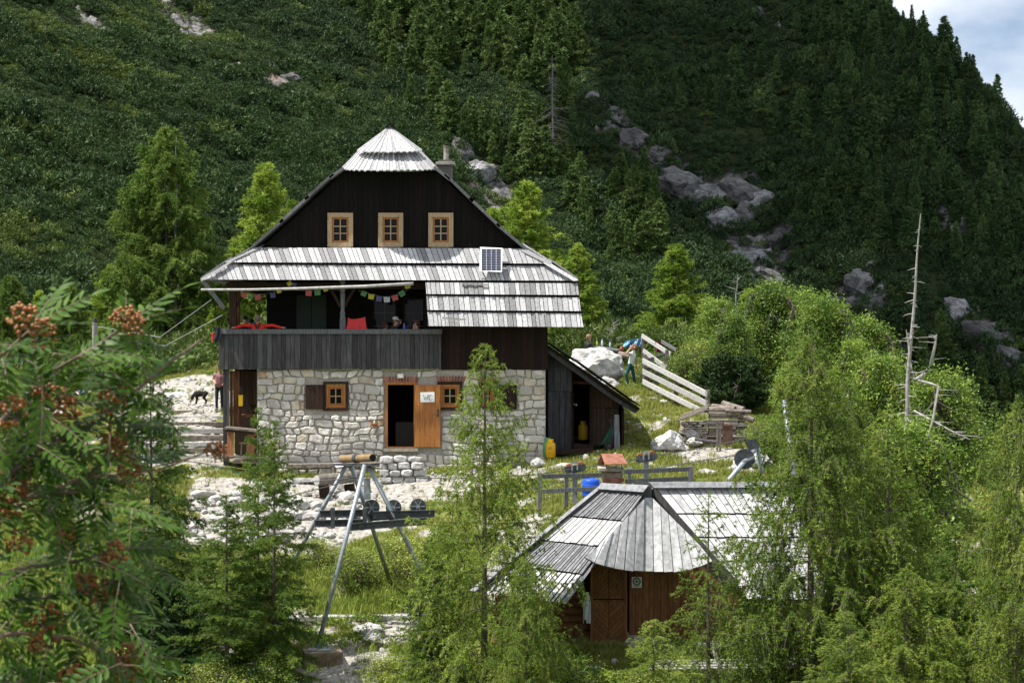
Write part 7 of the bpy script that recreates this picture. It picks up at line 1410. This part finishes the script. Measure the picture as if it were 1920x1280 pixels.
# picnic table things
pt = thing('picnic_table', 'grey plank picnic table on the rise behind the outcrop', 'table', P(1140, 690, 69.5)); MB().beam(P(1117, 650, 69.6), P(1163, 657, 69.2), .75, .06).build('top', M['greywood'], pt)
for px in (1123, 1157): MB().beam(P(px, 692, 69.4), P(px, 655, 69.4), .12, .12, up=(0, 1, 0)).build('leg', M['barkwood'], pt)
def bottle(label, px, py, Y, h, mat, capm): t = thing('bottle', label, 'bottle', P(px, py, Y)); c = P(px, py, Y); MB().lathe(c, [(.035, 0), (.042, .01), (.042, h * .6), (.018, h * .84), (.018, h * .92)], 12).build('body', mat, t, smooth=True); MB().lathe(c, [(.02, h * .92), (.02, h)], 10).build('cap', capm, t)
bottle('yellow green bottle left on the picnic table', 1119.5, 648, 69.5, .2, flat('lime_plastic', (.35, .38, .06), rough=.3), M['white']); bottle('large clear water bottle in the middle of the picnic table', 1129, 649, 69.5, .3, flat('clear_plastic', (.55, .58, .62), rough=.2), M['blue']); bottle('clear water bottle right on the picnic table', 1144, 651, 69.4, .24, flat('clear_plastic_b', (.45, .52, .60), rough=.2), M['blue'])
bottle('blue bottle on the balcony beside the brown haired woman', 758, 619, 55.0, .2, flat('blue_bottle', (.05, .08, .5), rough=.3), M['white'])
ob = thing('orange_bag', 'small orange bag beside the picnic table', 'bag', P(1164, 654, 69)); pack(P(1165, 657, 69), flat('bag_orange', (.34, .09, .045)), ob, .34)
CB2 = nmat('blue_patterned_cloth', (.03, .16, .34), (.30, .46, .55), scale=14, objvar=0, bump=.2, lo=.45, hi=.56)
cloth('blue_cloth', 'blue and white patterned cloth hung on the bushes behind the drinking woman', 'cloth', lambda u, v: P(1170 + 22 * u + 2 * math.sin(v * 5), 637 + 12 * v + 2.5 * math.sin(u * 6), 69.8 + .12 * math.sin(u * 8 + v * 4)), 12, 6, CB2)
cloth('blue_shirt', 'small blue patterned shirt hanging beside the upper handrail', 'shirt', lambda u, v: P(1192 + 11 * u - 2 * v, 634 + 17 * v + 2 * math.sin(u * 7), 69.4 + .08 * math.sin(u * 9 + v * 4)), 8, 8, CB2)
MB_seat = thing('stone_seat', 'rough log seat under the picnic table', 'seat', P(1170, 668, 69)); MB().tube([P(1160, 664, 69), P(1182, 668, 68.6)], .13, 10).build('log', M['barkwood'], MB_seat)
# ------------------------------------------------------------ pole, wires
up_ = thing('utility_pole', 'weathered grey pole with insulator left of the hut', 'pole', P(178, 705, 76)); MB().tube([P(178, 706, 76), P(177.5, 650, 76), P(178, 604, 76)], [.13, .12, .11], 10).build('shaft', M['deadwood'], up_)
MB().lathe(P(178, 605, 76), [(.06, 0), (.11, .04), (.11, .1), (.05, .14), (.08, .18), (.02, .24)], 10).build('insulator', M['ink'], up_)
for pts, lb in (([(396, 562, 55.2), (300, 632, 62), (183, 612, 76)], 'upper wire from the hut corner to the pole'), ([(418, 590, 55.2), (310, 648, 62), (183, 640, 76)], 'lower wire from the hut corner to the pole')): tag(MB().tube([P(*p) for p in pts], .012, 5).build('wire', flat('pale_wire', (.30, .31, .32)), None), lb, 'wire')

# ------------------------------------------------------------ rowan branches in the foreground
rw = thing('rowan_tree', 'rowan with orange brown berry clusters close by at the left edge', 'rowan', V3((-1.32, 3.35, gz(-1.32, 3.35))))
rl = random.Random(17)
BR = [[(-60, 960, 3.3), (60, 850, 3.4), (190, 785, 3.5), (270, 720, 3.55), (330, 670, 3.6), (380, 635, 3.65)], [(-80, 720, 3.3), (10, 660, 3.3), (60, 615, 3.35)], [(-60, 1010, 3.4), (60, 930, 3.5), (160, 895, 3.5), (300, 880, 3.6), (400, 842, 3.65)], [(60, 930, 3.5), (150, 920, 3.5), (200, 850, 3.5), (225, 800, 3.5)],
  [(-60, 1200, 3.3), (40, 1185, 3.4), (130, 1195, 3.4), (235, 1240, 3.5)], [(-60, 1090, 3.3), (60, 1062, 3.4), (150, 1050, 3.5), (215, 1030, 3.5)], [(-60, 860, 3.3), (0, 790, 3.35), (90, 700, 3.45), (180, 650, 3.5), (240, 605, 3.55)], [(-60, 1130, 3.4), (80, 1120, 3.5), (190, 1100, 3.5)], [(-60, 1290, 3.3), (60, 1278, 3.4), (150, 1262, 3.4)], [(190, 785, 3.5), (215, 760, 3.5), (210, 740, 3.5)], [(-60, 900, 3.3), (30, 830, 3.4), (110, 755, 3.4)]]
tx = -1.32; mb = MB(); mb.tube([(tx, 3.35, gz(-1.32, 3.35) - .1), (tx + .02, 3.35, -1.2), (tx + .04, 3.35, -.5), (tx + .05, 3.36, .1), (tx + .1, 3.38, .6)], [.045, .04, .034, .026, .012], 10); mb.build('trunk', M['bark'], rw, smooth=True)
RBK = nmat('rowan_twig_bark', (.11, .075, .055), (.25, .19, .15), scale=30, bump=.4, bdist=.002)
for b in BR:
    pts = [P(*q) for q in b]
    if b[0][0] < 0: pts = [V3((tx + .03, 3.35, pts[0].z - .16))] + pts
    n = len(pts); MB().tube(pts, [.0075 - .0055 * i / (n - 1) for i in range(n)], 7).build('branch', RBK, rw, smooth=True)
def pinnate(seed):
    r = random.Random(seed); V = []; Fc = []; m_ = MB(); L_ = 1.0; rach = [V3((0, t, -.16 * t * t)) for t in (0, .25, .5, .75, 1.0)]; m_.tube(rach, [.009, .008, .007, .006, .003], 5, m=1)
    def leaflet(p, d, ln):
        d = d.normalized(); s_ = d.cross(V3((0, 0, 1))).normalized(); nn = s_.cross(d); w_ = ln * .30; k = [(0, 0), (.18, .62), (.45, 1.0), (.75, .72), (1.0, 0)]; mid = [p + d * ln * a - V3((0, 0, 1)) * ln * .12 * a * a for a, _ in k]
        Vv = list(mid) + [mid[i] + s_ * w_ * .5 * k[i][1] + nn * w_ * .13 * k[i][1] for i in (1, 2, 3)] + [mid[i] - s_ * w_ * .5 * k[i][1] + nn * w_ * .13 * k[i][1] for i in (1, 2, 3)]
        m_.add(Vv, [(0, 5, 1), (1, 5, 6, 2), (2, 6, 7, 3), (3, 7, 4), (0, 1, 8), (1, 2, 9, 8), (2, 3, 10, 9), (3, 4, 10)])
    for i in range(6):
        t = .24 + .12 * i; p = V3((0, t, -.16 * t * t))
        for q in (-1, 1): leaflet(p, V3((q, .55 + r.uniform(-.1, .15), r.uniform(-.25, .12))), .31 * (1 - .25 * abs(i - 2.4) / 3) * r.uniform(.9, 1.1))
    leaflet(V3((0, 1, -.16)), V3((0, 1, -.3)), .3); me = bpy.data.meshes.new('rowan_leaf'); me.from_pydata(m_.v, [], m_.f); me.materials.append(RLEAF); me.materials.append(RBK); me.polygons.foreach_set('material_index', m_.m); me.polygons.foreach_set('use_smooth', [True] * len(m_.f)); return me
RLEAF = nmat('rowan_leaflets', (.030, .074, .010), (.070, .138, .018), scale=3, rough=.42, bump=0, objvar=.35, transl=.35, hue=.012, spec=.15, detail=2)
LF = [pinnate(k) for k in range(4)]
def add_leaf(pos, dirv, size):
    if pos[0] / pos[1] * F + 960 > 235 + 130 * rl.random() ** 2: return
    d = V3(dirv).normalized(); nrm = V3((rl.uniform(-.5, .5), rl.uniform(-.7, .2), 1)); x = d.cross(nrm).normalized(); z = x.cross(d)
    o = bpy.data.objects.new('leaf', LF[rl.randrange(4)]); link(o, rw); o.matrix_basis = Matrix.Translation(V3(pos) - rw.location) @ Matrix((x, d, z)).transposed().to_4x4() @ Matrix.Scale(size, 4)
for bi, b in enumerate(BR):
    pts = [P(*q) for q in b]; seg = [(pts[i], pts[i + 1]) for i in range(len(pts) - 1)]
    for a, c in seg:
        k = max(1, int((c - a).length / .021))
        for i in range(k):
            p = a.lerp(c, (i + rl.random()) / k); d = (c - a).normalized(); s_ = rl.choice((-1, 1)); add_leaf(p, d * rl.uniform(.2, .9) + V3((s_ * .35, rl.uniform(-.5, .6), rl.uniform(-.75, .55))), rl.uniform(.095, .15))
    for q in range(3): add_leaf(pts[-1], (pts[-1] - pts[-2]).normalized() * .7 + V3((rl.uniform(-.5, .6), rl.uniform(-.4, .4), rl.uniform(-.7, .3))), rl.uniform(.09, .14))
for k in range(150): # inner leaves of the crown, thinning out to the right
    px = -40 + 300 * rl.random() ** 1.4; py = rl.uniform(640, 1290); add_leaf(P(px, py, rl.uniform(3.2, 4.0)), (rl.uniform(-.3, 1), rl.uniform(-.5, .5), rl.uniform(-.9, .3)), rl.uniform(.10, .15))
ico = bmesh.new(); bmesh.ops.create_icosphere(ico, subdivisions=2, radius=1); IV = [v.co.copy() for v in ico.verts]; IF = [tuple(v.index for v in f.verts) for f in ico.faces]; ico.free()
BERRY = nmat('rowan_berries', (.160, .052, .012), (.29, .125, .028), scale=60, rough=.4, bump=0, objvar=.2, island=True, hue=.02, spec=.4)
def corymb(seed):
    r = random.Random(seed); m_ = MB()
    for i in range(46):
        a = r.uniform(0, 6.28); q = math.sqrt(r.random()); c = V3((math.cos(a) * q * .040, math.sin(a) * q * .040, .016 - .026 * q * q + r.uniform(-.012, .006))); s_ = r.uniform(.0042, .0058); m_.add([c + v * s_ for v in IV], IF)
        if i % 3 == 0: m_.tube([V3((0, 0, -.045)), c * .6 + V3((0, 0, -.015)), c], .0012, 4, m=1)
    me = bpy.data.meshes.new('berry_cluster'); me.from_pydata(m_.v, [], m_.f); me.materials.append(BERRY); me.materials.append(RBK); me.polygons.foreach_set('material_index', m_.m); me.polygons.foreach_set('use_smooth', [True] * len(m_.f)); return me
CM = [corymb(k) for k in range(3)]
for k, (px, py, Y, s_) in enumerate(((45, 597, 3.3, .9), (75, 625, 3.32, .8), (232, 590, 3.5, .75), (250, 605, 3.5, .7), (205, 748, 3.5, .9), (100, 735, 3.4, .9), (120, 765, 3.42, .9), (15, 770, 3.3, .9), (215, 815, 3.5, .75), (222, 840, 3.5, .7), (238, 885, 3.55, .8), (20, 905, 3.4, 1.0), (45, 890, 3.4, .8), (20, 935, 3.4, .9), (402, 838, 3.65, .6), (412, 850, 3.65, .5), (120, 1005, 3.5, .7), (35, 1015, 3.4, .7), (213, 1035, 3.5, .8), (205, 1050, 3.5, .6), (160, 1085, 3.5, .8), (200, 1115, 3.5, .9), (90, 1170, 3.4, 1.0), (75, 1195, 3.4, .8), (230, 1240, 3.5, 1.0), (205, 1245, 3.5, .8), (130, 1265, 3.4, .9), (255, 1232, 3.5, .7))):
    o = bpy.data.objects.new('berry_cluster', CM[k % 3]); link(o, rw); o.location = P(px, py, Y) - rw.location; o.scale = (s_,) * 3; o.rotation_euler = (rl.uniform(.6, 1.5), rl.uniform(-.5, .5), rl.uniform(-.6, .6))
